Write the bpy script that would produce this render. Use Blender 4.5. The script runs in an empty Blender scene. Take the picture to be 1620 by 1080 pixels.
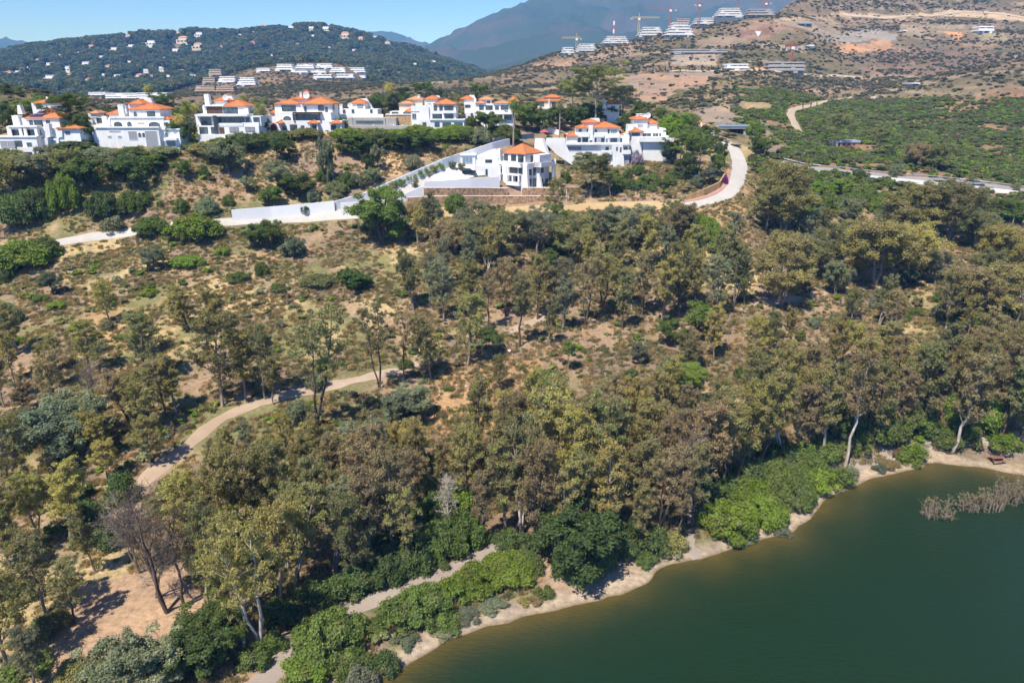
import bpy, math, random
import numpy as np
from mathutils import Vector, Matrix

# ------------------------------------------------------------------ camera, sky, sun, exposure
scene = bpy.context.scene
COL = scene.collection
F, CX, CY = 1150.0, 810.0, 540.0            # focal length and centre, in pixels of the 1620 px photograph
PITCH, CAMZ = math.radians(19.2), 62.0
cam_data = bpy.data.cameras.new('camera')
cam = bpy.data.objects.new('camera', cam_data)
COL.objects.link(cam)
cam.location = (0, 0, CAMZ)
cam.rotation_euler = (math.pi / 2 - PITCH, 0, 0)
cam_data.sensor_width = 36.0
cam_data.lens = 36.0 * F / 1620.0
cam_data.clip_start, cam_data.clip_end = 1.0, 60000.0
scene.camera = cam

SUN_DIR = Vector((-0.28, -0.43, 0.858)).normalized()      # towards the sun
world = bpy.data.worlds.new('World')
scene.world = world
world.use_nodes = True
wn = world.node_tree
sky = wn.nodes.new('ShaderNodeTexSky')
sky.sky_type = 'NISHITA'
sky.sun_disc = False
sky.sun_elevation = math.asin(SUN_DIR.z)
sky.sun_rotation = math.atan2(SUN_DIR.x, SUN_DIR.y)
sky.altitude = 0.0
sky.air_density, sky.dust_density, sky.ozone_density = 0.5, 0.0, 6.0
bg = wn.nodes['Background']
bg.inputs['Strength'].default_value = 0.15
tint = wn.nodes.new('ShaderNodeMix')                    # clear, dry air: the whole sky a little bluer
tint.data_type, tint.blend_type = 'RGBA', 'MULTIPLY'
tint.inputs['Factor'].default_value = 1.0
tint.inputs['B'].default_value = (0.68, 0.83, 1.08, 1)
wn.links.new(sky.outputs['Color'], tint.inputs['A'])
wn.links.new(tint.outputs['Result'], bg.inputs['Color'])
sun_data = bpy.data.lights.new('sun', 'SUN')
sun_data.energy = 4.6
sun_data.angle = math.radians(0.53)
sun_data.color = (1.0, 0.965, 0.91)
sun = bpy.data.objects.new('sun', sun_data)
COL.objects.link(sun)
sun.rotation_euler = (-SUN_DIR).to_track_quat('-Z', 'Y').to_euler()
scene.view_settings.view_transform = 'Standard'
scene.view_settings.look = 'None'
scene.view_settings.exposure = 0.62
scene.view_settings.gamma = 1.0
scene.view_settings.use_curve_mapping = False
scene.render.engine = 'CYCLES'
scene.cycles.max_bounces = 5
scene.cycles.diffuse_bounces = 3
scene.cycles.glossy_bounces = 2
scene.cycles.transmission_bounces = 2
scene.cycles.transparent_max_bounces = 8
scene.cycles.volume_bounces = 0
scene.cycles.use_denoising = True
scene.cycles.sample_clamp_indirect = 6.0

rnd = random.Random(7)
npr = np.random.default_rng(11)
cP, sP = math.cos(PITCH), math.sin(PITCH)


def ray(px, py):
    u, v = (px - CX) / F, (py - CY) / F
    return np.array((u, cP - v * sP, -sP - v * cP))


def at_y(px, py, Y):                          # the point of the plane y = Y seen at that direction
    d = ray(px, py)
    return d * (Y / d[1]) + np.array((0, 0, CAMZ))


def at_z(px, py, h):
    d = ray(px, py)
    return d * ((h - CAMZ) / d[2]) + np.array((0, 0, CAMZ))


def project(x, y, z):
    zz = z - CAMZ
    dep = y * cP - zz * sP
    return CX + F * x / dep, CY - F * (y * sP + zz * cP) / dep


# ------------------------------------------------------------------ numeric noise
def _hash(ix, iy, seed):
    h = (ix.astype(np.int64) * 374761393 + iy.astype(np.int64) * 668265263 + seed * 1274126177) & 0xffffffff
    h = ((h ^ (h >> 13)) * 1103515245) & 0xffffffff
    return ((h ^ (h >> 16)) & 0xffff) / 65535.0


def vnoise(x, y, seed=0):
    ix, iy = np.floor(x), np.floor(y)
    fx, fy = x - ix, y - iy
    fx, fy = fx * fx * (3 - 2 * fx), fy * fy * (3 - 2 * fy)
    a, b = _hash(ix, iy, seed), _hash(ix + 1, iy, seed)
    c, d = _hash(ix, iy + 1, seed), _hash(ix + 1, iy + 1, seed)
    return (a + (b - a) * fx) * (1 - fy) + (c + (d - c) * fx) * fy


def fbm(x, y, seed=0, octv=4):
    s, a, t = 0, 1.0, 0
    for k in range(octv):
        s = s + a * vnoise(x * 2 ** k + 17.3 * k, y * 2 ** k - 9.1 * k, seed + k)
        t += a
        a *= 0.5
    return s / t


def sstep(a, b, x):
    t = np.clip((x - a) / (b - a), 0, 1)
    return t * t * (3 - 2 * t)


def in_poly(px, py, poly):
    px, py = np.asarray(px, float), np.asarray(py, float)
    ins = np.zeros(px.shape, bool)
    n = len(poly)
    for i in range(n):
        x0, y0 = poly[i]
        x1, y1 = poly[(i + 1) % n]
        if y0 == y1:
            continue
        c = ((y0 > py) != (y1 > py)) & (px < (x1 - x0) * (py - y0) / (y1 - y0) + x0)
        ins ^= c
    return ins


# ------------------------------------------------------------------ terrain: one sheet, its height from surveyed points
# (pixel x, pixel y, distance y in metres): points of the visible ground; 'B' entries are hidden ground behind a crest (x, y, z)
SURVEY = [
    # lakeside flats and the grassy slope, left to right
    (0, 1080, 66), (0, 900, 82), (0, 780, 100), (0, 690, 115), (0, 600, 132), (0, 500, 156), (0, 430, 176), (0, 375, 194),
    (200, 1080, 66), (200, 900, 82), (200, 780, 100), (200, 690, 114), (200, 600, 131), (200, 500, 156), (200, 430, 176), (200, 372, 196),
    (420, 1000, 73), (420, 860, 89), (420, 740, 106), (420, 650, 121), (420, 560, 142), (420, 470, 166), (420, 400, 188), (420, 352, 203),
    (620, 860, 89), (620, 740, 107), (620, 650, 122), (620, 580, 138), (620, 500, 159), (620, 420, 183), (620, 350, 207),
    (820, 800, 97), (820, 700, 113), (820, 620, 130), (820, 540, 150), (820, 460, 174), (820, 390, 198), (820, 330, 220),
    (1040, 800, 97), (1040, 700, 113), (1040, 620, 130), (1040, 540, 152), (1040, 460, 176), (1040, 400, 196), (1040, 335, 217),
    (1240, 700, 112), (1240, 620, 128), (1240, 540, 151), (1240, 480, 168), (1240, 420, 188), (1240, 350, 215),
    (1440, 660, 119), (1440, 580, 138), (1440, 500, 160), (1440, 430, 183), (1440, 360, 212), (1440, 310, 240),
    (1640, 680, 116), (1640, 600, 132), (1640, 520, 152), (1640, 450, 174), (1640, 380, 202), (1640, 325, 230),
    # bank from the road to the villas
    (0, 300, 207), (0, 245, 218), (0, 215, 230), (120, 300, 209), (120, 240, 222), (230, 300, 211), (230, 232, 226), (230, 215, 240),
    (360, 290, 216), (360, 225, 233), (360, 205, 250), (480, 290, 220), (480, 245, 229), (480, 208, 246), (480, 196, 262),
    (600, 285, 224), (600, 240, 236), (600, 208, 251), (600, 195, 266), (700, 280, 228), (700, 240, 240), (700, 208, 256),
    (780, 300, 229), (780, 230, 250), (780, 205, 268), (850, 215, 275), (850, 190, 300), (860, 305, 229), (860, 285, 240), (950, 300, 232),
    (950, 260, 252), (950, 225, 275), (950, 195, 300), (1040, 300, 228), (1040, 258, 255), (1040, 225, 280), (1040, 190, 315),
    (1110, 300, 226), (1110, 255, 255), (1110, 220, 290), (1110, 195, 325), (1165, 300, 228), (1165, 255, 268), (1165, 225, 297), (1160, 205, 330),
    (1230, 300, 235), (1230, 260, 268), (1230, 225, 305), (1300, 285, 250), (1300, 262, 272), (1450, 285, 256), (1450, 268, 275), (1620, 302, 246), (1620, 285, 264),
    # valley side and hills beyond, right
    (1300, 230, 335), (1300, 185, 430), (1300, 155, 540), (1450, 240, 320), (1450, 200, 405), (1450, 155, 500), (1450, 132, 580),
    (1600, 235, 340), (1600, 180, 425), (1600, 130, 520), (1620, 95, 600), (1540, 105, 600), (1480, 120, 660),
    (1220, 195, 355), (1220, 165, 430), (1220, 140, 520), (1220, 118, 610), (1220, 100, 690), (1220, 60, 840), (1225, 21, 990),
    (1330, 130, 680), (1330, 95, 780), (1330, 62, 880), (1330, 30, 1060), (1330, 0, 1220), (1330, -60, 1500),
    (1450, 75, 880), (1450, 45, 980), (1450, 20, 1130), (1450, 0, 1240), (1450, -60, 1520), (1600, 60, 900), (1600, 25, 1100), (1600, 0, 1220), (1600, -60, 1500),
    (1260, 5, 1150), (1060, 190, 335), (1060, 160, 450), (1060, 112, 640), (1060, 80, 770), (1060, 52, 890), (1140, 175, 400), (1140, 120, 610), (1140, 70, 830), (1140, 35, 950),
    (950, 160, 430), (950, 118, 650), (950, 95, 790), (950, 70, 900), (880, 150, 480), (880, 115, 680), (880, 86, 860), (820, 140, 600), (820, 109, 860),
    (740, 160, 400), (740, 140, 650), (740, 128, 860),
    # mid ridge on the left with the white blocks
    (620, 165, 420), (620, 145, 640), (610, 128, 900), (500, 155, 600), (500, 135, 800), (500, 118, 980), (450, 102, 1090), (560, 108, 1080), (400, 150, 640), (400, 112, 1000),
    (350, 140, 820), (300, 158, 600), (220, 152, 800), (120, 152, 800), (0, 172, 300), (40, 150, 340), (0, 136, 380), (90, 165, 330),
    # wooded hill on the left
    (0, 140, 1300), (0, 116, 1600), (0, 94, 1950), (100, 140, 1300), (100, 106, 1700), (100, 74, 2050), (200, 135, 1350), (200, 96, 1800), (200, 64, 2100),
    (300, 130, 1400), (300, 91, 1850), (300, 60, 2100), (400, 101, 1600), (400, 57, 2100), (440, 49, 2150), (490, 45, 2150), (540, 51, 2150), (500, 86, 1800), (500, 106, 1500),
    (590, 64, 2150), (630, 77, 2150), (670, 91, 2100), (710, 103, 2050), (750, 119, 2000), (600, 96, 1800), (620, 120, 1350), (690, 126, 1500), (740, 128, 1600),
    # mountain
    (690, 78, 5200), (740, 56, 5200), (800, 27, 5300), (860, 6, 5400), (930, -20, 5500), (1050, -45, 5600), (1200, -40, 5600), (1350, -20, 5600),
    (800, 110, 2900), (860, 85, 3300), (900, 60, 3900), (960, 45, 4200), (1050, 40, 4200), (1000, 20, 4700), (900, 20, 4800), (1150, 20, 4700), (780, 70, 4200),
    (640, 66, 7600), (610, 60, 7800), (580, 62, 7800), (500, 64, 7800), (0, 66, 8600), (30, 70, 8600), (60, 75, 8600), (100, 80, 8600), (300, 70, 8200),
]
HIDDEN = [  # (pixel x for the azimuth, distance y, height z)
    (0, 255, 46), (0, 500, 50), (0, 800, 40), (200, 290, 42), (200, 500, 38), (120, 270, 46), (360, 290, 44), (360, 450, 42), (480, 300, 45), (480, 420, 44), (600, 310, 46), (700, 300, 50), (800, 330, 50), (900, 350, 50),
    (230, 1000, 45), (400, 1350, 62), (520, 1300, 66), (600, 1080, 55), (620, 1150, 52), (740, 1100, 52), (840, 1100, 58), (930, 1200, 62), (1050, 1200, 70), (1150, 1250, 90),
    (0, 3000, 90), (200, 3200, 110), (400, 3200, 110), (520, 3200, 110), (640, 3200, 90), (720, 3000, 80), (760, 2400, 80), (1225, 1300, 100), (1100, 2200, 90), (950, 2200, 90),
    (0, 11500, 60), (300, 11500, 60), (640, 11500, 60), (900, 11500, 60), (1200, 11500, 60), (1600, 11500, 60), (700, 8500, 150), (900, 8500, 300), (1100, 8500, 300), (1350, 8500, 300), (1600, 8500, 300), (1600, 5600, 500), (1600, 3000, 300), (1400, 3000, 260),
    (0, 6000, 70), (300, 6000, 70), (560, 6000, 70), (640, 5600, 100), (1575, 700, 72), (1500, 720, 76), (1640, 690, 74),
]
_a, _l, _v = [], [], []
for px, py, Y in SURVEY:
    p = at_y(px, py, Y)
    r = math.hypot(p[0], p[1])
    _a.append(math.atan2(p[0], p[1])); _l.append(math.log(r)); _v.append((p[2] - CAMZ) / r)
for px, Y, z in HIDDEN:
    p = at_y(px, 140, Y)
    r = math.hypot(p[0], p[1])
    _a.append(math.atan2(p[0], p[1])); _l.append(math.log(r)); _v.append((z - CAMZ) / r)
for az in (-0.75, -0.4, 0.0, 0.4, 0.75):                 # lake bed under the camera
    for r in (20, 35, 52):
        _a.append(az); _l.append(math.log(r)); _v.append((0.5 - CAMZ) / r)
AZK = 1.6
_pa, _pl, _pv = np.array(_a) * AZK, np.array(_l), np.array(_v)
_c2 = 0.035 ** 2
_n = len(_pa)
_M = np.sqrt((_pa[:, None] - _pa) ** 2 + (_pl[:, None] - _pl) ** 2 + _c2) + np.eye(_n) * -0.002
_P = np.stack([np.ones(_n), _pa, _pl], 1)
_A = np.block([[_M, _P], [_P.T, np.zeros((3, 3))]])
_W = np.linalg.solve(_A, np.concatenate([_pv, np.zeros(3)]))


def tan_field(az, lr):
    a = np.clip(az, -0.76, 0.76) * AZK
    out = _W[_n] + _W[_n + 1] * a + _W[_n + 2] * lr
    for i in range(_n):
        out = out + _W[i] * np.sqrt((a - _pa[i]) ** 2 + (lr - _pl[i]) ** 2 + _c2)
    return out


SHORE_PX = [(430, 1205), (520, 1130), (575, 1092), (610, 1072), (640, 1052), (700, 1014), (770, 988), (850, 973), (925, 957), (985, 940), (1022, 921), (1036, 903), (1062, 893), (1110, 888), (1165, 870),
            (1225, 852), (1272, 826), (1303, 799), (1335, 781), (1372, 759), (1425, 746), (1490, 735), (1545, 738), (1595, 749), (1640, 757), (1720, 768), (1850, 770), (2050, 760)]
SHORE = [at_z(px, py, 0.0)[:2] for px, py in SHORE_PX]
LAKE_POLY = [tuple(p) for p in SHORE] + [(320, 60), (320, -260), (-160, -260), (-120, 0)]


def shore_sdf(x, y):                                   # metres from the waterline, negative on the lake
    best = np.full(x.shape, 1e9)
    pts = SHORE + [np.array((320., 60.))]
    for a, b in zip(pts[:-1], pts[1:]):
        d = b - a
        t = np.clip(((x - a[0]) * d[0] + (y - a[1]) * d[1]) / (d @ d), 0, 1)
        best = np.minimum(best, np.hypot(x - a[0] - t * d[0], y - a[1] - t * d[1]))
    wob = (fbm(x / 6.0, y / 6.0, 5, 3) - 0.5) * 2.2
    return np.where(in_poly(x, y, LAKE_POLY), -best, best) + wob


# polar grid, fine inside the view
AZ = np.concatenate([np.linspace(-1.15, -0.78, 16, endpoint=False), np.linspace(-0.78, 0.78, 660), np.linspace(0.78, 1.15, 17)[1:]])
LR = np.concatenate([np.arange(math.log(22), math.log(330), 0.0085), np.arange(math.log(330), math.log(13000), 0.0125)])
NA, NR = len(AZ), len(LR)
gA, gL = np.meshgrid(AZ, LR)
gR = np.exp(gL)
gX, gY = gR * np.sin(gA), gR * np.cos(gA)
gT = tan_field(gA, gL)
gZ = CAMZ + gT * gR
sd = np.full(gX.shape, 999.0)
near = gR < 420
sd[near] = shore_sdf(gX[near], gY[near])
far_w = sstep(450, 1300, gR)
gZ = gZ + (fbm(gX / 14, gY / 14, 1, 4) - 0.5) * 1.6 * (1 - far_w) * sstep(4, 20, sd) \
        + (fbm(gX / 150, gY / 150, 2, 5) - 0.5) * (20 + 22 * sstep(1200, 1600, gR) * (gA < 0)) * far_w * (1 - sstep(2500, 4200, gR)) \
        + (1 - np.abs(fbm(gX / 700, gY / 700, 3, 6) - 0.5) * 2 - 0.75) * 260 * sstep(2600, 4800, gR)
beach = 0.10 * np.maximum(sd, 0) ** 0.9
wsh = sstep(1.5, 16, sd)
gZ = np.where(sd > 0, beach * (1 - wsh) + np.maximum(gZ, 0.5 + 0.02 * np.minimum(sd, 40)) * wsh, -0.16 * np.abs(sd) ** 0.9)


def ground_z(x, y):                                    # bilinear height of the sheet itself
    x, y = np.asarray(x, float), np.asarray(y, float)
    az, lr = np.arctan2(x, y), 0.5 * np.log(np.maximum(x * x + y * y, 1.0))
    i = np.clip(np.searchsorted(LR, lr) - 1, 0, NR - 2)
    j = np.clip(np.searchsorted(AZ, az) - 1, 0, NA - 2)
    fi = np.clip((lr - LR[i]) / (LR[i + 1] - LR[i]), 0, 1)
    fj = np.clip((az - AZ[j]) / (AZ[j + 1] - AZ[j]), 0, 1)
    return (gZ[i, j] * (1 - fj) + gZ[i, j + 1] * fj) * (1 - fi) + (gZ[i + 1, j] * (1 - fj) + gZ[i + 1, j + 1] * fj) * fi


_ST = np.exp(np.linspace(math.log(40), math.log(9000), 2600))


def hit(px, py, rmin=40.0):                            # where that line of sight first meets the ground
    d = ray(px, py)
    k = math.hypot(d[0], d[1])
    s = _ST[_ST >= rmin] / k
    x, y, z = d[0] * s, d[1] * s, CAMZ + d[2] * s
    g = ground_z(x, y)
    below = np.nonzero(z <= g)[0]
    if len(below) == 0:
        i = len(s) - 1
        return np.array((x[i], y[i], g[i]))
    i = below[0]
    if i == 0:
        return np.array((x[0], y[0], g[0]))
    a, b = z[i - 1] - g[i - 1], g[i] - z[i]
    t = a / max(a + b, 1e-9)
    xx, yy = x[i - 1] + (x[i] - x[i - 1]) * t, y[i - 1] + (y[i] - y[i - 1]) * t
    return np.array((xx, yy, float(ground_z(xx, yy))))


def hit_near(px, py, rmin, rmax=1350.0):                # the same, stepping down where the sight passes over a crest
    p = hit(px, py, rmin)
    for k in range(60):
        if math.hypot(p[0], p[1]) < rmax:
            break
        p = hit(px, py + 0.5 * (k + 1), rmin)
    return p


def scale_at(p):                                       # pixels of the photograph per metre at that point
    return F / (p[1] * cP - (p[2] - CAMZ) * sP)

# ------------------------------------------------------------------ materials
def nodes_of(m):
    m.use_nodes = True
    return m.node_tree, m.node_tree.nodes['Principled BSDF']


def noise_node(nt, scale, detail=4, vec=None, rough=0.6):
    n = nt.nodes.new('ShaderNodeTexNoise')
    n.inputs['Scale'].default_value = scale
    n.inputs['Detail'].default_value = detail
    n.inputs['Roughness'].default_value = rough
    if vec is not None:
        nt.links.new(vec, n.inputs['Vector'])
    return n


def mixc(nt, fac, a, b, mode='MIX'):
    n = nt.nodes.new('ShaderNodeMix')
    n.data_type = 'RGBA'
    n.blend_type = mode
    for s, v in ((n.inputs['Factor'], fac), (n.inputs['A'], a), (n.inputs['B'], b)):
        if hasattr(v, 'is_linked'):
            nt.links.new(v, s)
        elif isinstance(v, (int, float)):
            s.default_value = v
        else:
            s.default_value = (*v[:3], 1)
    return n.outputs['Result']


def ramp(nt, inp, lo, hi, a=0.0, b=1.0):
    n = nt.nodes.new('ShaderNodeMapRange')
    n.inputs['From Min'].default_value, n.inputs['From Max'].default_value = lo, hi
    n.inputs['To Min'].default_value, n.inputs['To Max'].default_value = a, b
    nt.links.new(inp, n.inputs['Value'])
    return n.outputs['Result']


def mat_plain(name, col, rough=0.7, var=0.12, scale=1.5, bump=0.0, spec=0.3, metal=0.0, dirt=None, coords='Object', streaks=0.0):
    """base colour with grain, blotches of wear and an optional relief"""
    m = bpy.data.materials.new(name)
    nt, b = nodes_of(m)
    tc = nt.nodes.new('ShaderNodeTexCoord')
    n = noise_node(nt, scale, 5, tc.outputs[coords])
    dk = tuple(c * (1 - var) for c in col) if dirt is None else dirt
    lt = tuple(min(1, c * (1 + var * 0.6)) for c in col)
    c = mixc(nt, ramp(nt, n.outputs['Fac'], 0.35, 0.65), dk, lt)
    if streaks:                                         # rain marks running down the render
        mp = nt.nodes.new('ShaderNodeMapping')
        mp.inputs['Scale'].default_value = (1.6, 1.6, 0.12)
        nt.links.new(tc.outputs[coords], mp.inputs['Vector'])
        n3 = noise_node(nt, 1.0, 5, mp.outputs['Vector'], 0.7)
        c = mixc(nt, ramp(nt, n3.outputs['Fac'], 0.50, 0.72, 0.0, streaks), c, (0.46, 0.43, 0.38))
    nt.links.new(c, b.inputs['Base Color'])
    b.inputs['Roughness'].default_value = rough
    b.inputs['Specular IOR Level'].default_value = spec
    b.inputs['Metallic'].default_value = metal
    if bump:
        n2 = noise_node(nt, scale * 6, 4, tc.outputs[coords])
        bp = nt.nodes.new('ShaderNodeBump')
        bp.inputs['Strength'].default_value = bump
        bp.inputs['Distance'].default_value = 0.05
        nt.links.new(n2.outputs['Fac'], bp.inputs['Height'])
        nt.links.new(bp.outputs['Normal'], b.inputs['Normal'])
    return m


M = {}
M['white'] = mat_plain('white_render', (0.80, 0.80, 0.79), 0.85, 0.05, 0.25, 0.1, dirt=(0.71, 0.70, 0.68), streaks=0.25)
M['whiteb'] = mat_plain('white_paint', (0.80, 0.80, 0.80), 0.8, 0.04, 0.3)
M['sitewhite'] = mat_plain('site_render', (0.66, 0.65, 0.63), 0.85, 0.12, 0.15, streaks=0.3)
M['cream'] = mat_plain('cream_render', (0.66, 0.56, 0.44), 0.85, 0.08, 0.3)
M['beige'] = mat_plain('beige_render', (0.52, 0.40, 0.30), 0.85, 0.08, 0.3)
M['concrete'] = mat_plain('concrete', (0.40, 0.38, 0.35), 0.9, 0.15, 0.4, 0.2)
M['stonewall'] = mat_plain('ochre_stone', (0.45, 0.30, 0.15), 0.9, 0.35, 1.2, 0.6)
M['rubble'] = mat_plain('rubble_stone', (0.40, 0.26, 0.16), 0.95, 0.55, 1.4, 0.8)
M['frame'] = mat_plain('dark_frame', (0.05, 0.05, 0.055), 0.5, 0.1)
M['frame_white'] = mat_plain('white_frame', (0.72, 0.72, 0.72), 0.5, 0.05)
M['brown'] = mat_plain('brown_wood', (0.10, 0.055, 0.035), 0.6, 0.3, 3)
M['shade_and_blind'] = mat_plain('grey_shade_and_blind', (0.30, 0.31, 0.33), 0.7, 0.08)  # flat grey: painted shade of recesses and open mouths, also window blinds
M['metal'] = mat_plain('galvanised', (0.42, 0.43, 0.44), 0.45, 0.1, 2, metal=0.6)
M['crane'] = mat_plain('crane_red', (0.40, 0.12, 0.06), 0.5, 0.1)
M['crane_yellow'] = mat_plain('crane_yellow', (0.62, 0.45, 0.12), 0.5, 0.1)
M['carpaint'] = mat_plain('black_car_paint', (0.012, 0.012, 0.018), 0.18, 0.05, spec=0.6)
M['tyre'] = mat_plain('rubber', (0.02, 0.02, 0.02), 0.9)
M['wood'] = mat_plain('weathered_wood', (0.22, 0.11, 0.075), 0.85, 0.3, 4, 0.3)
M['redwall'] = mat_plain('faded_red_wall', (0.44, 0.20, 0.15), 0.85, 0.15)
M['blueroof'] = mat_plain('blue_sheet_roof', (0.30, 0.38, 0.50), 0.6, 0.12)
M['redcloth'] = mat_plain('red_awning', (0.50, 0.09, 0.07), 0.8, 0.1)
M['bluemesh'] = mat_plain('blue_netting', (0.20, 0.28, 0.36), 0.8, 0.15)
M['greynet'] = mat_plain('grey_netting', (0.13, 0.15, 0.17), 0.8, 0.2)
M['solar'] = mat_plain('solar_panel', (0.03, 0.04, 0.09), 0.25, 0.1, spec=0.5)
M['dish'] = mat_plain('white_dish', (0.78, 0.78, 0.78), 0.5, 0.03)


def mat_glass():
    m = bpy.data.materials.new('window_glass')
    nt, b = nodes_of(m)
    tc = nt.nodes.new('ShaderNodeTexCoord')
    n = noise_node(nt, 0.35, 2, tc.outputs['Object'])
    c = mixc(nt, ramp(nt, n.outputs['Fac'], 0.35, 0.65), (0.025, 0.035, 0.045), (0.10, 0.13, 0.14))
    nt.links.new(c, b.inputs['Base Color'])
    b.inputs['Roughness'].default_value = 0.08
    b.inputs['Specular IOR Level'].default_value = 0.6
    return m


def mat_roof(name, col):
    m = bpy.data.materials.new(name)
    nt, b = nodes_of(m)
    tc = nt.nodes.new('ShaderNodeTexCoord')
    n = noise_node(nt, 0.9, 6, tc.outputs['Object'])
    c = mixc(nt, ramp(nt, n.outputs['Fac'], 0.3, 0.7), tuple(x * 0.62 for x in col), tuple(min(1, x * 1.12) for x in col))
    w = nt.nodes.new('ShaderNodeTexWave')
    w.bands_direction = 'X'
    w.inputs['Scale'].default_value = 1.1
    w.inputs['Distortion'].default_value = 0.4
    nt.links.new(tc.outputs['Object'], w.inputs['Vector'])
    c2 = mixc(nt, ramp(nt, w.outputs['Fac'], 0.0, 0.5, 0.55, 0.0), c, tuple(x * 0.6 for x in col))
    nt.links.new(c2, b.inputs['Base Color'])
    bp = nt.nodes.new('ShaderNodeBump')
    bp.inputs['Strength'].default_value = 0.6
    bp.inputs['Distance'].default_value = 0.08
    nt.links.new(w.outputs['Fac'], bp.inputs['Height'])
    nt.links.new(bp.outputs['Normal'], b.inputs['Normal'])
    b.inputs['Roughness'].default_value = 0.85
    b.inputs['Specular IOR Level'].default_value = 0.2
    return m


M['glass'] = mat_glass()
M['tile'] = mat_roof('orange_roof_tile', (0.60, 0.215, 0.082))
M['tile_old'] = mat_roof('faded_roof_tile', (0.60, 0.31, 0.17))


def mat_road(name, base, patch, scale=0.6):
    m = bpy.data.materials.new(name)
    nt, b = nodes_of(m)
    g = nt.nodes.new('ShaderNodeNewGeometry')
    n1 = noise_node(nt, 0.12, 5, g.outputs['Position'])
    n2 = noise_node(nt, scale, 6, g.outputs['Position'], 0.7)
    c = mixc(nt, ramp(nt, n1.outputs['Fac'], 0.35, 0.65), base, patch)
    c = mixc(nt, ramp(nt, n2.outputs['Fac'], 0.3, 0.75, 0.0, 0.55), c, tuple(x * 0.62 for x in base))
    nt.links.new(c, b.inputs['Base Color'])
    bp = nt.nodes.new('ShaderNodeBump')
    bp.inputs['Strength'].default_value = 0.5
    bp.inputs['Distance'].default_value = 0.1
    nt.links.new(n2.outputs['Fac'], bp.inputs['Height'])
    nt.links.new(bp.outputs['Normal'], b.inputs['Normal'])
    b.inputs['Roughness'].default_value = 0.95
    b.inputs['Specular IOR Level'].default_value = 0.1
    return m


M['track'] = mat_road('packed_dirt', (0.45, 0.345, 0.25), (0.36, 0.265, 0.185))
M['lakepath'] = mat_road('grey_gravel', (0.37, 0.31, 0.26), (0.29, 0.24, 0.20))
M['asphalt'] = mat_road('old_asphalt', (0.33, 0.31, 0.29), (0.27, 0.25, 0.235))
M['paleroad'] = mat_road('pale_concrete', (0.52, 0.49, 0.45), (0.44, 0.41, 0.37))
M['dirtroad'] = mat_road('pale_dirt', (0.48, 0.39, 0.29), (0.40, 0.32, 0.23))
M['pinkpave'] = mat_road('pink_paving', (0.46, 0.26, 0.20), (0.40, 0.23, 0.18), 1.5)
M['ochrebank'] = mat_road('ochre_bank', (0.50, 0.36, 0.19), (0.44, 0.31, 0.16), 0.8)
M['whitepave'] = mat_road('white_paving', (0.66, 0.64, 0.60), (0.60, 0.57, 0.53), 1.0)
M['paint'] = mat_plain('road_paint', (0.75, 0.75, 0.73), 0.8, 0.1)


def link(o, parent=None):
    COL.objects.link(o)
    if parent is not None:
        o.parent = parent
    return o


def tag(o, label=None, cat=None, group=None, kind=None):
    if label: o['label'] = label
    if cat: o['category'] = cat
    if group: o['group'] = group
    if kind: o['kind'] = kind
    return o


def mesh_np(name, v, f, mat, smooth=False):
    me = bpy.data.meshes.new(name)
    v = np.asarray(v, np.float32)
    f = np.asarray(f, np.int32)
    k = f.shape[1]
    me.vertices.add(len(v))
    me.vertices.foreach_set('co', v.ravel())
    me.loops.add(f.size)
    me.loops.foreach_set('vertex_index', f.ravel())
    me.polygons.add(len(f))
    me.polygons.foreach_set('loop_start', np.arange(0, f.size, k, dtype=np.int32))
    me.polygons.foreach_set('loop_total', np.full(len(f), k, np.int32))
    if smooth:
        me.polygons.foreach_set('use_smooth', np.ones(len(f), bool))
    me.update(calc_edges=True)
    if mat is not None:
        me.materials.append(mat)
    return me


def add_color(me, name, rgba):
    a = me.color_attributes.new(name, 'FLOAT_COLOR', 'POINT')
    a.data.foreach_set('color', np.asarray(rgba, np.float32).ravel())


# ------------------------------------------------------------------ ground cover of the terrain sheet
gPX, gPY = project(gX, gY, gZ)


def lerp3(a, b, t):
    return a * (1 - t[..., None]) + np.asarray(b) * t[..., None]


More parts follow.
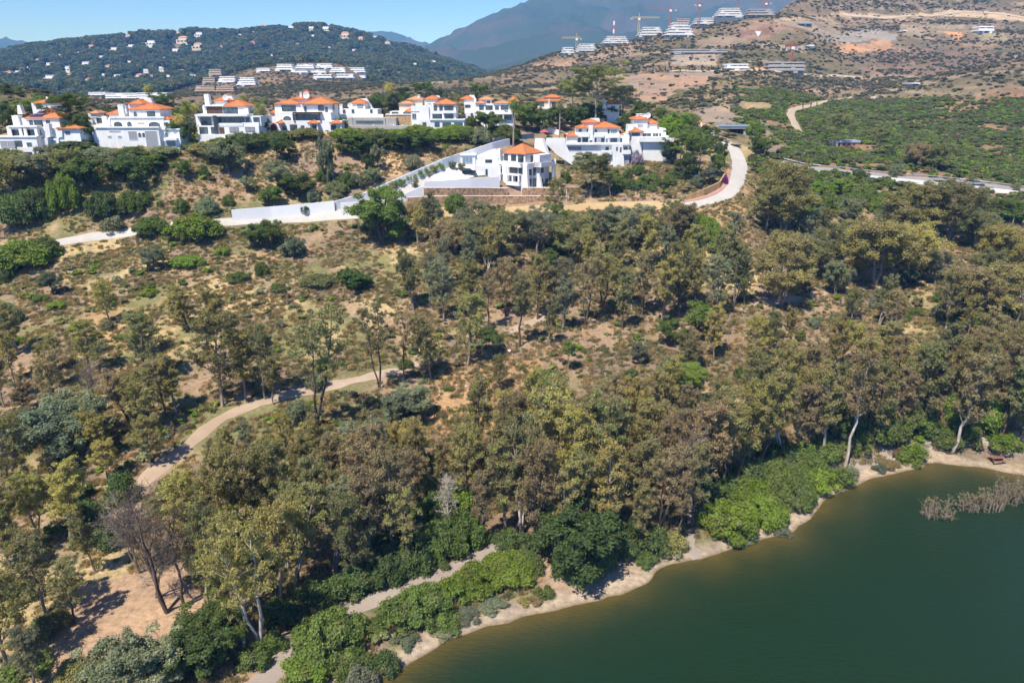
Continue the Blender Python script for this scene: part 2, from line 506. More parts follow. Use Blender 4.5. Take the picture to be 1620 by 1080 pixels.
def paint_ground():
    X, Y, R = gX, gY, gR
    n1, n2 = fbm(X / 26, Y / 26, 21, 4), fbm(X / 9, Y / 9, 22, 4)
    n3, n4 = fbm(X / 15, Y / 15, 23, 5), fbm(X / 5, Y / 5, 24, 3)
    c = np.zeros(X.shape + (3,)) + np.array((0.315, 0.23, 0.16))
    c = lerp3(c, (0.45, 0.355, 0.20), sstep(0.46, 0.60, n1))                      # straw
    c = lerp3(c, (0.225, 0.175, 0.145), sstep(0.46, 0.60, n2) * 0.8)                # grey brown soil
    c = lerp3(c, (0.165, 0.175, 0.075), sstep(0.46, 0.60, n3) * 0.8 * sstep(0.3, 0.5, n4))  # green growth
    # leaf litter below the lakeside wood
    wood = in_poly(gPX, gPY, [(480, 760), (640, 700), (760, 640), (1000, 640), (1300, 640), (1620, 620), (1620, 700), (1380, 720), (1080, 830), (860, 860), (640, 930), (480, 960)])
    c = lerp3(c, (0.17, 0.115, 0.075), wood * 0.65 * (R < 330))
    # right-hand valley slope, green scrub over red-brown earth
    sl = sstep(262, 285, R) * (1 - sstep(520, 640, R)) * sstep(1140, 1215, gPX + (fbm(X / 28, Y / 28, 33, 4) - .5) * 190)
    earth = lerp3(np.zeros_like(c) + np.array((0.10, 0.115, 0.045)), (0.27, 0.18, 0.11), sstep(0.52, 0.66, fbm(X / 30, Y / 30, 31, 5)))
    c = lerp3(c, earth, sl)
    # villa gardens on the ridge and the land behind them
    rd = sstep(300, 330, R) * (1 - sstep(500, 600, R)) * (gPX < 1180)
    c = lerp3(c, lerp3(np.zeros_like(c) + np.array((0.24, 0.19, 0.12)), (0.11, 0.11, 0.055), sstep(0.40, 0.56, n1)), rd)
    # far hills
    fr = sstep(520, 660, R)
    n5, n6 = fbm(X / 90, Y / 90, 41, 5), fbm(X / 35, Y / 35, 42, 4)
    hill = np.zeros_like(c) + np.array((0.185, 0.148, 0.105))
    hill = lerp3(hill, (0.135, 0.12, 0.078), sstep(0.42, 0.58, n5))
    hill = lerp3(hill, (0.27, 0.20, 0.145), sstep(0.54, 0.68, n6) * 0.8)
    # levelled steps and contour tracks on the building-site hill
    band = np.abs(((gZ + (fbm(X / 60, Y / 60, 46, 3) - .5) * 9) / 11.0) % 1 - .5) * 2
    hill = lerp3(hill, (0.35, 0.275, 0.205), (1 - sstep(.10, .26, band)) * sstep(.40, .52, fbm(X / 120, Y / 120, 47, 3)) * (gPX > 930) * .85)
    c = lerp3(c, hill, fr)
    # wooded hill on the left and the mountain
    lw = sstep(1150, 1300, R) * (gA < 0.02) + sstep(1900, 2300, R) * (gA >= 0.02)
    wd = np.zeros_like(c) + np.array((0.042, 0.060, 0.034))
    wd = lerp3(wd, (0.25, 0.19, 0.13), sstep(0.63, 0.72, fbm(X / 70, Y / 70, 43, 4)) * 0.7 * (R < 2600))
    wd = lerp3(wd, (0.080, 0.072, 0.055), sstep(0.47, 0.62, fbm(X / 300, Y / 300, 44, 6)) * sstep(3300, 4200, R) * .8)
    c = lerp3(c, wd, np.clip(lw, 0, 1))
    # cuttings and bare places, each a patch with its own outline
    jx = gPX + (fbm(X / 22, Y / 22, 51, 5) - 0.5) * 26
    jy = gPY + (fbm(X / 22, Y / 22, 52, 5) - 0.5) * 14

    def patch(poly, col, r0, r1, w=1.0, mottled=0.0, c2=None):
        nonlocal c
        k = in_poly(jx, jy, poly) * ((R > r0) & (R < r1)) * w
        cc = np.zeros_like(c) + np.array(col)
        if c2 is not None:
            cc = lerp3(cc, c2, sstep(0.42, 0.6, fbm(X / 16, Y / 16, 61, 4)))
        c = c * (1 - k[..., None]) + cc * k[..., None]
    patch([(1308, 67), (1425, 66), (1402, 80), (1385, 84), (1335, 84)], (0.47, 0.27, 0.15), 600, 1300, 1, c2=(0.36, 0.24, 0.16))
    patch([(1335, 52), (1380, 47), (1400, 50), (1425, 64), (1305, 65)], (0.30, 0.28, 0.26), 600, 1300, .9)
    patch([(1330, 19), (1420, 26), (1500, 19), (1560, 17), (1625, 27), (1625, 33), (1560, 26), (1500, 27), (1420, 31), (1335, 26)], (0.46, 0.36, 0.25), 700, 1500, 1)
    patch([(1230, 28), (1330, 24), (1330, 28), (1232, 34)], (0.40, 0.31, 0.21), 700, 1500, 1)
    patch([(985, 116), (1135, 113), (1130, 122), (1112, 134), (1080, 142), (1055, 160), (1020, 168), (1000, 150), (988, 132)], (0.37, 0.25, 0.175), 420, 760, .95, c2=(0.26, 0.225, 0.20))
    patch([(1062, 84), (1148, 78), (1140, 92), (1138, 104), (1098, 108), (1062, 104)], (0.37, 0.30, 0.23), 600, 950, 1, c2=(0.29, 0.26, 0.23))
    patch([(1165, 45), (1228, 32), (1275, 62), (1255, 72), (1180, 66)], (0.21, 0.13, 0.105), 700, 1100, .85, c2=(0.29, 0.20, 0.15))
    patch([(1130, 78), (1190, 72), (1240, 48), (1262, 52), (1310, 80), (1400, 130), (1345, 124), (1275, 96), (1200, 98), (1140, 100)], (0.125, 0.115, 0.065), 560, 1000, .85, c2=(0.17, 0.145, 0.09))
    patch([(1380, 85), (1540, 70), (1600, 100), (1500, 125), (1400, 120)], (0.20, 0.145, 0.115), 560, 1000, .75, c2=(0.16, 0.12, 0.095))
    patch([(1235, 30), (1330, 34), (1330, 50), (1290, 52), (1245, 42)], (0.33, 0.265, 0.195), 700, 1300, .85, c2=(0.24, 0.20, 0.155))
    patch([(1285, 50), (1335, 50), (1310, 66), (1290, 64)], (0.27, 0.24, 0.21), 700, 1300, .85)
    patch([(1420, 40), (1500, 36), (1545, 46), (1500, 56), (1430, 58)], (0.34, 0.275, 0.205), 700, 1300, .7, c2=(0.22, 0.19, 0.13))
    patch([(1100, 62), (1165, 56), (1190, 68), (1150, 76), (1105, 76)], (0.30, 0.235, 0.175), 600, 1100, .7)
    patch([(1190, 70), (1260, 72), (1285, 84), (1200, 76)], (0.33, 0.28, 0.22), 600, 1000, .8)
    patch([(1340, 118), (1440, 122), (1500, 132), (1440, 138), (1350, 132)], (0.33, 0.26, 0.185), 480, 800, .7)
    patch([(1190, 108), (1215, 104), (1215, 113), (1190, 114)], (0.52, 0.33, 0.16), 560, 800)
    patch([(1495, 50), (1520, 46), (1528, 58), (1505, 62)], (0.52, 0.30, 0.17), 700, 1100)
    patch([(1545, 52), (1590, 50), (1590, 66), (1550, 66)], (0.30, 0.26, 0.17), 700, 1100)
    patch([(1095, 178), (1140, 168), (1175, 172), (1185, 190), (1150, 197), (1115, 196)], (0.30, 0.245, 0.195), 300, 480, 1, c2=(0.22, 0.21, 0.20))
    patch([(1188, 192), (1210, 196), (1252, 238), (1240, 243), (1195, 230)], (0.28, 0.21, 0.155), 280, 420, 1, c2=(0.22, 0.20, 0.18))
    patch([(1120, 160), (1200, 150), (1290, 150), (1250, 165), (1180, 178), (1120, 172)], (0.40, 0.30, 0.19), 380, 560, .55)
    patch([(1555, 150), (1600, 135), (1630, 150), (1630, 210), (1590, 205), (1560, 175)], (0.27, 0.165, 0.11), 350, 620, .9, c2=(0.20, 0.14, 0.09))
    patch([(394, 52), (406, 51), (402, 62), (405, 75), (394, 76), (398, 62)], (0.40, 0.23, 0.17), 1400, 2300)
    patch([(840, 102), (920, 96), (905, 104), (845, 110)], (0.38, 0.25, 0.17), 600, 950, .8)
    patch([(640, 128), (740, 122), (830, 112), (760, 128), (700, 134)], (0.36, 0.30, 0.22), 600, 1000, .7)
    # the bank below the villas: ochre rock faces
    patch([(595, 245), (640, 236), (640, 280), (612, 285)], (0.44, 0.32, 0.20), 180, 300, .9, c2=(0.30, 0.23, 0.16))
    patch([(660, 230), (740, 225), (740, 240), (680, 262), (655, 262)], (0.40, 0.28, 0.18), 180, 300, .85, c2=(0.26, 0.20, 0.15))
    patch([(270, 290), (380, 285), (390, 320), (250, 335)], (0.24, 0.20, 0.165), 180, 300, .8, c2=(0.33, 0.23, 0.15))
    patch([(520, 240), (580, 255), (590, 300), (530, 290)], (0.28, 0.215, 0.16), 180, 300, .7)
    patch([(1095, 325), (1180, 320), (1190, 390), (1100, 395)], (0.45, 0.31, 0.18), 150, 260, .8)
    patch([(690, 585), (860, 560), (850, 690), (680, 680)], (0.45, 0.285, 0.14), 90, 190, .6)
    patch([(140, 470), (250, 500), (230, 560), (110, 540)], (0.47, 0.33, 0.16), 90, 220, .55)
    patch([(110, 930), (290, 890), (330, 960), (170, 1060), (60, 1080)], (0.43, 0.30, 0.205), 50, 110, .85)
    patch([(770, 850), (880, 850), (1040, 890), (1030, 930), (880, 965), (850, 905)], (0.40, 0.30, 0.215), 60, 120, .9)
    patch([(1380, 705), (1470, 705), (1500, 700), (1620, 690), (1640, 745), (1480, 742), (1340, 770)], (0.42, 0.33, 0.25), 80, 140, .8)
    # pale strand, then wet mud at the waterline
    c = lerp3(c, (0.41, 0.34, 0.26), (1 - sstep(1.5, 3.6, sd)) * (R < 420))
    c = lerp3(c, (0.19, 0.145, 0.085), (1 - sstep(0.0, 0.9, sd)) * (R < 420))
    c = c * (0.86 + 0.28 * fbm(X / 2.2, Y / 2.2, 71, 3)[..., None])
    return c


def mat_terrain():
    m = bpy.data.materials.new('terrain_ground')
    nt, b = nodes_of(m)
    at = nt.nodes.new('ShaderNodeAttribute')
    at.attribute_name = 'cover'
    g = nt.nodes.new('ShaderNodeNewGeometry')
    n1 = noise_node(nt, 1.1, 8, g.outputs['Position'], 0.75)
    n2 = noise_node(nt, 0.22, 6, g.outputs['Position'], 0.7)
    n3 = noise_node(nt, 0.055, 8, g.outputs['Position'], 0.75)
    c = mixc(nt, 1.0, at.outputs['Color'], mixc(nt, ramp(nt, n1.outputs['Fac'], 0.32, 0.68), (0.62, 0.60, 0.58), (1.32, 1.28, 1.22)), 'MULTIPLY')
    c = mixc(nt, 1.0, c, mixc(nt, ramp(nt, n3.outputs['Fac'], 0.35, 0.65), (0.80, 0.80, 0.82), (1.16, 1.13, 1.08)), 'MULTIPLY')
    gn = ramp(nt, n2.outputs['Fac'], 0.56, 0.68, 0.0, 0.45)
    c = mixc(nt, gn, c, (0.13, 0.115, 0.055))
    nt.links.new(c, b.inputs['Base Color'])
    bp = nt.nodes.new('ShaderNodeBump')
    bp.inputs['Strength'].default_value = 0.7
    bp.inputs['Distance'].default_value = 0.35
    nt.links.new(n1.outputs['Fac'], bp.inputs['Height'])
    nt.links.new(bp.outputs['Normal'], b.inputs['Normal'])
    b.inputs['Roughness'].default_value = 1.0
    b.inputs['Specular IOR Level'].default_value = 0.0
    return m


COVER = paint_ground()
_idx = np.arange(NA * NR).reshape(NR, NA)
_me = mesh_np('terrain', np.stack([gX, gY, gZ], -1).reshape(-1, 3),
              np.stack([_idx[:-1, :-1], _idx[:-1, 1:], _idx[1:, 1:], _idx[1:, :-1]], -1).reshape(-1, 4), mat_terrain(), True)
add_color(_me, 'cover', np.concatenate([COVER.reshape(-1, 3), np.ones((NA * NR, 1))], 1))
tag(link(bpy.data.objects.new('terrain', _me)), 'dry grassy slopes rising to scrub hills and a wooded mountain', kind='structure')


# ------------------------------------------------------------------ lake
def build_lake():
    xs = np.concatenate([np.linspace(-300, -60, 20, endpoint=False), np.arange(-60, 150, 1.3), np.linspace(150, 330, 30)])
    ys = np.concatenate([np.linspace(-270, 40, 25, endpoint=False), np.arange(40, 135, 1.3)])
    x, y = np.meshgrid(xs, ys)
    s = shore_sdf(x, y)
    nx, ny = len(xs), len(ys)
    idx = np.arange(nx * ny).reshape(ny, nx)
    f = np.stack([idx[:-1, :-1], idx[:-1, 1:], idx[1:, 1:], idx[1:, :-1]], -1).reshape(-1, 4)
    sv = s.ravel()
    keep = (sv[f].min(1) < 2.5)
    f = f[keep]
    shal = np.exp(-np.clip(-sv, 0, None) / 2.5)
    broad = fbm(x / 38, y / 38, 81, 3).ravel()
    me = mesh_np('lake_water', np.stack([x.ravel(), y.ravel(), np.full(nx * ny, 0.02)], 1), f, None, True)
    add_color(me, 'depth', np.stack([shal, broad, shal, np.ones_like(shal)], 1))
    m = bpy.data.materials.new('green_lake_water')
    nt, b = nodes_of(m)
    at = nt.nodes.new('ShaderNodeAttribute')
    at.attribute_name = 'depth'
    sep = nt.nodes.new('ShaderNodeSeparateColor')
    nt.links.new(at.outputs['Color'], sep.inputs['Color'])
    g = nt.nodes.new('ShaderNodeNewGeometry')
    nz = noise_node(nt, 0.09, 5, g.outputs['Position'])
    deep = mixc(nt, ramp(nt, sep.outputs['Green'], 0.35, 0.65), (0.010, 0.026, 0.006), (0.008, 0.027, 0.011))
    add = nt.nodes.new('ShaderNodeMath'); add.operation = 'MULTIPLY'
    nt.links.new(sep.outputs['Red'], add.inputs[0])
    nt.links.new(ramp(nt, nz.outputs['Fac'], 0.3, 0.6, 0.55, 1.25), add.inputs[1])
    add.use_clamp = True
    c = mixc(nt, add.outputs[0], deep, (0.090, 0.068, 0.018))
    nt.links.new(c, b.inputs['Base Color'])
    b.inputs['Roughness'].default_value = 0.09
    b.inputs['IOR'].default_value = 1.33
    b.inputs['Specular IOR Level'].default_value = 0.32
    mp = nt.nodes.new('ShaderNodeMapping')
    mp.inputs['Rotation'].default_value = (0, 0, 0.7)
    mp.inputs['Scale'].default_value = (0.9, 2.4, 1)
    nt.links.new(g.outputs['Position'], mp.inputs['Vector'])
    w1 = noise_node(nt, 0.8, 7, mp.outputs['Vector'])
    bp = nt.nodes.new('ShaderNodeBump')
    bp.inputs['Strength'].default_value = 0.9
    bp.inputs['Distance'].default_value = 0.3
    nt.links.new(w1.outputs['Fac'], bp.inputs['Height'])
    nt.links.new(bp.outputs['Normal'], b.inputs['Normal'])
    me.materials.append(m)
    tag(link(bpy.data.objects.new('lake_water', me)), 'green lake with brown shallows along the shore', kind='structure')


build_lake()


# ------------------------------------------------------------------ roads and paths draped over the ground
def smooth_line(pts, step):
    pts = [np.asarray(p, float)[:2] for p in pts]
    P_ = [2 * pts[0] - pts[1]] + pts + [2 * pts[-1] - pts[-2]]
    out = []
    for i in range(1, len(P_) - 2):
        a, b, c, d = P_[i - 1:i + 3]
        n = max(2, int(np.hypot(*(c - b)) / step))
        for k in range(n):
            t = k / n
            out.append(0.5 * (2 * b + (c - a) * t + (2 * a - 5 * b + 4 * c - d) * t * t + (3 * b - a - 3 * c + d) * t ** 3))
    out.append(pts[-1])
    return np.array(out)


def normals2(L):
    t = np.gradient(L, axis=0)
    t /= np.maximum(np.linalg.norm(t, axis=1, keepdims=True), 1e-9)
    return np.stack([-t[:, 1], t[:, 0]], 1)


def strip(name, pts_px, width, mat, lift=0.10, ragged=0.0, step=1.2, label=None, world=None, across=6, offset=0.0, w_end=None, rmin=40):
    """a road or path: a sheet lying on the ground along a line of surveyed points"""
    pts = world if world is not None else [hit(*p, rmin) for p in pts_px]
    L = smooth_line(pts, step)
    N = normals2(L)
    n = len(L)
    s = np.linspace(0, 1, n)
    w = np.full(n, width) if w_end is None else width + (w_end - width) * s
    al = np.arange(n) * step
    wl = w / 2 + ragged * (fbm(al / 3.0, al * 0 + 3.1, 5, 3) - 0.5) * 2
    wr = w / 2 + ragged * (fbm(al / 3.0, al * 0 + 9.7, 6, 3) - 0.5) * 2
    V, k = [], across
    for j in range(k + 1):
        u = j / k
        q = L + N * (offset + (-wr + (wl + wr) * u))[:, None]
        z = ground_z(q[:, 0], q[:, 1]) + lift * (0.35 if j in (0, k) and ragged else 1)
        V.append(np.column_stack([q, z]))
    V = np.stack(V, 1).reshape(-1, 3)
    idx = np.arange(n * (k + 1)).reshape(n, k + 1)
    f = np.stack([idx[:-1, :-1], idx[:-1, 1:], idx[1:, 1:], idx[1:, :-1]], -1).reshape(-1, 4)[:, ::-1]
    o = link(bpy.data.objects.new(name, mesh_np(name, V, f, mat, True)))
    tag(o, label, kind='structure')
    return L


TRACK = strip('dirt_track', [(180, 830), (215, 775), (260, 735), (310, 695), (345, 665), (400, 642), (470, 622), (550, 604), (620, 588), (660, 574)], 2.8, M['track'], 0.12, 0.9,
              label='pale dirt track curving across the grassy slope')
strip('dirt_track_slope', [(800, 525), (860, 500), (880, 470), (882, 440)], 2.4, M['track'], 0.1, 0.6, label='steep dirt track climbing between the trees')
strip('dirt_track_ledge', [(1120, 492), (1180, 484), (1250, 474), (1300, 464), (1350, 455), (1420, 452)], 2.6, M['track'], 0.1, 0.7, label='dirt track along the ledge below the round trees')
LAKEPATH = strip('lakeside_path', [(395, 1100), (430, 1062), (478, 1005), (530, 972), (590, 950), (650, 926), (700, 905), (745, 888), (775, 868), (800, 845)], 2.7, M['lakepath'], 0.10, 0.25,
                 label='grey gravel path winding beside the lake')
strip('lakeside_path_bend', [(1095, 800), (1098, 830), (1090, 860), (1105, 884)], 1.6, M['lakepath'], 0.08, 0.3, label='narrow trodden path down to the shore')
strip('lakeside_path_picnic', [(1310, 748), (1345, 738), (1385, 726), (1430, 716), (1475, 703), (1530, 697), (1580, 694), (1640, 690)], 2.3, M['lakepath'], 0.1, 0.3, label='pale gravel path past the signboard to the picnic place')

# ------------------------------------------------------------------ plants: shared crown and trunk meshes
def unit(v):
    return v / np.maximum(np.linalg.norm(v, axis=-1, keepdims=True), 1e-9)


def leaf_mesh(name, puffs, dens, L, W, seed, mat, up=0.35, shell=0.5, droop=0.0, brown=None, feather=0.0):
    """many small leaf faces spread through ellipsoid clumps; attribute 'leaf': r lightness, g brownness, b clump"""
    g = np.random.default_rng(seed)
    Vs, Cs = [], []
    for i, (c, r) in enumerate(puffs):
        r = np.asarray(r, float) * np.ones(3)
        n = int(dens * 4 * math.pi * (r[0] * r[1] + r[0] * r[2] + r[1] * r[2]) / 3)
        d = unit(g.normal(size=(n, 3)))
        d[:, 2] = np.where(d[:, 2] < -0.3, -d[:, 2] * 0.7, d[:, 2])
        d = unit(d)
        lump = 0.78 + 0.22 * np.sin(d[:, 0] * 5 + i) * np.sin(d[:, 1] * 5 + i * 2) + 0.16 * np.sin(d[:, 2] * 7 + i * 3)
        rad = (shell + (1 - shell) * g.random(n) ** 0.6) * lump * np.where(g.random(n) < feather, 1.15 + 0.45 * g.random(n), 1.0)
        p = np.asarray(c) + d * r * rad[:, None]
        nn = unit(d * 0.75 + g.normal(size=(n, 3)) * 0.5 + np.array((0, 0, up)))
        t = unit(np.cross(nn, g.normal(size=(n, 3))))
        if droop:
            t = unit(t + np.array((0, 0, -droop)))
        b = unit(np.cross(nn, t))
        s = (0.65 + 0.7 * g.random(n))[:, None]
        l, w = L * s, W * s
        q = np.stack([p - t * l * 0.5, p + b * w * 0.5 + t * l * 0.05, p + t * l * 0.5, p - b * w * 0.5 + t * l * 0.05], 1)
        Vs.append(q.reshape(-1, 3))
        pb = g.random()
        pr = (0.0 if brown is None else np.clip(g.normal(brown, 0.35), 0, 1))
        col = np.stack([np.clip(g.normal(0.5, 0.2, n) + (pb - 0.5) * 0.35, 0, 1), np.clip(pr + g.normal(0, 0.12, n), 0, 1), np.full(n, pb), np.ones(n)], 1)
        Cs.append(np.repeat(col, 4, 0))
    V = np.concatenate(Vs)
    me = mesh_np(name, V, np.arange(len(V)).reshape(-1, 4), mat)
    add_color(me, 'leaf', np.concatenate(Cs))
    return me


def tube_mesh(name, segs, mat, sides=6):
    """tapered limbs: each segment (a, b, radius a, radius b)"""
    Vs, Fs, k = [], [], 0
    ang = np.arange(sides) * 2 * math.pi / sides
    for a, b, ra, rb in segs:
        a, b = np.asarray(a, float), np.asarray(b, float)
        d = unit(b - a)
        u = unit(np.cross(d, (0.31, 0.95, 0.08)))
        w = np.cross(d, u)
        ring = np.cos(ang)[:, None] * u + np.sin(ang)[:, None] * w
        Vs += [a - d * ra * 0.3 + ring * ra, b + d * rb * 0.3 + ring * rb]
        i = np.arange(sides)
        Fs.append(np.stack([k + i, k + (i + 1) % sides, k + sides + (i + 1) % sides, k + sides + i], 1))
        k += 2 * sides
    return mesh_np(name, np.concatenate(Vs), np.concatenate(Fs), mat, True)


def mat_leaf(name, from_instance=False, rough=0.6, brown_to=(0.30, 0.232, 0.135), transl=0.42, lo=0.55, hi=1.5):
    m = bpy.data.materials.new(name)
    nt, b = nodes_of(m)
    at = nt.nodes.new('ShaderNodeAttribute')
    at.attribute_name = 'leaf'
    sep = nt.nodes.new('ShaderNodeSeparateColor')
    nt.links.new(at.outputs['Color'], sep.inputs['Color'])
    if from_instance:
        ti = nt.nodes.new('ShaderNodeAttribute')
        ti.attribute_type = 'INSTANCER'
        ti.attribute_name = 'tint'
        tint, alpha = ti.outputs['Color'], None
    else:
        oi = nt.nodes.new('ShaderNodeObjectInfo')
        tint, alpha = oi.outputs['Color'], oi.outputs['Alpha']
    k = ramp(nt, sep.outputs['Red'], 0, 1, lo, hi)
    comb = nt.nodes.new('ShaderNodeCombineColor')
    for s in ('Red', 'Green', 'Blue'):
        nt.links.new(k, comb.inputs[s])
    c = tint
    if alpha is not None:
        mul = nt.nodes.new('ShaderNodeMath'); mul.operation = 'MULTIPLY'
        nt.links.new(sep.outputs['Green'], mul.inputs[0]); nt.links.new(alpha, mul.inputs[1])
        c = mixc(nt, mul.outputs[0], c, brown_to)
    c = mixc(nt, 1.0, c, comb.outputs[0], 'MULTIPLY')
    nt.links.new(c, b.inputs['Base Color'])
    b.inputs['Roughness'].default_value = rough
    b.inputs['Specular IOR Level'].default_value = 0.25
    tr = nt.nodes.new('ShaderNodeBsdfTranslucent')
    nt.links.new(mixc(nt, 1.0, c, (1.2, 1.3, 0.6), 'MULTIPLY'), tr.inputs['Color'])
    mx = nt.nodes.new('ShaderNodeMixShader')
    mx.inputs[0].default_value = transl
    nt.links.new(b.outputs[0], mx.inputs[1]); nt.links.new(tr.outputs[0], mx.inputs[2])
    nt.links.new(mx.outputs[0], nt.nodes['Material Output'].inputs['Surface'])
    return m


def mat_bark(name):
    m = bpy.data.materials.new(name)
    nt, b = nodes_of(m)
    oi = nt.nodes.new('ShaderNodeObjectInfo')
    tc = nt.nodes.new('ShaderNodeTexCoord')
    mp = nt.nodes.new('ShaderNodeMapping')
    mp.inputs['Scale'].default_value = (3, 3, 0.6)
    nt.links.new(tc.outputs['Object'], mp.inputs['Vector'])
    n = noise_node(nt, 1.0, 6, mp.outputs['Vector'], 0.7)
    c = mixc(nt, 1.0, oi.outputs['Color'], mixc(nt, ramp(nt, n.outputs['Fac'], 0.35, 0.65), (0.55, 0.5, 0.45), (1.2, 1.2, 1.2)), 'MULTIPLY')
    nt.links.new(c, b.inputs['Base Color'])
    b.inputs['Roughness'].default_value = 0.9
    b.inputs['Specular IOR Level'].default_value = 0.15
    return m


M['leaf'] = mat_leaf('foliage')
M['leaf_stuff'] = mat_leaf('scrub_foliage', True)
M['bark'] = mat_bark('bark')
BARK_PALE, BARK_GREY, BARK_DARK = (0.55, 0.49, 0.42, 1), (0.34, 0.285, 0.235, 1), (0.15, 0.115, 0.09, 1)


def grow(seed, H, spread, leaders, first, n_limb, puff, trunk_r, sub=3, lean=0.04, limb_len=0.22, rise=0.75):
    """a skeleton: returns limb segments and the ends that carry foliage"""
    g = random.Random(seed)
    segs, ends = [], []

    def limb(a, d, length, r, kink=0.25, n=3):
        p = np.array(a, float)
        d = np.array(d, float)
        for i in range(n):
            d = unit(d + np.array((g.uniform(-kink, kink), g.uniform(-kink, kink), g.uniform(-0.05, 0.22))))
            q = p + d * length / n
            r2 = r * (1 - 0.22)
            segs.append((p, q, r, r2))
            p, r = q, r2
        return p, d, r
    tops = []
    for k in range(leaders):
        a = g.uniform(0, 6.28)
        lean_k = lean if leaders == 1 else 0.16 + lean
        h = H * (1 - 0.08 * g.random()) * (1 if k == 0 else g.uniform(0.72, 0.98))
        n = 7
        p = np.zeros(3) + (0 if leaders == 1 else trunk_r * 0.4) * np.array((math.cos(a), math.sin(a), 0))
        r = trunk_r * (1 if k == 0 else 0.75)
        dx = np.array((math.cos(a), math.sin(a), 0)) * lean_k
        pts = [p]
        for i in range(1, n + 1):
            t = i / n
            q = np.array((0, 0, h * 0.93 * t)) + dx * h * t * (1.2 - 0.4 * t) + np.array((g.uniform(-1, 1), g.uniform(-1, 1), 0)) * 0.018 * H
            r2 = trunk_r * (1 if k == 0 else 0.75) * (1 - 0.82 * t)
            segs.append((p, q, r, r2))
            p, r = q, r2
            pts.append(q)
        tops.append(pts)
        ends.append((p, 1.0))
        for j in range(n_limb):
            t = first + (0.96 - first) * (j + g.random()) / n_limb
            f = t * n
            i0 = min(int(f), n - 1)
            base = pts[i0] + (pts[i0 + 1] - pts[i0]) * (f - i0)
            az = j * 2.4 + g.uniform(-0.5, 0.5)
            shape = math.sin(math.pi * min(1, 0.18 + 0.82 * (t - first) / (1 - first)) ** 0.8) * 0.6 + 0.45
            ln = H * limb_len * g.uniform(0.7, 1.25) * shape * spread
            e, d, rr = limb(base, (math.cos(az), math.sin(az), rise * g.uniform(0.5, 1.3)), ln, trunk_r * 0.36 * (1 - 0.6 * t))
            ends.append((e, 0.9))
            ends.append((base + (e - base) * g.uniform(0.45, 0.7) + np.array((0, 0, -0.2)), g.uniform(0.6, 0.95)))
            for s in range(sub):
                az2 = az + g.uniform(-1.4, 1.4)
                e2, _, _ = limb(e - d * ln * g.uniform(0, 0.5), (math.cos(az2), math.sin(az2), g.uniform(0.0, 0.9)), ln * g.uniform(0.35, 0.65), rr, n=2)
                ends.append((e2, g.uniform(0.6, 1.0)))
    puffs = []
    for e, s in ends:
        r = puff * s * g.uniform(0.75, 1.2)
        puffs.append((e + np.array((0, 0, r * 0.05)), (r, r, r * g.uniform(0.8, 1.35))))
    return segs, puffs


PROTO = {}          # kind -> list of (trunk mesh, crown mesh, height, half width)


def reg(kind, trunk, crown, H, Wd):
    PROTO.setdefault(kind, []).append((trunk, crown, H, Wd))


def bounds_h(me):
    n = len(me.vertices)
    a = np.empty(n * 3, np.float32)
    me.vertices.foreach_get('co', a)
    a = a.reshape(-1, 3)
    return float(a[:, 2].max()), float(np.percentile(np.hypot(a[:, 0], a[:, 1]), 97))


for i, (ld, sp, fi, nl, pf) in enumerate([(1, .95, .24, 30, .86), (2, .80, .28, 18, .86), (1, 1.1, .18, 34, .90), (3, .70, .28, 14, .84), (1, .72, .28, 27, .80), (2, .95, .20, 21, .90)]):
    sg, pu = grow(100 + i, 17.0, sp * .92, ld, fi, nl, pf, 0.30, sub=3, rise=0.95)
    cr = leaf_mesh('eucalyptus_crown', pu, 13.5, 0.35, 0.14, 200 + i, M['leaf'], feather=.35, up=0.35, shell=0.1, droop=0.55, brown=0.32)
    reg('euc', tube_mesh('eucalyptus_trunk', sg, M['bark']), cr, *bounds_h(cr))
for i, (ld, sp, fi, nl, pf) in enumerate([(1, .95, .34, 15, .9), (2, .8, .38, 10, .9), (1, .7, .38, 15, .85)]):     # thin, see-through
    sg, pu = grow(140 + i, 17.0, sp, ld, fi, nl, pf, 0.26, sub=2, rise=1.1)
    cr = leaf_mesh('eucalyptus_crown', pu, 13.0, 0.34, 0.13, 240 + i, M['leaf'], feather=.35, up=0.3, shell=0.15, droop=0.6, brown=0.4)
    reg('euc_thin', tube_mesh('eucalyptus_trunk', sg, M['bark']), cr, *bounds_h(cr))
for i, (ld, sp, fi) in enumerate([(2, 1.35, .18), (3, 1.15, .15), (1, 1.55, .2)]):                               # broad and round
    sg, pu = grow(160 + i, 13.0, sp, ld, fi, 24 if ld == 1 else 13, 1.2, 0.33, sub=3, limb_len=0.27, rise=0.6)
    cr = leaf_mesh('broad_crown', pu, 16.0, 0.32, 0.14, 260 + i, M['leaf'], feather=.3, up=0.4, shell=0.25, droop=0.35, brown=0.32)
    reg('broad', tube_mesh('broad_trunk', sg, M['bark']), cr, *bounds_h(cr))
for i in range(3):                                                                                                # olive, carob: dense and low
    sg, pu = grow(180 + i, 6.0, 1.5, 2, .15, 8, 0.95, 0.22, sub=3, limb_len=0.3, rise=0.6)
    cr = leaf_mesh('olive_crown', pu, 22.0, 0.26, 0.13, 280 + i, M['leaf'], up=0.4, shell=0.5, brown=0.1)
    reg('olive', tube_mesh('olive_trunk', sg, M['bark']), cr, *bounds_h(cr))
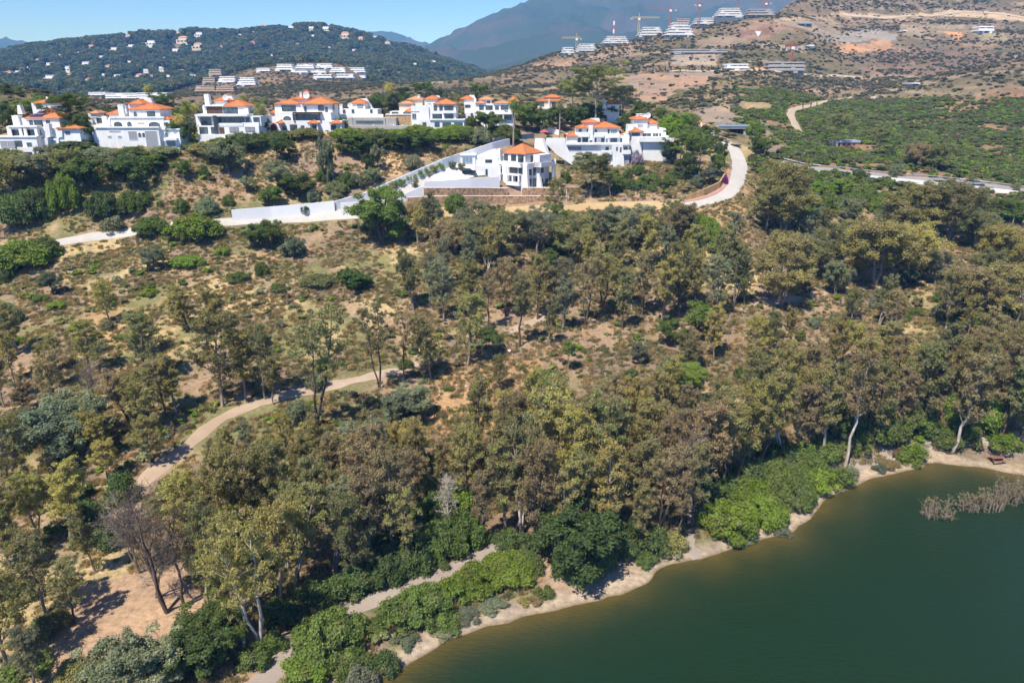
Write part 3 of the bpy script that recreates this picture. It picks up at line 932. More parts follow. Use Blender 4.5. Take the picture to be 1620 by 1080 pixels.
for i in range(2):                                                                                                # pine: bare stem, flat plates
    sg, pu = grow(190 + i, 13.0, 1.35, 1, .48, 12, 1.5, 0.28, sub=3, limb_len=0.26, rise=0.55)
    pu = [(c, (r[0] * 1.15, r[1] * 1.15, r[2] * 0.62)) for c, r in pu]
    cr = leaf_mesh('pine_crown', pu, 20.0, 0.34, 0.11, 290 + i, M['leaf'], up=0.6, shell=0.5, brown=0.05)
    reg('pine', tube_mesh('pine_trunk', sg, M['bark']), cr, *bounds_h(cr))
for i in range(2):                                                                                                # cypress
    g_ = random.Random(300 + i)
    pu = [((g_.uniform(-.12, .12), g_.uniform(-.12, .12), 0.8 + 8.2 * k / 13), (0.85 * math.sin(math.pi * (0.16 + 0.8 * k / 13)) + .12,) * 2 + (0.75,)) for k in range(14)]
    cr = leaf_mesh('cypress_crown', pu, 40.0, 0.22, 0.09, 300 + i, M['leaf'], up=0.5, shell=0.6)
    reg('cypress', tube_mesh('cypress_trunk', [((0, 0, 0), (0, 0, 8), .14, .04)], M['bark']), cr, *bounds_h(cr))


def palm_proto(seed, H, fan):
    g = np.random.default_rng(seed)
    segs, p = [], np.zeros(3)
    for i in range(8):
        q = np.array((0.05 * i * math.sin(seed), 0.03 * i, H * (i + 1) / 8))
        segs.append((p, q, 0.24 - 0.012 * i, 0.23 - 0.012 * i))
        p = q
    V, Fc, C = [], [], []
    n = 40 if fan else 34
    for k in range(n):
        az = k * 2.39996
        el = 1.35 - 2.0 * (k / n) ** 0.9                                   # upright young fronds to hanging old ones
        ln = (1.75 if fan else 2.6) * g.uniform(0.85, 1.1)
        pos, d = p.copy(), np.array((math.cos(az) * math.cos(el), math.sin(az) * math.cos(el), math.sin(el)))
        side = np.array((-math.sin(az), math.cos(az), 0))
        m_ = 7
        for s in range(m_):
            d2 = unit(d + np.array((0, 0, -0.16 - 0.05 * s)))
            q = pos + d2 * ln / m_
            t = (s + 0.5) / m_
            wl = (0.75 * math.sin(math.pi * min(1, 0.08 + t * 0.86)) if not fan else 0.62 * t + 0.05) + 0.08
            for sg in (-1, 1):
                tip = q + side * sg * wl + d2 * 0.30 + np.array((0, 0, -0.22 * wl))
                b = len(V)
                V += [pos, pos + d2 * ln / m_ * 0.75, tip]
                Fc.append((b, b + 1, b + 2))
                C += [(np.clip(g.normal(0.5, 0.2), 0, 1), max(0.0, (k / n - 0.75) * 3.5), 0.5, 1)] * 3
            pos, d = q, d2
    me = mesh_np('palm_crown', V, Fc, M['leaf'])
    add_color(me, 'leaf', C)
    reg('palm', tube_mesh('palm_trunk', segs, M['bark'], 8), me, H + 1.6, 2.4)


palm_proto(1, 8.0, True); palm_proto(2, 6.5, False); palm_proto(3, 10.5, True)


def dead_proto(seed, H, leaders, twigs):
    g = random.Random(seed)
    sg, pu = grow(seed, H, 0.9, leaders, 0.35, 9, 1.0, 0.24, sub=3, rise=1.3)
    tw = []
    for c, r in pu:
        for k in range(twigs):
            a, e = g.uniform(0, 6.28), g.uniform(-0.2, 1.3)
            d = np.array((math.cos(a) * math.cos(e), math.sin(a) * math.cos(e), math.sin(e))) * g.uniform(0.7, 1.7)
            b = np.asarray(c) + np.array((g.uniform(-.3, .3), g.uniform(-.3, .3), -0.2))
            tw.append((b, b + d, 0.030, 0.012))
            for q in range(2):
                m_ = b + d * g.uniform(0.4, 0.9)
                tw.append((m_, m_ + np.array((g.uniform(-.5, .5), g.uniform(-.5, .5), g.uniform(0, .6))), 0.016, 0.008))
    t = tube_mesh('dead_trunk', sg, M['bark'])
    b = tube_mesh('dead_branches', tw, M['bark'], 3)
    reg('dead', t, b, *bounds_h(b))


dead_proto(501, 15.0, 3, 3); dead_proto(502, 12.0, 2, 4); dead_proto(503, 10.0, 1, 4)

# shrubs: domes of dense leaf clumps, three sizes
BUSH = {}
for size, (w, h, np_, pr, L, nvar) in {'small': (1.3, 1.5, 9, .62, .17, 4), 'medium': (2.6, 2.6, 22, .95, .24, 4), 'large': (4.6, 3.4, 48, 1.25, .30, 3)}.items():
    for i in range(nvar):
        g_ = random.Random(600 + i + int(w * 10))
        pu = []
        for k in range(np_):
            a, rr = g_.uniform(0, 6.28), math.sqrt(g_.random())
            zt = math.sqrt(max(0, 1 - rr * rr * 0.92)) * g_.uniform(0.72, 1.0)
            r = pr * g_.uniform(0.7, 1.25)
            pu.append(((math.cos(a) * rr * (w - r * 0.6), math.sin(a) * rr * (w - r * 0.6), max(r * 0.3, zt * (h - r * 0.7))), (r, r, r * 0.85)))
            if k % 2 == 0:
                pu.append(((math.cos(a) * rr * (w - r * 0.6), math.sin(a) * rr * (w - r * 0.6), r * 0.4), (r, r, r * 0.8)))
        me = leaf_mesh('shrub_foliage', pu, 19.0 if size != 'small' else 34.0, L, L * 0.62, 700 + i, M['leaf'], up=0.45, shell=0.55, brown=0.12)
        BUSH.setdefault(size, []).append((me, h, w))

BANK_TOPS = [(-50, 246), (0, 244), (60, 240), (90, 226), (135, 226), (145, 238), (250, 240), (285, 226), (310, 232), (345, 226), (362, 216), (410, 213), (480, 209), (530, 206), (640, 207), (740, 205), (810, 198)]
TREES, SHRUBS = [], []       # records for placing and labelling


def tree(kind, px, base, top, tint, wide=1.0, brown=1.0, bark=None, look=None, variant=None, label=None, where=None, name=None, rmin=40):
    p = hit(px, base, rmin)
    # height from the two sightings of base and tip
    d = ray(px, top)
    H = max(1.5, CAMZ + d[2] * (p[1] / d[1]) - p[2])
    lst = PROTO[kind]
    v = lst[variant if variant is not None else rnd.randrange(len(lst))]
    s = H / v[2]
    TREES.append(dict(kind=kind, p=p, s=s, wide=wide, v=v, tint=tint, brown=brown, bark=bark, px=px, py=base, look=look, label=label, where=where, name=name, H=H))
    return TREES[-1]


def shrub(px, base, wpx, hpx, tint, brown=0.3, label=None, look=None, where=None, rmin=40):
    if 212 < base < 350 and px < 810 and label is None:                       # what grows on the bank stays below the villa fronts
        lim = np.interp(px, *zip(*BANK_TOPS))
        if base - hpx < lim:
            hpx = base - lim
            if hpx < 9:
                base, hpx = lim + 9, 9
    if base < 332 and hpx >= 30 and label is None:
        v = rnd.randrange(3)
        k = scale_at(hit(px, base, rmin))
        H = hpx / k
        tree('olive', px, base, base - hpx, tint, (wpx / k / 2) / (PROTO['olive'][v][3] * H / PROTO['olive'][v][2]), .2, BARK_DARK, variant=v)
        return
    p = hit(px, base, rmin)
    k = scale_at(p)
    w, h = wpx / k / 2, hpx / k
    # seen from above a dome shows its plan as well: take that share of the height away
    dn = math.atan2(CAMZ - p[2], math.hypot(p[0], p[1]))
    h = max(0.5 * w, (h - w * 0.9 * math.sin(dn)) / math.cos(dn)) if h > 0 else w
    size = 'small' if w < 1.6 else 'medium' if w < 3.6 else 'large'
    me, bh, bw = rnd.choice(BUSH[size])
    SHRUBS.append(dict(p=p + np.array((0, w * 0.5, 0)), me=me, sx=w / bw, sz=h / bh, tint=tint, brown=brown, px=px, py=base, look=look, label=label, where=where, w=w))
    SHRUBS[-1]['p'][2] = float(ground_z(*SHRUBS[-1]['p'][:2]))


# ------------------------------------------------------------------ colours of leaves
OLIVE, OLIVE_D, OLIVE_Y = (0.310, 0.290, 0.100), (0.215, 0.230, 0.090), (0.400, 0.350, 0.105)
RUST, GREYG, GREEN, BRIGHT, DEEP = (0.325, 0.255, 0.135), (0.225, 0.250, 0.150), (0.135, 0.192, 0.040), (0.190, 0.275, 0.030), (0.096, 0.148, 0.040)
SILVER, LIME, TAN = (0.175, 0.200, 0.130), (0.190, 0.255, 0.040), (0.330, 0.250, 0.110)
LOOK = {OLIVE: 'olive-green', OLIVE_D: 'dark olive', OLIVE_Y: 'yellow-olive', RUST: 'rust-brown', GREYG: 'grey-green', GREEN: 'mid-green', BRIGHT: 'bright green', DEEP: 'deep green',
        SILVER: 'silvery', LIME: 'lime-green', TAN: 'straw-tan'}

# ------------------------------------------------------------------ trees one by one: (x, foot y, tip y)
E = 'euc'
for px, b, t, c, w, br in [
        # lakeside wood, left to right
        (18, 790, 640, OLIVE, 1.0, .6), (62, 850, 735, OLIVE, 1.1, .4), (112, 862, 728, OLIVE_Y, 1.15, .5), (22, 905, 760, OLIVE, 1.1, .6), (75, 975, 845, OLIVE_D, 1.2, .6), (10, 1060, 895, OLIVE, 1.2, .5),
        (152, 905, 795, OLIVE_D, 1.0, .6), (118, 985, 885, OLIVE_D, 1.1, .8), (170, 760, 690, OLIVE_Y, 1.2, .5), (60, 1090, 985, GREYG, 1.2, .5),
        (300, 880, 742, OLIVE_Y, 1.0, .5), (345, 870, 700, OLIVE, .95, .5), (392, 868, 690, OLIVE, 1.0, .7), (330, 958, 800, OLIVE_D, 1.0, .4), (372, 992, 815, OLIVE, .95, .4), (412, 1022, 800, OLIVE_Y, .9, .5),
        (386, 1028, 880, OLIVE_Y, .8, .5), (443, 965, 790, OLIVE, 1.0, .5), (470, 925, 755, OLIVE, 1.0, .6), (445, 850, 690, OLIVE, 1.0, .6), (497, 880, 716, OLIVE_D, 1.0, .6), (530, 905, 760, GREYG, 1.0, .5),
        (562, 925, 770, OLIVE_D, .95, .7), (590, 905, 725, RUST, .95, 1), (622, 875, 700, RUST, 1.0, 1), (572, 835, 668, RUST, 1.0, 1), (523, 800, 672, RUST, .9, 1), (482, 780, 685, OLIVE, .9, .8), (432, 765, 680, OLIVE_Y, 1.0, .5),
        (648, 905, 765, OLIVE, .85, .8), (762, 862, 735, RUST, .9, 1), (802, 858, 690, OLIVE, .9, .9), (826, 850, 665, OLIVE_D, .9, .8), (842, 875, 690, RUST, .85, 1), (782, 785, 640, OLIVE, 1.0, .8), (806, 770, 612, RUST, .9, 1),
        (852, 800, 602, OLIVE, .95, .9), (902, 805, 610, OLIVE_Y, .95, .6), (942, 800, 605, OLIVE_D, .9, .9), (882, 862, 712, OLIVE, .9, .8), (922, 850, 700, OLIVE_D, .9, .8), (962, 865, 690, OLIVE_Y, 1.0, .5), (985, 790, 655, OLIVE_Y, 1.15, .5),
        (1002, 845, 680, OLIVE, .95, .8), (1042, 848, 690, RUST, .9, 1), (1012, 875, 760, OLIVE, .9, .9), (1072, 862, 745, RUST, .9, 1), (1062, 785, 640, RUST, .9, 1), (1112, 790, 625, RUST, 1.0, 1), (1092, 835, 690, OLIVE_D, .9, .9),
        (1142, 785, 612, OLIVE, .9, .9), (1165, 762, 590, OLIVE_Y, .9, .7), (1200, 745, 575, OLIVE, .9, .9), (1234, 732, 590, OLIVE, .85, .8), (1270, 725, 600, RUST, .95, 1), (1302, 732, 565, OLIVE, .9, .9), (1337, 740, 545, TAN, .85, .8),
        (1382, 702, 560, OLIVE, 1.0, .9), (1422, 692, 575, RUST, 1.0, 1), (1462, 692, 540, OLIVE_D, 1.0, .8), (1506, 716, 545, RUST, .95, 1), (1542, 682, 555, OLIVE, 1.0, .8), (1582, 692, 530, RUST, 1.0, 1), (1612, 702, 560, OLIVE_D, 1.0, .8),
        (1350, 650, 525, OLIVE, 1.0, .9), (1292, 652, 535, RUST, 1.0, 1), (1240, 660, 530, OLIVE, .95, .9), (1190, 670, 560, OLIVE_D, .95, .9), (1410, 630, 520, RUST, 1.0, 1), (1470, 628, 500, OLIVE_D, 1.0, .8), (1535, 620, 510, RUST, 1.0, 1), (1595, 628, 500, OLIVE, 1.0, .8),
        (1030, 700, 575, OLIVE, .95, .9), (1090, 705, 600, RUST, .9, 1), (1140, 690, 590, OLIVE, .9, .9), (960, 720, 590, RUST, .9, 1), (890, 735, 590, OLIVE, .9, .9), (700, 800, 690, OLIVE, .9, .8), (655, 820, 700, RUST, .9, 1),
        # on the grass slope and along the track
        (88, 668, 548, RUST, 1.25, .9), (40, 660, 600, RUST, 1.3, 1), (172, 510, 438, OLIVE_Y, 1.15, .4), (300, 522, 445, OLIVE, 1.4, .7), (345, 520, 450, OLIVE_Y, 1.3, .6), (352, 642, 482, OLIVE, 1.15, .6), (388, 632, 520, OLIVE_Y, 1.1, .5),
        (232, 600, 488, OLIVE_D, 1.2, .6), (262, 655, 562, RUST, 1.2, .8), (280, 655, 555, OLIVE_Y, 1.1, .6), (205, 668, 575, RUST, 1.2, .9), (225, 690, 580, OLIVE, 1.2, .6), (420, 632, 505, OLIVE_D, .9, .6), (432, 640, 560, OLIVE, .9, .6), (500, 674, 468, OLIVE_D, .9, .8),
        (600, 614, 462, OLIVE_D, .8, .8), (640, 606, 486, RUST, .85, .9), (684, 600, 492, OLIVE_D, 1.0, .6), (740, 578, 455, OLIVE, 1.05, .5), (822, 548, 425, OLIVE_D, .95, .7), (868, 546, 470, OLIVE_D, .9, .6), (792, 620, 556, OLIVE, .8, .5),
        (238, 740, 650, OLIVE, 1.2, .6), (165, 720, 640, OLIVE_Y, 1.2, .5), (586, 725, 640, OLIVE, 1.1, .7), (505, 745, 650, OLIVE, 1.0, .8), (455, 905, 770, OLIVE_D, .9, .5), (545, 870, 735, OLIVE, .9, .6), (610, 800, 690, OLIVE, .95, .7), (740, 800, 670, OLIVE, .95, .7), (870, 835, 690, OLIVE_Y, .9, .5), (1020, 760, 620, OLIVE, .95, .7), (1120, 740, 610, OLIVE_D, .95, .7), (1260, 690, 570, OLIVE_Y, .9, .6), (1320, 690, 570, OLIVE_D, .95, .7), (1440, 655, 545, OLIVE, 1.0, .7), (1500, 650, 530, OLIVE, 1.0, .7), (1560, 655, 540, OLIVE_D, 1.0, .7), (1180, 640, 540, OLIVE, .9, .7), (1390, 600, 500, OLIVE, 1.0, .7), (1060, 650, 560, OLIVE_Y, .9, .5), (395, 745, 660, GREYG, 1.0, .5), (358, 750, 672, OLIVE, 1.0, .6),
        # middle belt below the estate
        (655, 490, 392, OLIVE_D, 1.05, .5), (702, 505, 402, GREYG, 1.05, .5), (680, 470, 395, GREYG, 1.0, .6), (745, 480, 410, OLIVE, 1.0, .7), (772, 525, 425, RUST, .95, .9), (800, 500, 400, RUST, 1.0, .9), (850, 505, 398, OLIVE, 1.0, .8), (890, 520, 430, GREYG, .9, .6),
        (925, 515, 400, RUST, .9, 1), (955, 500, 385, OLIVE, .95, .9), (985, 520, 420, OLIVE_D, 1.0, .7), (1015, 500, 390, RUST, .95, .9), (1045, 510, 395, OLIVE_Y, .95, .6), (1075, 500, 380, OLIVE_D, .95, .7), (1105, 495, 385, OLIVE, .95, .8), (1135, 500, 395, GREYG, .95, .6),
        (1160, 485, 380, OLIVE_D, .9, .6), (1178, 482, 408, OLIVE, .8, .5), (935, 440, 360, OLIVE_Y, 1.0, .7), (975, 430, 345, OLIVE, 1.0, .7), (1030, 425, 335, OLIVE_Y, 1.1, .7), (1060, 440, 355, GREYG, 1.0, .5), (1100, 440, 350, OLIVE, 1.0, .8), (1140, 430, 350, OLIVE_D, 1.0, .6)]:
    thin = px in (500, 600, 640, 88, 1234, 1337, 1042, 1142, 822, 412, 386, 648, 1072, 772, 925)
    tree('euc_thin' if thin else E, px, b, t, c, w, br, BARK_PALE if px in (412, 386, 1234, 1337, 826, 622, 1506, 962, 882, 1302) else BARK_GREY if br < .7 else BARK_DARK)
# broad round trees of the right-hand slope
for px, b, t, c, w, br in [(1235, 484, 365, OLIVE, 1.0, .6), (1385, 450, 335, OLIVE_Y, 1.25, .9), (1425, 448, 345, OLIVE_Y, 1.1, .8), (1238, 372, 248, OLIVE, .98, .6), (1212, 365, 280, OLIVE_D, 1.1, .6), (1445, 375, 285, OLIVE, 1.4, .7),
                           (1500, 380, 280, OLIVE_D, 1.35, .6), (1545, 395, 326, OLIVE_D, 1.1, .5), (1347, 505, 455, OLIVE_D, .8, .4), (1322, 466, 408, GREYG, .9, .5), (1530, 505, 410, RUST, 1.15, .8), (1608, 520, 405, OLIVE, 1.1, .6),
                           (1590, 440, 350, OLIVE_Y, 1.1, .7), (1310, 420, 350, OLIVE_D, 1.0, .5), (1290, 440, 375, OLIVE_D, 1.0, .5), (1480, 450, 395, GREYG, 1.1, .4), (1560, 455, 390, OLIVE_D, 1.1, .5), (1270, 430, 365, GREYG, .9, .5),
                           (770, 420, 330, OLIVE_D, 1.2, .3), (850, 400, 325, GREYG, 1.3, .3), (905, 415, 335, OLIVE_D, 1.2, .4), (1000, 390, 320, GREYG, 1.2, .4), (720, 400, 345, RUST, 1.2, .8), (815, 395, 328, OLIVE_D, 1.1, .4), (880, 375, 318, GREEN, 1.1, .2),
                           (1075, 385, 315, RUST, 1.0, .4), (960, 375, 322, GREYG, 1.2, .4)]:
    tree('broad', px, b, t, c, w, br, BARK_GREY)
# olive and carob, dark evergreen
for px, b, t, c, w, br in [(918, 908, 800, DEEP, 1.12, 0), (605, 385, 292, GREEN, .95, .1), (590, 372, 310, DEEP, 1.0, 0), (625, 380, 315, GREEN, .9, 0), (85, 465, 428, SILVER, 1.0, 0), (241, 428, 388, SILVER, 1.0, 0), (108, 690, 620, GREYG, 1.2, .1), (92, 730, 640, SILVER, 1.3, .1),
                           (140, 700, 630, GREYG, 1.2, 0), (12, 715, 650, GREYG, 1.2, 0), (350, 1030, 950, GREEN, 1.1, .1), (320, 1065, 985, DEEP, 1.2, .1), (250, 1090, 1010, GREYG, 1.1, .1), (200, 1095, 1005, GREYG, 1.0, .2), (660, 660, 605, GREYG, 1.1, 0), (632, 672, 620, GREYG, 1.0, 0),
                           (1105, 535, 470, GREEN, 1.0, 0), (1060, 545, 500, GREEN, 1.0, 0), (1012, 575, 540, GREYG, .9, 0), (1268, 465, 440, SILVER, .9, 0), (1455, 440, 400, SILVER, 1.1, 0), (1430, 455, 420, SILVER, 1.0, 0), (1280, 335, 300, SILVER, 1.0, 0), 
                           (560, 462, 425, DEEP, 1.2, 0), (545, 452, 420, DEEP, .9, 0), (465, 408, 375, SILVER, 1.1, 0), (482, 342, 323, GREYG, .8, 0), (700, 395, 350, RUST, 1.0, 1), (668, 360, 330, RUST, .9, 1), (425, 392, 345, GREEN, 1.1, 0), (405, 392, 352, DEEP, 1.0, 0)]:
    tree('olive', px, b, t, c, w, br, BARK_DARK if px != 482 else BARK_GREY)
# pines
for px, b, t, c, w, v in [(118, 222, 143, GREEN, 1.0, 0), (935, 312, 238, OLIVE_D, 1.15, 1), (965, 312, 262, OLIVE_D, .9, 0), (898, 588, 537, GREEN, .55, 1), (940, 195, 95, OLIVE_D, 1.05, 0), (905, 192, 120, OLIVE_D, 1.0, 1), (985, 195, 130, GREYG, .9, 0), (1085, 630, 575, LIME, 1.4, 1), (758, 175, 130, GREEN, .9, 0),
                          (1025, 190, 160, GREEN, 1.2, 1), (1075, 262, 205, GREEN, 1.1, 0), (1105, 280, 215, GREEN, 1.0, 1), (1320, 232, 175, OLIVE_D, .9, 0), (1390, 250, 200, OLIVE_D, .8, 1), (1575, 352, 310, GREEN, 1.1, 0), (1602, 356, 316, GREEN, 1.1, 1), (262, 205, 145, DEEP, .9, 1), (640, 175, 135, DEEP, 1.0, 0), (670, 172, 128, DEEP, 1.0, 1), (690, 172, 138, DEEP, .9, 0)]:
    tree('pine', px, b, t, c, w, .15, BARK_GREY, variant=v)
for px, b, t in [(995, 232, 205), (1006, 248, 210), (1270, 172, 158), (1282, 171, 157), (1292, 170, 158), (680, 170, 140), (705, 168, 142), (1213, 135, 122), (1110, 113, 101), (1125, 112, 102), (1090, 113, 103), (1076, 114, 104), (1000, 113, 105), (1012, 112, 104), (1022, 113, 105), (1033, 112, 104), (1044, 113, 105), (1052, 113, 103), (1062, 113, 104), (1098, 112, 104), (1136, 112, 103), (1143, 112, 104), (1192, 113, 105), (1201, 113, 104)]:
    tree('cypress', px, b, t, DEEP, 1.0 if b > 130 else 1.7, 0, BARK_DARK, rmin=40 if b > 130 else 480)
# palms of the gardens
for px, b, t, v, c in [(242, 200, 128, 2, OLIVE), (280, 212, 168, 0, GREEN), (300, 215, 158, 1, LIME), (290, 228, 178, 1, OLIVE_Y), (388, 190, 148, 1, OLIVE), (405, 188, 149, 0, OLIVE), (420, 195, 150, 0, GREEN), (418, 215, 160, 1, OLIVE_D), (503, 203, 165, 0, GREEN), (528, 203, 160, 0, GREEN), (515, 204, 175, 0, OLIVE),
                       (615, 172, 128, 1, OLIVE_Y), (668, 203, 172, 0, OLIVE_D), (682, 203, 160, 0, GREEN), (725, 175, 148, 1, OLIVE), (885, 222, 155, 2, OLIVE_D), (815, 220, 165, 2, OLIVE), (812, 240, 150, 2, DEEP), (985, 190, 145, 0, OLIVE_D), (310, 200, 162, 1, OLIVE_Y), (20, 180, 166, 1, OLIVE), (705, 262, 225, 2, GREEN), (822, 182, 150, 1, OLIVE)]:
    tree('palm', px, b, t, c, 1.0, 1.0, BARK_GREY, variant=v)
# garden trees between and behind the villas
for px, b, t, c, k in [(131, 232, 176, DEEP, 'broad'), (140, 230, 190, DEEP, 'olive'), (284, 230, 188, DEEP, 'olive'), (300, 228, 192, DEEP, 'broad'), (268, 205, 158, DEEP, 'broad'), (418, 214, 182, GREEN, 'olive'), (412, 200, 166, GREEN, 'broad'), (592, 184, 150, DEEP, 'broad'), (622, 184, 142, OLIVE_D, 'broad'), (652, 178, 150, DEEP, 'broad'), (748, 206, 184, GREEN, 'olive'), (800, 196, 168, DEEP, 'broad'),
                       (828, 200, 172, DEEP, 'broad'), (846, 204, 182, GREEN, 'olive'), (905, 196, 168, DEEP, 'broad'), (926, 194, 160, DEEP, 'broad'), (990, 206, 178, DEEP, 'broad'), (1010, 186, 158, GREEN, 'broad'), (1045, 196, 166, GREEN, 'broad'), (1062, 212, 180, BRIGHT, 'broad'), (1090, 226, 196, GREEN, 'broad'), (12, 206, 178, DEEP, 'broad'), (-8, 214, 180, DEEP, 'broad'), (322, 196, 170, OLIVE_D, 'broad'), (540, 206, 184, GREEN, 'olive'), (168, 190, 168, DEEP, 'broad'), (98, 184, 160, GREEN, 'broad')]:
    tree(k, px, b, t, c, 1.0, .15, BARK_DARK)
# bare and dead trees
for px, b, t, v, bk, w, lb in [(265, 968, 745, 0, BARK_DARK, .9, 'tall bare dead tree with forked black trunk in the sandy clearing'), (222, 905, 765, 1, BARK_GREY, 1.0, 'grey leafless tree beside the forked black dead tree'), (245, 945, 850, 1, BARK_GREY, 1.3, 'low tangle of dry grey branches at the foot of the black dead tree'),
                               (709, 850, 735, 2, BARK_PALE, .8, 'slim white dead tree standing among green shrubs above the lakeside path'), (292, 960, 790, 2, BARK_DARK, .7, 'thin dark leaning dead trunk at the edge of the sandy clearing'),
                               (880, 790, 715, 1, BARK_GREY, 1.0, 'grey twiggy dead tree inside the wood behind the carob'), (1095, 800, 660, 0, BARK_GREY, .8, 'bare brown branching tree behind the trodden path to the shore'), (150, 640, 560, 1, BARK_GREY, 1.0, 'dry half-bare tree on the slope above the sandy clearing')]:
    tree('dead', px, b, t, (0.2, 0.15, 0.1), w, 0, bk, variant=v, label=lb)

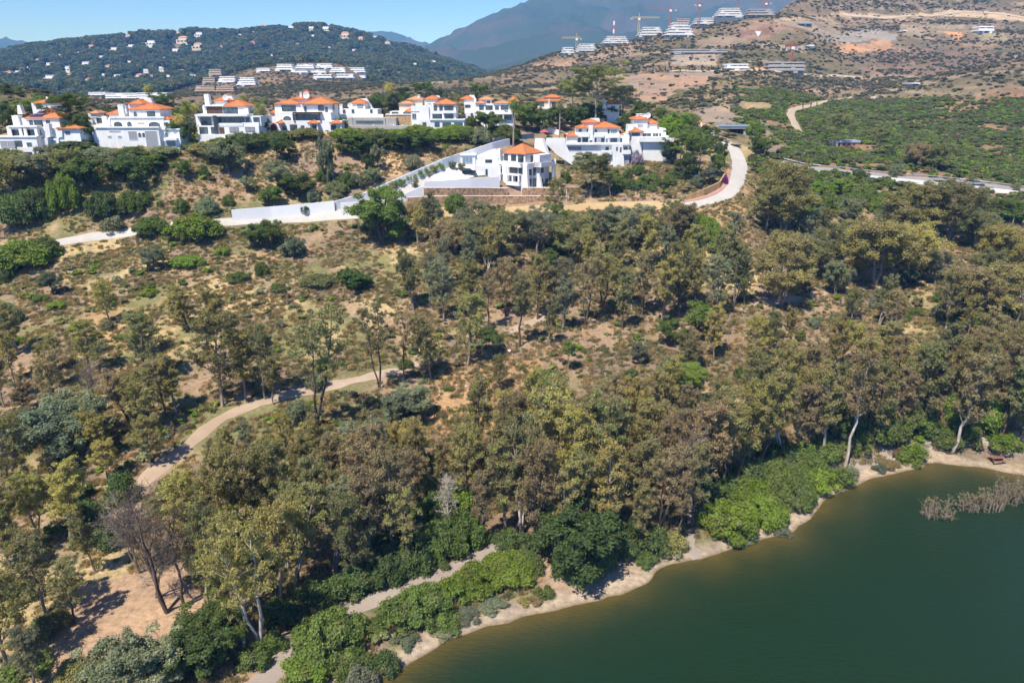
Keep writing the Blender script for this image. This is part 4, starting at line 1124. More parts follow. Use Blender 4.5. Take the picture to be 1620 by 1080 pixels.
# ------------------------------------------------------------------ shrubs one by one: (x, foot y, width, height, colour)
for px, b, w, h, c in [
        # bright shrubs of the strand
        (1156, 856, 100, 70, BRIGHT), (1212, 838, 80, 64, BRIGHT), (1258, 808, 82, 62, GREEN), (1302, 784, 68, 52, BRIGHT), (1195, 812, 80, 60, BRIGHT), (1120, 838, 50, 50, BRIGHT), (1330, 775, 50, 42, GREEN), (1240, 780, 80, 55, GREEN), (1285, 765, 70, 50, GREEN),
        (1450, 738, 52, 42, BRIGHT), (1240, 850, 40, 22, SILVER), (1178, 862, 40, 18, SILVER), (1350, 758, 40, 22, GREYG), (1395, 748, 30, 16, SILVER), (1410, 742, 40, 18, TAN),
        (805, 925, 100, 56, BRIGHT), (755, 940, 90, 52, BRIGHT), (838, 912, 50, 46, GREEN), (715, 955, 60, 50, BRIGHT), (668, 990, 110, 70, GREEN), (625, 1000, 80, 60, GREEN), (700, 1000, 70, 36, GREEN), (590, 1005, 50, 32, GREEN), (515, 1052, 130, 90, GREEN), (555, 1078, 90, 60, GREEN), (480, 1085, 100, 60, BRIGHT),
        (603, 1072, 62, 48, DEEP), (570, 1095, 60, 50, GREYG), (862, 948, 36, 26, GREEN), (845, 958, 30, 20, TAN), (780, 968, 50, 24, SILVER), (740, 985, 50, 22, SILVER), (700, 1010, 50, 20, GREYG), (830, 960, 30, 16, OLIVE_Y), (640, 1025, 50, 26, SILVER),
        (1595, 720, 60, 36, BRIGHT), (1550, 690, 90, 70, BRIGHT), (1530, 712, 60, 50, GREEN), (1502, 715, 50, 40, GREEN), (1570, 668, 80, 50, BRIGHT), (1480, 700, 50, 36, GREEN), (1400, 712, 90, 66, GREEN), (1440, 690, 80, 50, GREEN), (1360, 722, 60, 44, GREEN), (1340, 700, 70, 50, DEEP),
        # green understorey along the lakeside path
        (650, 905, 90, 70, DEEP), (600, 925, 90, 70, DEEP), (560, 945, 80, 60, DEEP), (700, 890, 90, 80, GREEN), (740, 870, 70, 70, GREEN), (690, 850, 90, 80, GREEN), (660, 810, 80, 70, GREEN), (720, 810, 70, 60, BRIGHT), (520, 962, 70, 56, DEEP), (480, 975, 80, 60, DEEP), (440, 990, 70, 56, DEEP),
        (620, 880, 80, 60, DEEP), (665, 760, 70, 50, GREEN), (697, 905, 36, 26, GREEN), (800, 875, 60, 50, DEEP), (840, 885, 70, 50, DEEP), (980, 890, 70, 60, DEEP), (1030, 880, 70, 60, DEEP), (1020, 895, 50, 30, GREEN), (1065, 880, 60, 44, OLIVE), (1000, 870, 60, 60, DEEP), (1110, 800, 70, 50, DEEP),
        (1150, 790, 70, 50, GREEN), (1190, 770, 70, 50, DEEP), (1230, 745, 80, 50, DEEP), (1275, 742, 60, 44, GREEN), (1310, 735, 60, 44, GREEN), (500, 720, 36, 22, BRIGHT), (470, 790, 60, 40, DEEP), (400, 920, 60, 50, DEEP), (345, 1000, 70, 60, DEEP), (400, 1060, 70, 50, GREEN), (300, 1060, 60, 50, GREEN), (430, 1035, 50, 40, GREEN),
        (500, 700, 40, 24, GREEN), (742, 722, 46, 44, LIME), (730, 745, 40, 50, BRIGHT), (160, 870, 80, 50, DEEP), (110, 800, 60, 40, DEEP), (130, 830, 60, 50, DEEP), (190, 800, 60, 60, DEEP), (20, 960, 70, 50, OLIVE_D), (70, 1010, 70, 50, OLIVE_D), (140, 1080, 60, 40, OLIVE_D), (30, 1075, 80, 50, GREEN), (110, 1080, 70, 40, OLIVE),
        # on the grass slope
        (20, 432, 120, 50, BRIGHT), (60, 412, 60, 36, GREEN), (5, 448, 30, 26, DEEP), (5, 520, 50, 46, GREYG), (372, 448, 40, 20, GREEN), (413, 438, 28, 26, GREEN), (168, 523, 24, 18, GREYG), (500, 455, 60, 22, OLIVE_D), (570, 456, 40, 28, GREEN), (460, 405, 44, 26, GREYG), (440, 462, 36, 14, GREEN),
        (85, 490, 40, 14, BRIGHT), (15, 550, 36, 24, BRIGHT), (120, 525, 36, 14, BRIGHT), (60, 478, 30, 12, GREEN), (150, 560, 40, 20, GREYG), (235, 470, 30, 14, BRIGHT), (290, 425, 60, 14, BRIGHT), (350, 405, 30, 14, BRIGHT), (70, 600, 40, 30, GREYG), (500, 620, 40, 40, GREYG), (470, 670, 50, 40, GREYG),
        (745, 668, 26, 16, GREEN), (715, 672, 24, 14, GREEN), (708, 620, 18, 12, GREEN), (870, 612, 60, 30, GREEN), (850, 618, 40, 26, GREYG), (690, 650, 20, 12, GREEN), (550, 690, 40, 30, GREYG), (620, 660, 40, 34, GREYG), (640, 585, 30, 20, GREEN), (770, 535, 40, 20, DEEP), (780, 545, 36, 18, DEEP),
        (1435, 512, 18, 20, GREEN), (1268, 540, 20, 22, GREEN), (1325, 515, 30, 26, GREYG), (1390, 490, 30, 30, GREYG), (1345, 545, 30, 34, DEEP), (1490, 505, 30, 30, GREYG), (1520, 510, 40, 24, GREEN), (1590, 510, 50, 40, DEEP), (1500, 480, 40, 24, GREEN), (1450, 500, 30, 16, GREEN), (1555, 520, 40, 30, GREEN), (1290, 520, 26, 18, GREYG),
        (1320, 560, 30, 24, GREEN), (1220, 545, 24, 22, GREEN), (1090, 610, 60, 40, LIME), (1105, 660, 60, 40, GREEN), (1175, 600, 30, 24, GREEN), (1000, 600, 30, 20, GREEN), (1060, 590, 40, 30, GREYG), (960, 560, 16, 10, GREEN), (925, 560, 16, 10, GREEN),
        (1120, 385, 50, 44, BRIGHT), (1105, 365, 36, 30, BRIGHT), (1150, 405, 60, 26, GREEN), (1095, 395, 40, 26, GREEN), (890, 405, 40, 44, GREEN), (870, 420, 40, 30, DEEP), (735, 370, 60, 40, GREYG), (690, 345, 24, 28, GREYG), (660, 345, 40, 26, RUST), (700, 392, 50, 36, RUST), (720, 340, 40, 34, GREEN),
        # hedges, bank below the villas
        (300, 385, 90, 44, BRIGHT), (335, 378, 40, 26, BRIGHT), (235, 378, 66, 32, GREEN), (30, 370, 90, 60, DEEP), (100, 342, 48, 66, BRIGHT), (55, 350, 50, 50, DEEP), (205, 345, 44, 40, GREEN), (228, 330, 30, 26, GREEN), (160, 352, 60, 46, DEEP), (150, 300, 70, 60, GREEN), (120, 290, 60, 60, OLIVE_D), (65, 290, 70, 60, GREYG), (20, 310, 70, 80, OLIVE),
        (10, 270, 60, 60, OLIVE_D), (90, 270, 60, 50, GREYG), (190, 280, 60, 50, GREYG), (150, 260, 60, 50, GREYG), (115, 245, 70, 50, DEEP), (205, 258, 50, 50, GREEN), (240, 270, 50, 60, GREEN), (215, 300, 60, 60, DEEP), (255, 250, 50, 46, GREYG), (290, 282, 34, 34, GREEN), (322, 250, 60, 40, OLIVE), (350, 255, 60, 50, GREYG), (365, 275, 60, 60, GREYG),
        (345, 232, 50, 30, GREEN), (380, 225, 60, 36, GREYG), (395, 240, 60, 40, DEEP), (322, 282, 18, 20, GREEN), (252, 330, 14, 14, GREEN), (285, 340, 26, 26, GREEN), (325, 345, 40, 34, GREYG), (395, 305, 26, 30, GREYG), (360, 328, 22, 20, GREEN), (175, 372, 40, 30, GREYG),
        (450, 255, 46, 44, DEEP), (420, 232, 50, 34, GREEN), (440, 228, 60, 30, DEEP), (480, 222, 60, 24, OLIVE_D), (520, 300, 30, 90, GREYG), (525, 290, 24, 66, GREEN), (545, 300, 40, 26, GREEN), (510, 290, 26, 22, GREEN), (475, 310, 60, 40, GREEN), (440, 300, 50, 50, GREYG), (425, 320, 30, 30, OLIVE_D), (430, 330, 40, 40, GREEN), (530, 310, 40, 22, OLIVE_D), (495, 322, 24, 24, GREYG),
        (560, 240, 70, 44, GREEN), (545, 222, 60, 28, BRIGHT), (590, 232, 60, 36, GREEN), (575, 252, 50, 40, DEEP), (600, 270, 24, 46, GREYG), (600, 240, 40, 40, OLIVE_D), (640, 240, 60, 40, DEEP), (672, 238, 50, 34, DEEP), (700, 226, 60, 30, BRIGHT), (735, 228, 60, 30, GREEN), (625, 222, 50, 24, BRIGHT), (760, 232, 40, 28, GREYG), (770, 210, 50, 36, GREEN), (790, 215, 50, 40, DEEP), (800, 225, 50, 36, GREEN),
        (565, 300, 34, 24, SILVER), (655, 270, 34, 22, GREYG), (590, 292, 34, 30, GREYG), (585, 270, 26, 30, DEEP), (530, 322, 26, 20, GREYG), (610, 218, 40, 20, GREEN), (660, 214, 60, 20, BRIGHT), (720, 214, 60, 20, BRIGHT),
        # gardens round the right-hand villas
        (895, 290, 20, 20, GREEN), (995, 285, 24, 20, GREEN), (1010, 278, 26, 20, GREEN), (1020, 295, 26, 20, GREEN), (1035, 292, 26, 18, GREEN), (1048, 300, 26, 18, GREEN), (1060, 294, 24, 18, GREEN), (1070, 285, 30, 20, DEEP), (990, 300, 22, 18, GREEN), (977, 305, 20, 18, GREEN), (1000, 302, 22, 18, DEEP), (975, 290, 26, 18, BRIGHT), (1015, 302, 22, 16, DEEP), (1032, 304, 20, 14, GREEN),
        (1060, 260, 40, 40, DEEP), (1085, 285, 40, 50, DEEP), (1120, 292, 36, 30, SILVER), (1105, 298, 30, 22, SILVER), (1132, 280, 30, 40, GREEN), (1140, 262, 26, 40, DEEP), (1090, 305, 30, 12, RUST), (1050, 230, 50, 40, BRIGHT), (1070, 215, 50, 40, BRIGHT), (1100, 240, 40, 40, GREEN), (1120, 230, 40, 36, GREEN), (1090, 205, 40, 24, GREEN),
        (860, 210, 50, 40, DEEP), (885, 205, 50, 40, DEEP), (830, 205, 50, 44, GREEN), (910, 200, 50, 34, DEEP), (935, 192, 50, 26, DEEP), (965, 192, 50, 30, DEEP), (985, 215, 30, 30, DEEP), (1012, 200, 40, 30, GREEN), (840, 190, 40, 30, DEEP), (790, 200, 40, 30, DEEP), (868, 240, 22, 28, GREEN), (745, 200, 20, 18, DEEP),
        (280, 210, 40, 40, DEEP), (300, 222, 40, 40, DEEP), (135, 225, 26, 50, DEEP), (100, 225, 36, 24, LIME), (60, 175, 40, 24, GREEN), (55, 185, 60, 30, GREEN), (20, 200, 50, 40, DEEP), (28, 150, 16, 14, DEEP), (8, 150, 20, 20, DEEP), (545, 176, 0.1, 0.1, GREEN),
        (640, 172, 40, 26, BRIGHT), (600, 172, 36, 26, DEEP), (1195, 250, 30, 40, GREEN), (1210, 245, 40, 34, LIME), (1195, 215, 40, 26, BRIGHT),
        # the slope round the main road
        (1305, 250, 12, 14, GREYG), (1320, 282, 24, 16, GREEN), (1360, 285, 26, 20, GREEN), (1420, 280, 30, 24, GREYG), (1260, 285, 30, 22, GREYG), (1285, 300, 40, 26, GREEN), (1300, 315, 50, 30, BRIGHT), (1330, 310, 40, 30, LIME), (1350, 330, 50, 26, GREEN), (1375, 320, 40, 26, GREEN), (1310, 330, 40, 24, GREEN), (1285, 330, 30, 26, GREYG), (1345, 345, 40, 24, BRIGHT),
        (1300, 350, 30, 26, SILVER), (1395, 340, 40, 30, LIME), (1275, 345, 40, 30, GREEN), (1560, 328, 40, 22, GREEN), (1600, 334, 40, 22, GREEN), (1545, 345, 40, 36, GREYG), (1620, 348, 50, 28, GREEN), (1500, 300, 24, 16, GREYG), (1610, 300, 16, 12, GREYG), (1480, 270, 50, 50, OLIVE_D), (1455, 265, 40, 40, RUST), (1410, 252, 20, 22, GREEN), (1440, 450, 40, 30, DEEP), (1395, 400, 40, 40, GREYG), (1465, 385, 60, 40, SILVER), (1430, 370, 50, 36, GREYG)]:
    if w > 1:
        shrub(px, b, w, h, c, .35)
for k in range(11):
    shrub(588 + 10.5 * k, 315 - 4.2 * k, 20, 17, (OLIVE_Y, BRIGHT, LIME)[k % 3], .2)
for px, py in ((683, 300), (700, 299), (716, 298), (733, 298), (750, 297), (766, 297)):
    shrub(px, py, 9, 5, BRIGHT, .1)
tree('olive', 715, 268, 254, GREYG, 1.0, 0, BARK_DARK); tree('olive', 729, 270, 256, GREYG, 1.0, 0, BARK_DARK); tree('olive', 656, 297, 286, GREYG, 1.0, 0, BARK_DARK)
shrub(900, 915, 70, 60, DEEP, 0, label='dark skirt of the carob touching the beach sand')
shrub(940, 912, 80, 64, DEEP, 0, label='dark leafy flank of the carob towards the trodden path')
shrub(1147, 292, 13, 17, (0.22, 0.03, 0.24), 0, label='purple bougainvillea beside the bend of the pale road')
shrub(1008, 262, 24, 26, (0.42, 0.36, 0.50), 0, label='pale lilac flowering tree in front of the tall white basement wall')
shrub(432, 208, 24, 14, (0.42, 0.12, 0.14), 0, label='pink flowering shrub between the palms and the two-winged villa')
shrub(228, 222, 20, 14, (0.40, 0.20, 0.03), 0, label='orange flowering shrub against the arcaded villa')
shrub(903, 188, 16, 12, (0.22, 0.05, 0.24), 0, label='purple bougainvillea under the tall feathery trees behind the villas')
shrub(1450, 262, 46, 40, RUST, 1.0)




def fill(kind, poly, n, h0, h1, tints, gap, wide=1.0, seed=1):
    """more trees of the same wood, spaced at least gap metres from those already there"""
    g = random.Random(seed)
    xs, ys = [q[0] for q in poly], [q[1] for q in poly]
    done = 0
    for _ in range(n * 30):
        if done >= n:
            break
        px, py = g.uniform(min(xs), max(xs)), g.uniform(min(ys), max(ys))
        if not in_poly(np.array([px]), np.array([py]), poly)[0]:
            continue
        q = hit(px, py)
        if any((q[0] - t['p'][0]) ** 2 + (q[1] - t['p'][1]) ** 2 < gap * gap for t in TREES):
            continue
        top = project(q[0], q[1], q[2] + g.uniform(h0, h1))[1]
        c = g.choice(tints)
        tree(kind, px, py, top, c, wide * g.uniform(.85, 1.15), g.uniform(.3, .9), BARK_GREY if g.random() < .6 else BARK_PALE)
        done += 1


fill('euc', [(645, 360), (1080, 345), (1190, 400), (1190, 505), (900, 525), (660, 505)], 16, 10, 15, (OLIVE, OLIVE_D, GREYG, GREYG, OLIVE_Y), 4.2, .95, 1)
fill('broad', [(650, 352), (1060, 342), (1080, 395), (660, 420)], 9, 5, 8.5, (OLIVE_D, GREYG, GREEN), 4.5, 1.0, 2)
fill('euc', [(1190, 500), (1620, 520), (1620, 610), (1200, 640), (1060, 620)], 16, 9, 15, (OLIVE, RUST, OLIVE_D, OLIVE_Y), 4.5, .95, 3)
fill('broad', [(1210, 352), (1620, 358), (1620, 440), (1420, 440), (1230, 420)], 14, 5, 9, (OLIVE_D, OLIVE, GREYG, GREEN), 6, 1.0, 4)
fill('euc', [(0, 560), (230, 560), (200, 690), (0, 740)], 7, 8, 12, (OLIVE, OLIVE_Y, OLIVE_D), 5.5, 1.1, 5)
fill('euc', [(330, 740), (640, 730), (700, 760), (560, 830), (360, 810)], 9, 9, 13, (OLIVE, OLIVE_Y, RUST, GREYG), 4.0, .95, 6)
fill('euc', [(700, 700), (1300, 660), (1300, 700), (1000, 790), (720, 830)], 8, 12, 17, (OLIVE, OLIVE_Y, RUST, OLIVE_D), 3.6, .9, 7)


# ------------------------------------------------------------------ uncounted cover: scrub, tufts, far wood
STUFF_MESH = {}
for i in range(4):
    g_ = random.Random(900 + i)
    pu = [((g_.uniform(-.5, .5), g_.uniform(-.5, .5), g_.uniform(.15, .62)), (g_.uniform(.34, .52),) * 3) for _ in range(6)]
    STUFF_MESH.setdefault('scrub', []).append(leaf_mesh('scrub_clump', pu, 30.0, 0.30, 0.20, 900 + i, M['leaf_stuff'], up=.5, shell=.6))
    pu = [((g_.uniform(-.3, .3), g_.uniform(-.3, .3), g_.uniform(.5, 1.0)), (g_.uniform(.30, .46),) * 3) for _ in range(6)]
    STUFF_MESH.setdefault('tree', []).append(leaf_mesh('far_crown', pu, 34.0, 0.30, 0.22, 950 + i, M['leaf_stuff'], up=.5, shell=.65))
    V, Fc, C = [], [], []
    for k in range(46):
        a, rr = g_.uniform(0, 6.28), math.sqrt(g_.random()) * .5
        b = np.array((math.cos(a) * rr, math.sin(a) * rr, -.02))
        t = b + np.array((g_.uniform(-.28, .28), g_.uniform(-.28, .28), g_.uniform(.25, .62)))
        s = np.array((-math.sin(a + 1), math.cos(a + 1), 0)) * .055
        n = len(V)
        V += [b - s, b + s, t]
        Fc.append((n, n + 1, n + 2))
        C += [(g_.uniform(.3, .8), 0, 0, 1)] * 3
    me = mesh_np('grass_tuft', V, Fc, M['leaf_stuff'])
    add_color(me, 'leaf', C)
    STUFF_MESH.setdefault('tuft', []).append(me)


def scatter(name, label, pts, scl, tints, meshes, flat=1.0):
    """one mass: points on the ground carrying copies of a few small plants"""
    col = bpy.data.collections.new(name + '_source')
    for i, me in enumerate(meshes):
        col.objects.link(bpy.data.objects.new(me.name + '_source', me))
    me = bpy.data.meshes.new(name)
    me.vertices.add(len(pts))
    me.vertices.foreach_set('co', np.asarray(pts, np.float32).ravel())
    add_color(me, 'tint', np.concatenate([np.asarray(tints), np.ones((len(pts), 1))], 1))
    for nm, arr in (('size', scl), ('turn', npr.random(len(pts)) * 6.28)):
        a = me.attributes.new(nm, 'FLOAT', 'POINT')
        a.data.foreach_set('value', np.asarray(arr, np.float32))
    ng = bpy.data.node_groups.new(name, 'GeometryNodeTree')
    ng.interface.new_socket('Geometry', in_out='INPUT', socket_type='NodeSocketGeometry')
    ng.interface.new_socket('Geometry', in_out='OUTPUT', socket_type='NodeSocketGeometry')
    N = ng.nodes
    gi, go = N.new('NodeGroupInput'), N.new('NodeGroupOutput')
    ci = N.new('GeometryNodeCollectionInfo')
    ci.inputs['Collection'].default_value = col
    ci.inputs['Separate Children'].default_value = True
    ci.inputs['Reset Children'].default_value = True
    ip = N.new('GeometryNodeInstanceOnPoints')
    ip.inputs['Pick Instance'].default_value = True
    sz, tn = N.new('GeometryNodeInputNamedAttribute'), N.new('GeometryNodeInputNamedAttribute')
    sz.data_type = tn.data_type = 'FLOAT'
    sz.inputs['Name'].default_value, tn.inputs['Name'].default_value = 'size', 'turn'
    cs, cr = N.new('ShaderNodeCombineXYZ'), N.new('ShaderNodeCombineXYZ')
    fl = N.new('ShaderNodeMath'); fl.operation = 'MULTIPLY'; fl.inputs[1].default_value = flat
    K = ng.links.new
    K(sz.outputs['Attribute'], cs.inputs[0]); K(sz.outputs['Attribute'], cs.inputs[1])
    K(sz.outputs['Attribute'], fl.inputs[0]); K(fl.outputs[0], cs.inputs[2])
    K(tn.outputs['Attribute'], cr.inputs[2])
    K(gi.outputs[0], ip.inputs['Points']); K(ci.outputs[0], ip.inputs['Instance'])
    K(cs.outputs[0], ip.inputs['Scale']); K(cr.outputs[0], ip.inputs['Rotation'])
    K(ip.outputs[0], go.inputs[0])
    o = link(bpy.data.objects.new(name, me))
    o.modifiers.new('scatter', 'NODES').node_group = ng
    return tag(o, label, kind='stuff')


def sample_ground(n, r0, r1, x0, x1, keep):
    """random points spread evenly over the ground of a sector, kept where keep(px, py, x, y, r) says"""
    a0, a1 = math.atan((x0 - CX) / F / cP * 1.0), math.atan((x1 - CX) / F / cP)
    r = np.sqrt(npr.random(n) * (r1 * r1 - r0 * r0) + r0 * r0)
    a = a0 + (a1 - a0) * npr.random(n)
    x, y = r * np.sin(a), r * np.cos(a)
    z = ground_z(x, y)
    px, py = project(x, y, z)
    k = npr.random(n) < keep(px, py, x, y, r)
    return np.stack([x, y, z], 1)[k], px[k], py[k], r[k]


def pick(cols, n, w=None):
    c = np.array(cols)
    i = npr.choice(len(c), n, p=w)
    return c[i] * (0.8 + 0.45 * npr.random((n, 1)))


ROADS = []                                              # kept clear of scrub: filled below


def clear_of(x, y, lines, d):
    ok = np.ones(x.shape, bool)
    for L in lines:
        for q in L[::2]:
            ok &= (x - q[0]) ** 2 + (y - q[1]) ** 2 > d * d
    return ok


BARE = [[(1235, 30), (1330, 34), (1330, 62), (1245, 44)], [(1420, 40), (1545, 40), (1545, 54), (1430, 58)], [(1100, 62), (1165, 56), (1190, 68), (1105, 76)],
        [(110, 930), (290, 890), (330, 960), (170, 1060), (60, 1080)], [(850, 870), (1040, 890), (1030, 930), (880, 965), (850, 905)], [(1540, 690), (1640, 690), (1640, 745), (1480, 742)],
        [(640, 318), (905, 318), (905, 340), (640, 345)], [(985, 116), (1135, 113), (1112, 134), (1055, 160), (1020, 168), (988, 132)], [(1062, 84), (1148, 78), (1138, 104), (1062, 106)], [(1308, 50), (1425, 50), (1402, 84), (1335, 84)],
        [(370, 318), (520, 316), (690, 255), (790, 222), (880, 240), (900, 330), (640, 345), (370, 356)], [(1165, 45), (1228, 32), (1275, 62), (1255, 72), (1180, 66)],
        [(394, 50), (408, 50), (406, 77), (392, 77)], [(1330, 18), (1625, 16), (1625, 33), (1330, 30)], [(1095, 178), (1140, 168), (1185, 190), (1115, 196)], [(1188, 192), (1210, 196), (1252, 238), (1195, 230)]]


def not_bare(px, py):
    k = np.ones(px.shape)
    for b in BARE:
        k *= np.where(in_poly(px, py, b), np.where(py < 200, .10, 0.0), 1.0)
    return k

ORD = ['first', 'second', 'third', 'fourth', 'fifth', 'sixth', 'seventh', 'eighth', 'ninth', 'tenth', 'eleventh', 'twelfth', 'thirteenth', 'fourteenth', 'fifteenth', 'sixteenth', 'seventeenth', 'eighteenth', 'nineteenth', 'twentieth']

# ------------------------------------------------------------------ building kit
_CUBE_F = [(0, 1, 2, 3), (7, 6, 5, 4), (0, 4, 5, 1), (1, 5, 6, 2), (2, 6, 7, 3), (3, 7, 4, 0)]


def prism(name, poly, y0, y1, mat, parent):
    """a polygon of (x, z) extruded from y0 (front) to y1"""
    n = len(poly)
    v = [(x, y0, z) for x, z in poly] + [(x, y1, z) for x, z in poly]
    a = sum(poly[i][0] * poly[(i + 1) % n][1] - poly[(i + 1) % n][0] * poly[i][1] for i in range(n))
    f = [tuple(range(n)), tuple(range(2 * n - 1, n - 1, -1))] + [(i, i + n, (i + 1) % n + n, (i + 1) % n) for i in range(n)]
    if a < 0:
        f = [q[::-1] for q in f]
    me = bpy.data.meshes.new(name)
    me.from_pydata(v, [], f)
    me.materials.append(mat)
    return link(bpy.data.objects.new(name, me), parent)


def box(name, x0, x1, y0, y1, z0, z1, mat, parent):
    return prism(name, [(x0, z0), (x1, z0), (x1, z1), (x0, z1)], y0, y1, mat, parent)


def multi(name, boxes, mat, parent):
    """one part made of several bars"""
    v, f = [], []
    for x0, x1, y0, y1, z0, z1 in boxes:
        b = len(v)
        v += [(x0, y0, z0), (x1, y0, z0), (x1, y0, z1), (x0, y0, z1), (x0, y1, z0), (x1, y1, z0), (x1, y1, z1), (x0, y1, z1)]
        f += [tuple(b + i for i in q) for q in ((0, 1, 2, 3), (5, 4, 7, 6), (4, 0, 3, 7), (1, 5, 6, 2), (3, 2, 6, 7), (4, 5, 1, 0))]
    me = bpy.data.meshes.new(name)
    me.from_pydata(v, [], f)
    me.materials.append(mat)
    return link(bpy.data.objects.new(name, me), parent)


class House:
    def __init__(s, name, label, cat, Y, ax, ay, rot=0.0, group=None):
        s.Y, s.rot = Y, rot
        s.o = at_y(ax, ay, Y)
        s.e = link(bpy.data.objects.new(name, None))
        s.e.location = s.o
        s.e.rotation_euler = (0, 0, rot)
        tag(s.e, label, cat, group)

    def P(s, px, py, f):
        q = at_y(px, py, s.Y + f) - s.o
        return q[0], q[2]

    def box(s, x0, y0, x1, y1, f=0.0, d=8.0, mat='white', name='wall', down=0.0, parent=None):
        a, b = s.P(x0, y1, f), s.P(x1, y0, f)
        return box(name, a[0], b[0], f, f + d, a[1] - down, b[1], M[mat], parent or s.e)

    def poly(s, pts, f=0.0, d=1.0, mat='white', name='wall', down=0.0):
        return prism(name, [s.P(x, y, f) for x, y in pts], f, f + d, M[mat], s.e)

    def win(s, x0, y0, x1, y1, f=0.0, fr='frame_white', bars=None, pane='glass', name='window'):
        (xa, za), (xb, zb) = s.P(x0, y1, f), s.P(x1, y0, f)
        t = 0.07
        n = bars if bars is not None else max(1, round((xb - xa) / 1.4))
        bx = [(xa - t, xb + t, f - .09, f + .02, zb, zb + t), (xa - t, xb + t, f - .12, f + .02, za - t, za), (xa - t, xa, f - .09, f + .02, za, zb), (xb, xb + t, f - .09, f + .02, za, zb)]
        for k in range(1, n):
            x = xa + (xb - xa) * k / n
            bx.append((x - .035, x + .035, f - .085, f + .02, za, zb))
        w = multi(name, bx, M[fr], s.e)
        box('pane', xa, xb, f - .05, f + .01, za, zb, M[pane], w)
        return w

    def arch(s, x0, y0, x1, y1, f=0.0):
        (xa, za), (xb, zb) = s.P(x0, y1, f), s.P(x1, y0, f)
        c, r = (xa + xb) / 2, (xb - xa) / 2
        h = min(r, (zb - za) * .6)
        pts = [(xa, za), (xb, za)] + [(c + r * math.cos(t), zb - h + h * math.sin(t)) for t in np.linspace(0, math.pi, 11)]
        o = prism('arched_window', pts, f - .06, f + .01, M['glass'], s.e)
        k, out = 1.16, []
        ring_o = [(c + (x - c) * k, zb - h + (z - zb + h) * k if z > zb - h else z) for x, z in pts[1:]] + [(c + (xa - c) * k, za)]
        ring_i = pts[1:] + [(xa, za)]
        v = [(x, f - .12, z) for x, z in ring_o] + [(x, f - .12, z) for x, z in ring_i] + [(x, f, z) for x, z in ring_o] + [(x, f, z) for x, z in ring_i]
        n = len(ring_o)
        fc = []
        for i in range(n - 1):
            fc += [(i, i + 1, n + i + 1, n + i), (i, 2 * n + i, 2 * n + i + 1, i + 1), (n + i, n + i + 1, 3 * n + i + 1, 3 * n + i)]
        me = bpy.data.meshes.new('surround')
        me.from_pydata(v, [], fc)
        me.materials.append(M['white'])
        link(bpy.data.objects.new('surround', me), o)
        return o

    def hip_m(s, x0, x1, y0, y1, ze, zr, mat='tile', ov=0.45):
        x0, x1, y0, y1 = x0 - ov, x1 + ov, y0 - ov, y1 + ov
        w, d = x1 - x0, y1 - y0
        cy, cx, m = (y0 + y1) / 2, (x0 + x1) / 2, min(w, d) / 2
        if w >= d:
            r0, r1 = (x0 + m, cy), (x1 - m + 1e-3, cy)
        else:
            r0, r1 = (cx, y0 + m), (cx, y1 - m)
        t = 0.22
        v = [(x0, y0, ze), (x1, y0, ze), (x1, y1, ze), (x0, y1, ze), (*r0, zr), (*r1, zr), (x0, y0, ze - t), (x1, y0, ze - t), (x1, y1, ze - t), (x0, y1, ze - t)]
        if w >= d:
            f = [(0, 1, 5, 4), (1, 2, 5), (2, 3, 4, 5), (3, 0, 4)]
        else:
            f = [(0, 1, 4), (1, 2, 5, 4), (2, 3, 5), (3, 0, 4, 5)]
        f += [(6, 7, 1, 0), (7, 8, 2, 1), (8, 9, 3, 2), (9, 6, 0, 3), (9, 8, 7, 6)]
        me = bpy.data.meshes.new('roof')
        me.from_pydata(v, [], f)
        me.materials.append(M[mat])
        r = link(bpy.data.objects.new('roof', me), s.e)
        # ridge and hip cappings
        segs = [((*r0, zr + .02), (*r1, zr + .02), .13, .13)] if math.hypot(r0[0] - r1[0], r0[1] - r1[1]) > .3 else []
        cor = [(x0, y0), (x1, y0), (x1, y1), (x0, y1)]
        own = [r0, r1, r1, r0] if w >= d else [r0, r0, r1, r1]
        for c_, k in zip(cor, own):
            segs.append(((*c_, ze + .02), (*k, zr + .02), .11, .11))
        link(bpy.data.objects.new('ridge_tiles', tube_mesh('ridge_tiles', segs, M[mat], 5)), r)
        return r

    def hip(s, x0, x1, ye, yr, f=0.0, d=8.0, mat='tile'):
        """eaves from x0 to x1 at row ye; the ridge row yr gives the rise, seen at mid depth"""
        a, b = s.P(x0, ye, f - .45), s.P(x1, ye, f - .45)
        zr = s.P(x0, yr, f + min(d, b[0] - a[0]) / 2)[1]
        return s.hip_m(a[0] + .45, b[0] - .45, f, f + d, a[1] + .2, max(zr, a[1] + 1.0), mat)

    def chimney(s, x0, y0, x1, y1, f=2.0):
        c = s.box(x0, y0, x1, y1, f, 1.2, 'white', 'chimney')
        a, b = s.P(x0, y0, f), s.P(x1, y0, f)
        box('chimney_cap', a[0] - .12, b[0] + .12, f - .12, f + 1.32, a[1] + .004, a[1] + .2, M['white'], c)

    def dish(s, px, py, f=3.0, r=1.0):
        x, z = s.P(px, py, f)
        v, fc = [(0, 0.25, 0)], []
        for k in range(14):
            a = k * 2 * math.pi / 14
            v.append((r * math.cos(a), 0, r * math.sin(a)))
            fc.append((0, 1 + k, 1 + (k + 1) % 14))
        me = bpy.data.meshes.new('satellite_dish')
        me.from_pydata(v, [], fc)
        me.materials.append(M['dish'])
        o = link(bpy.data.objects.new('satellite_dish', me), s.e)
        o.location = (x, f, z)
        link(bpy.data.objects.new('dish_mast', tube_mesh('dish_mast', [((0, .25, 0), (0, .3, -1.6), .06, .06), ((0, .1, 0), (0, -.7, -.2), .03, .03)], M['metal'], 5)), o)


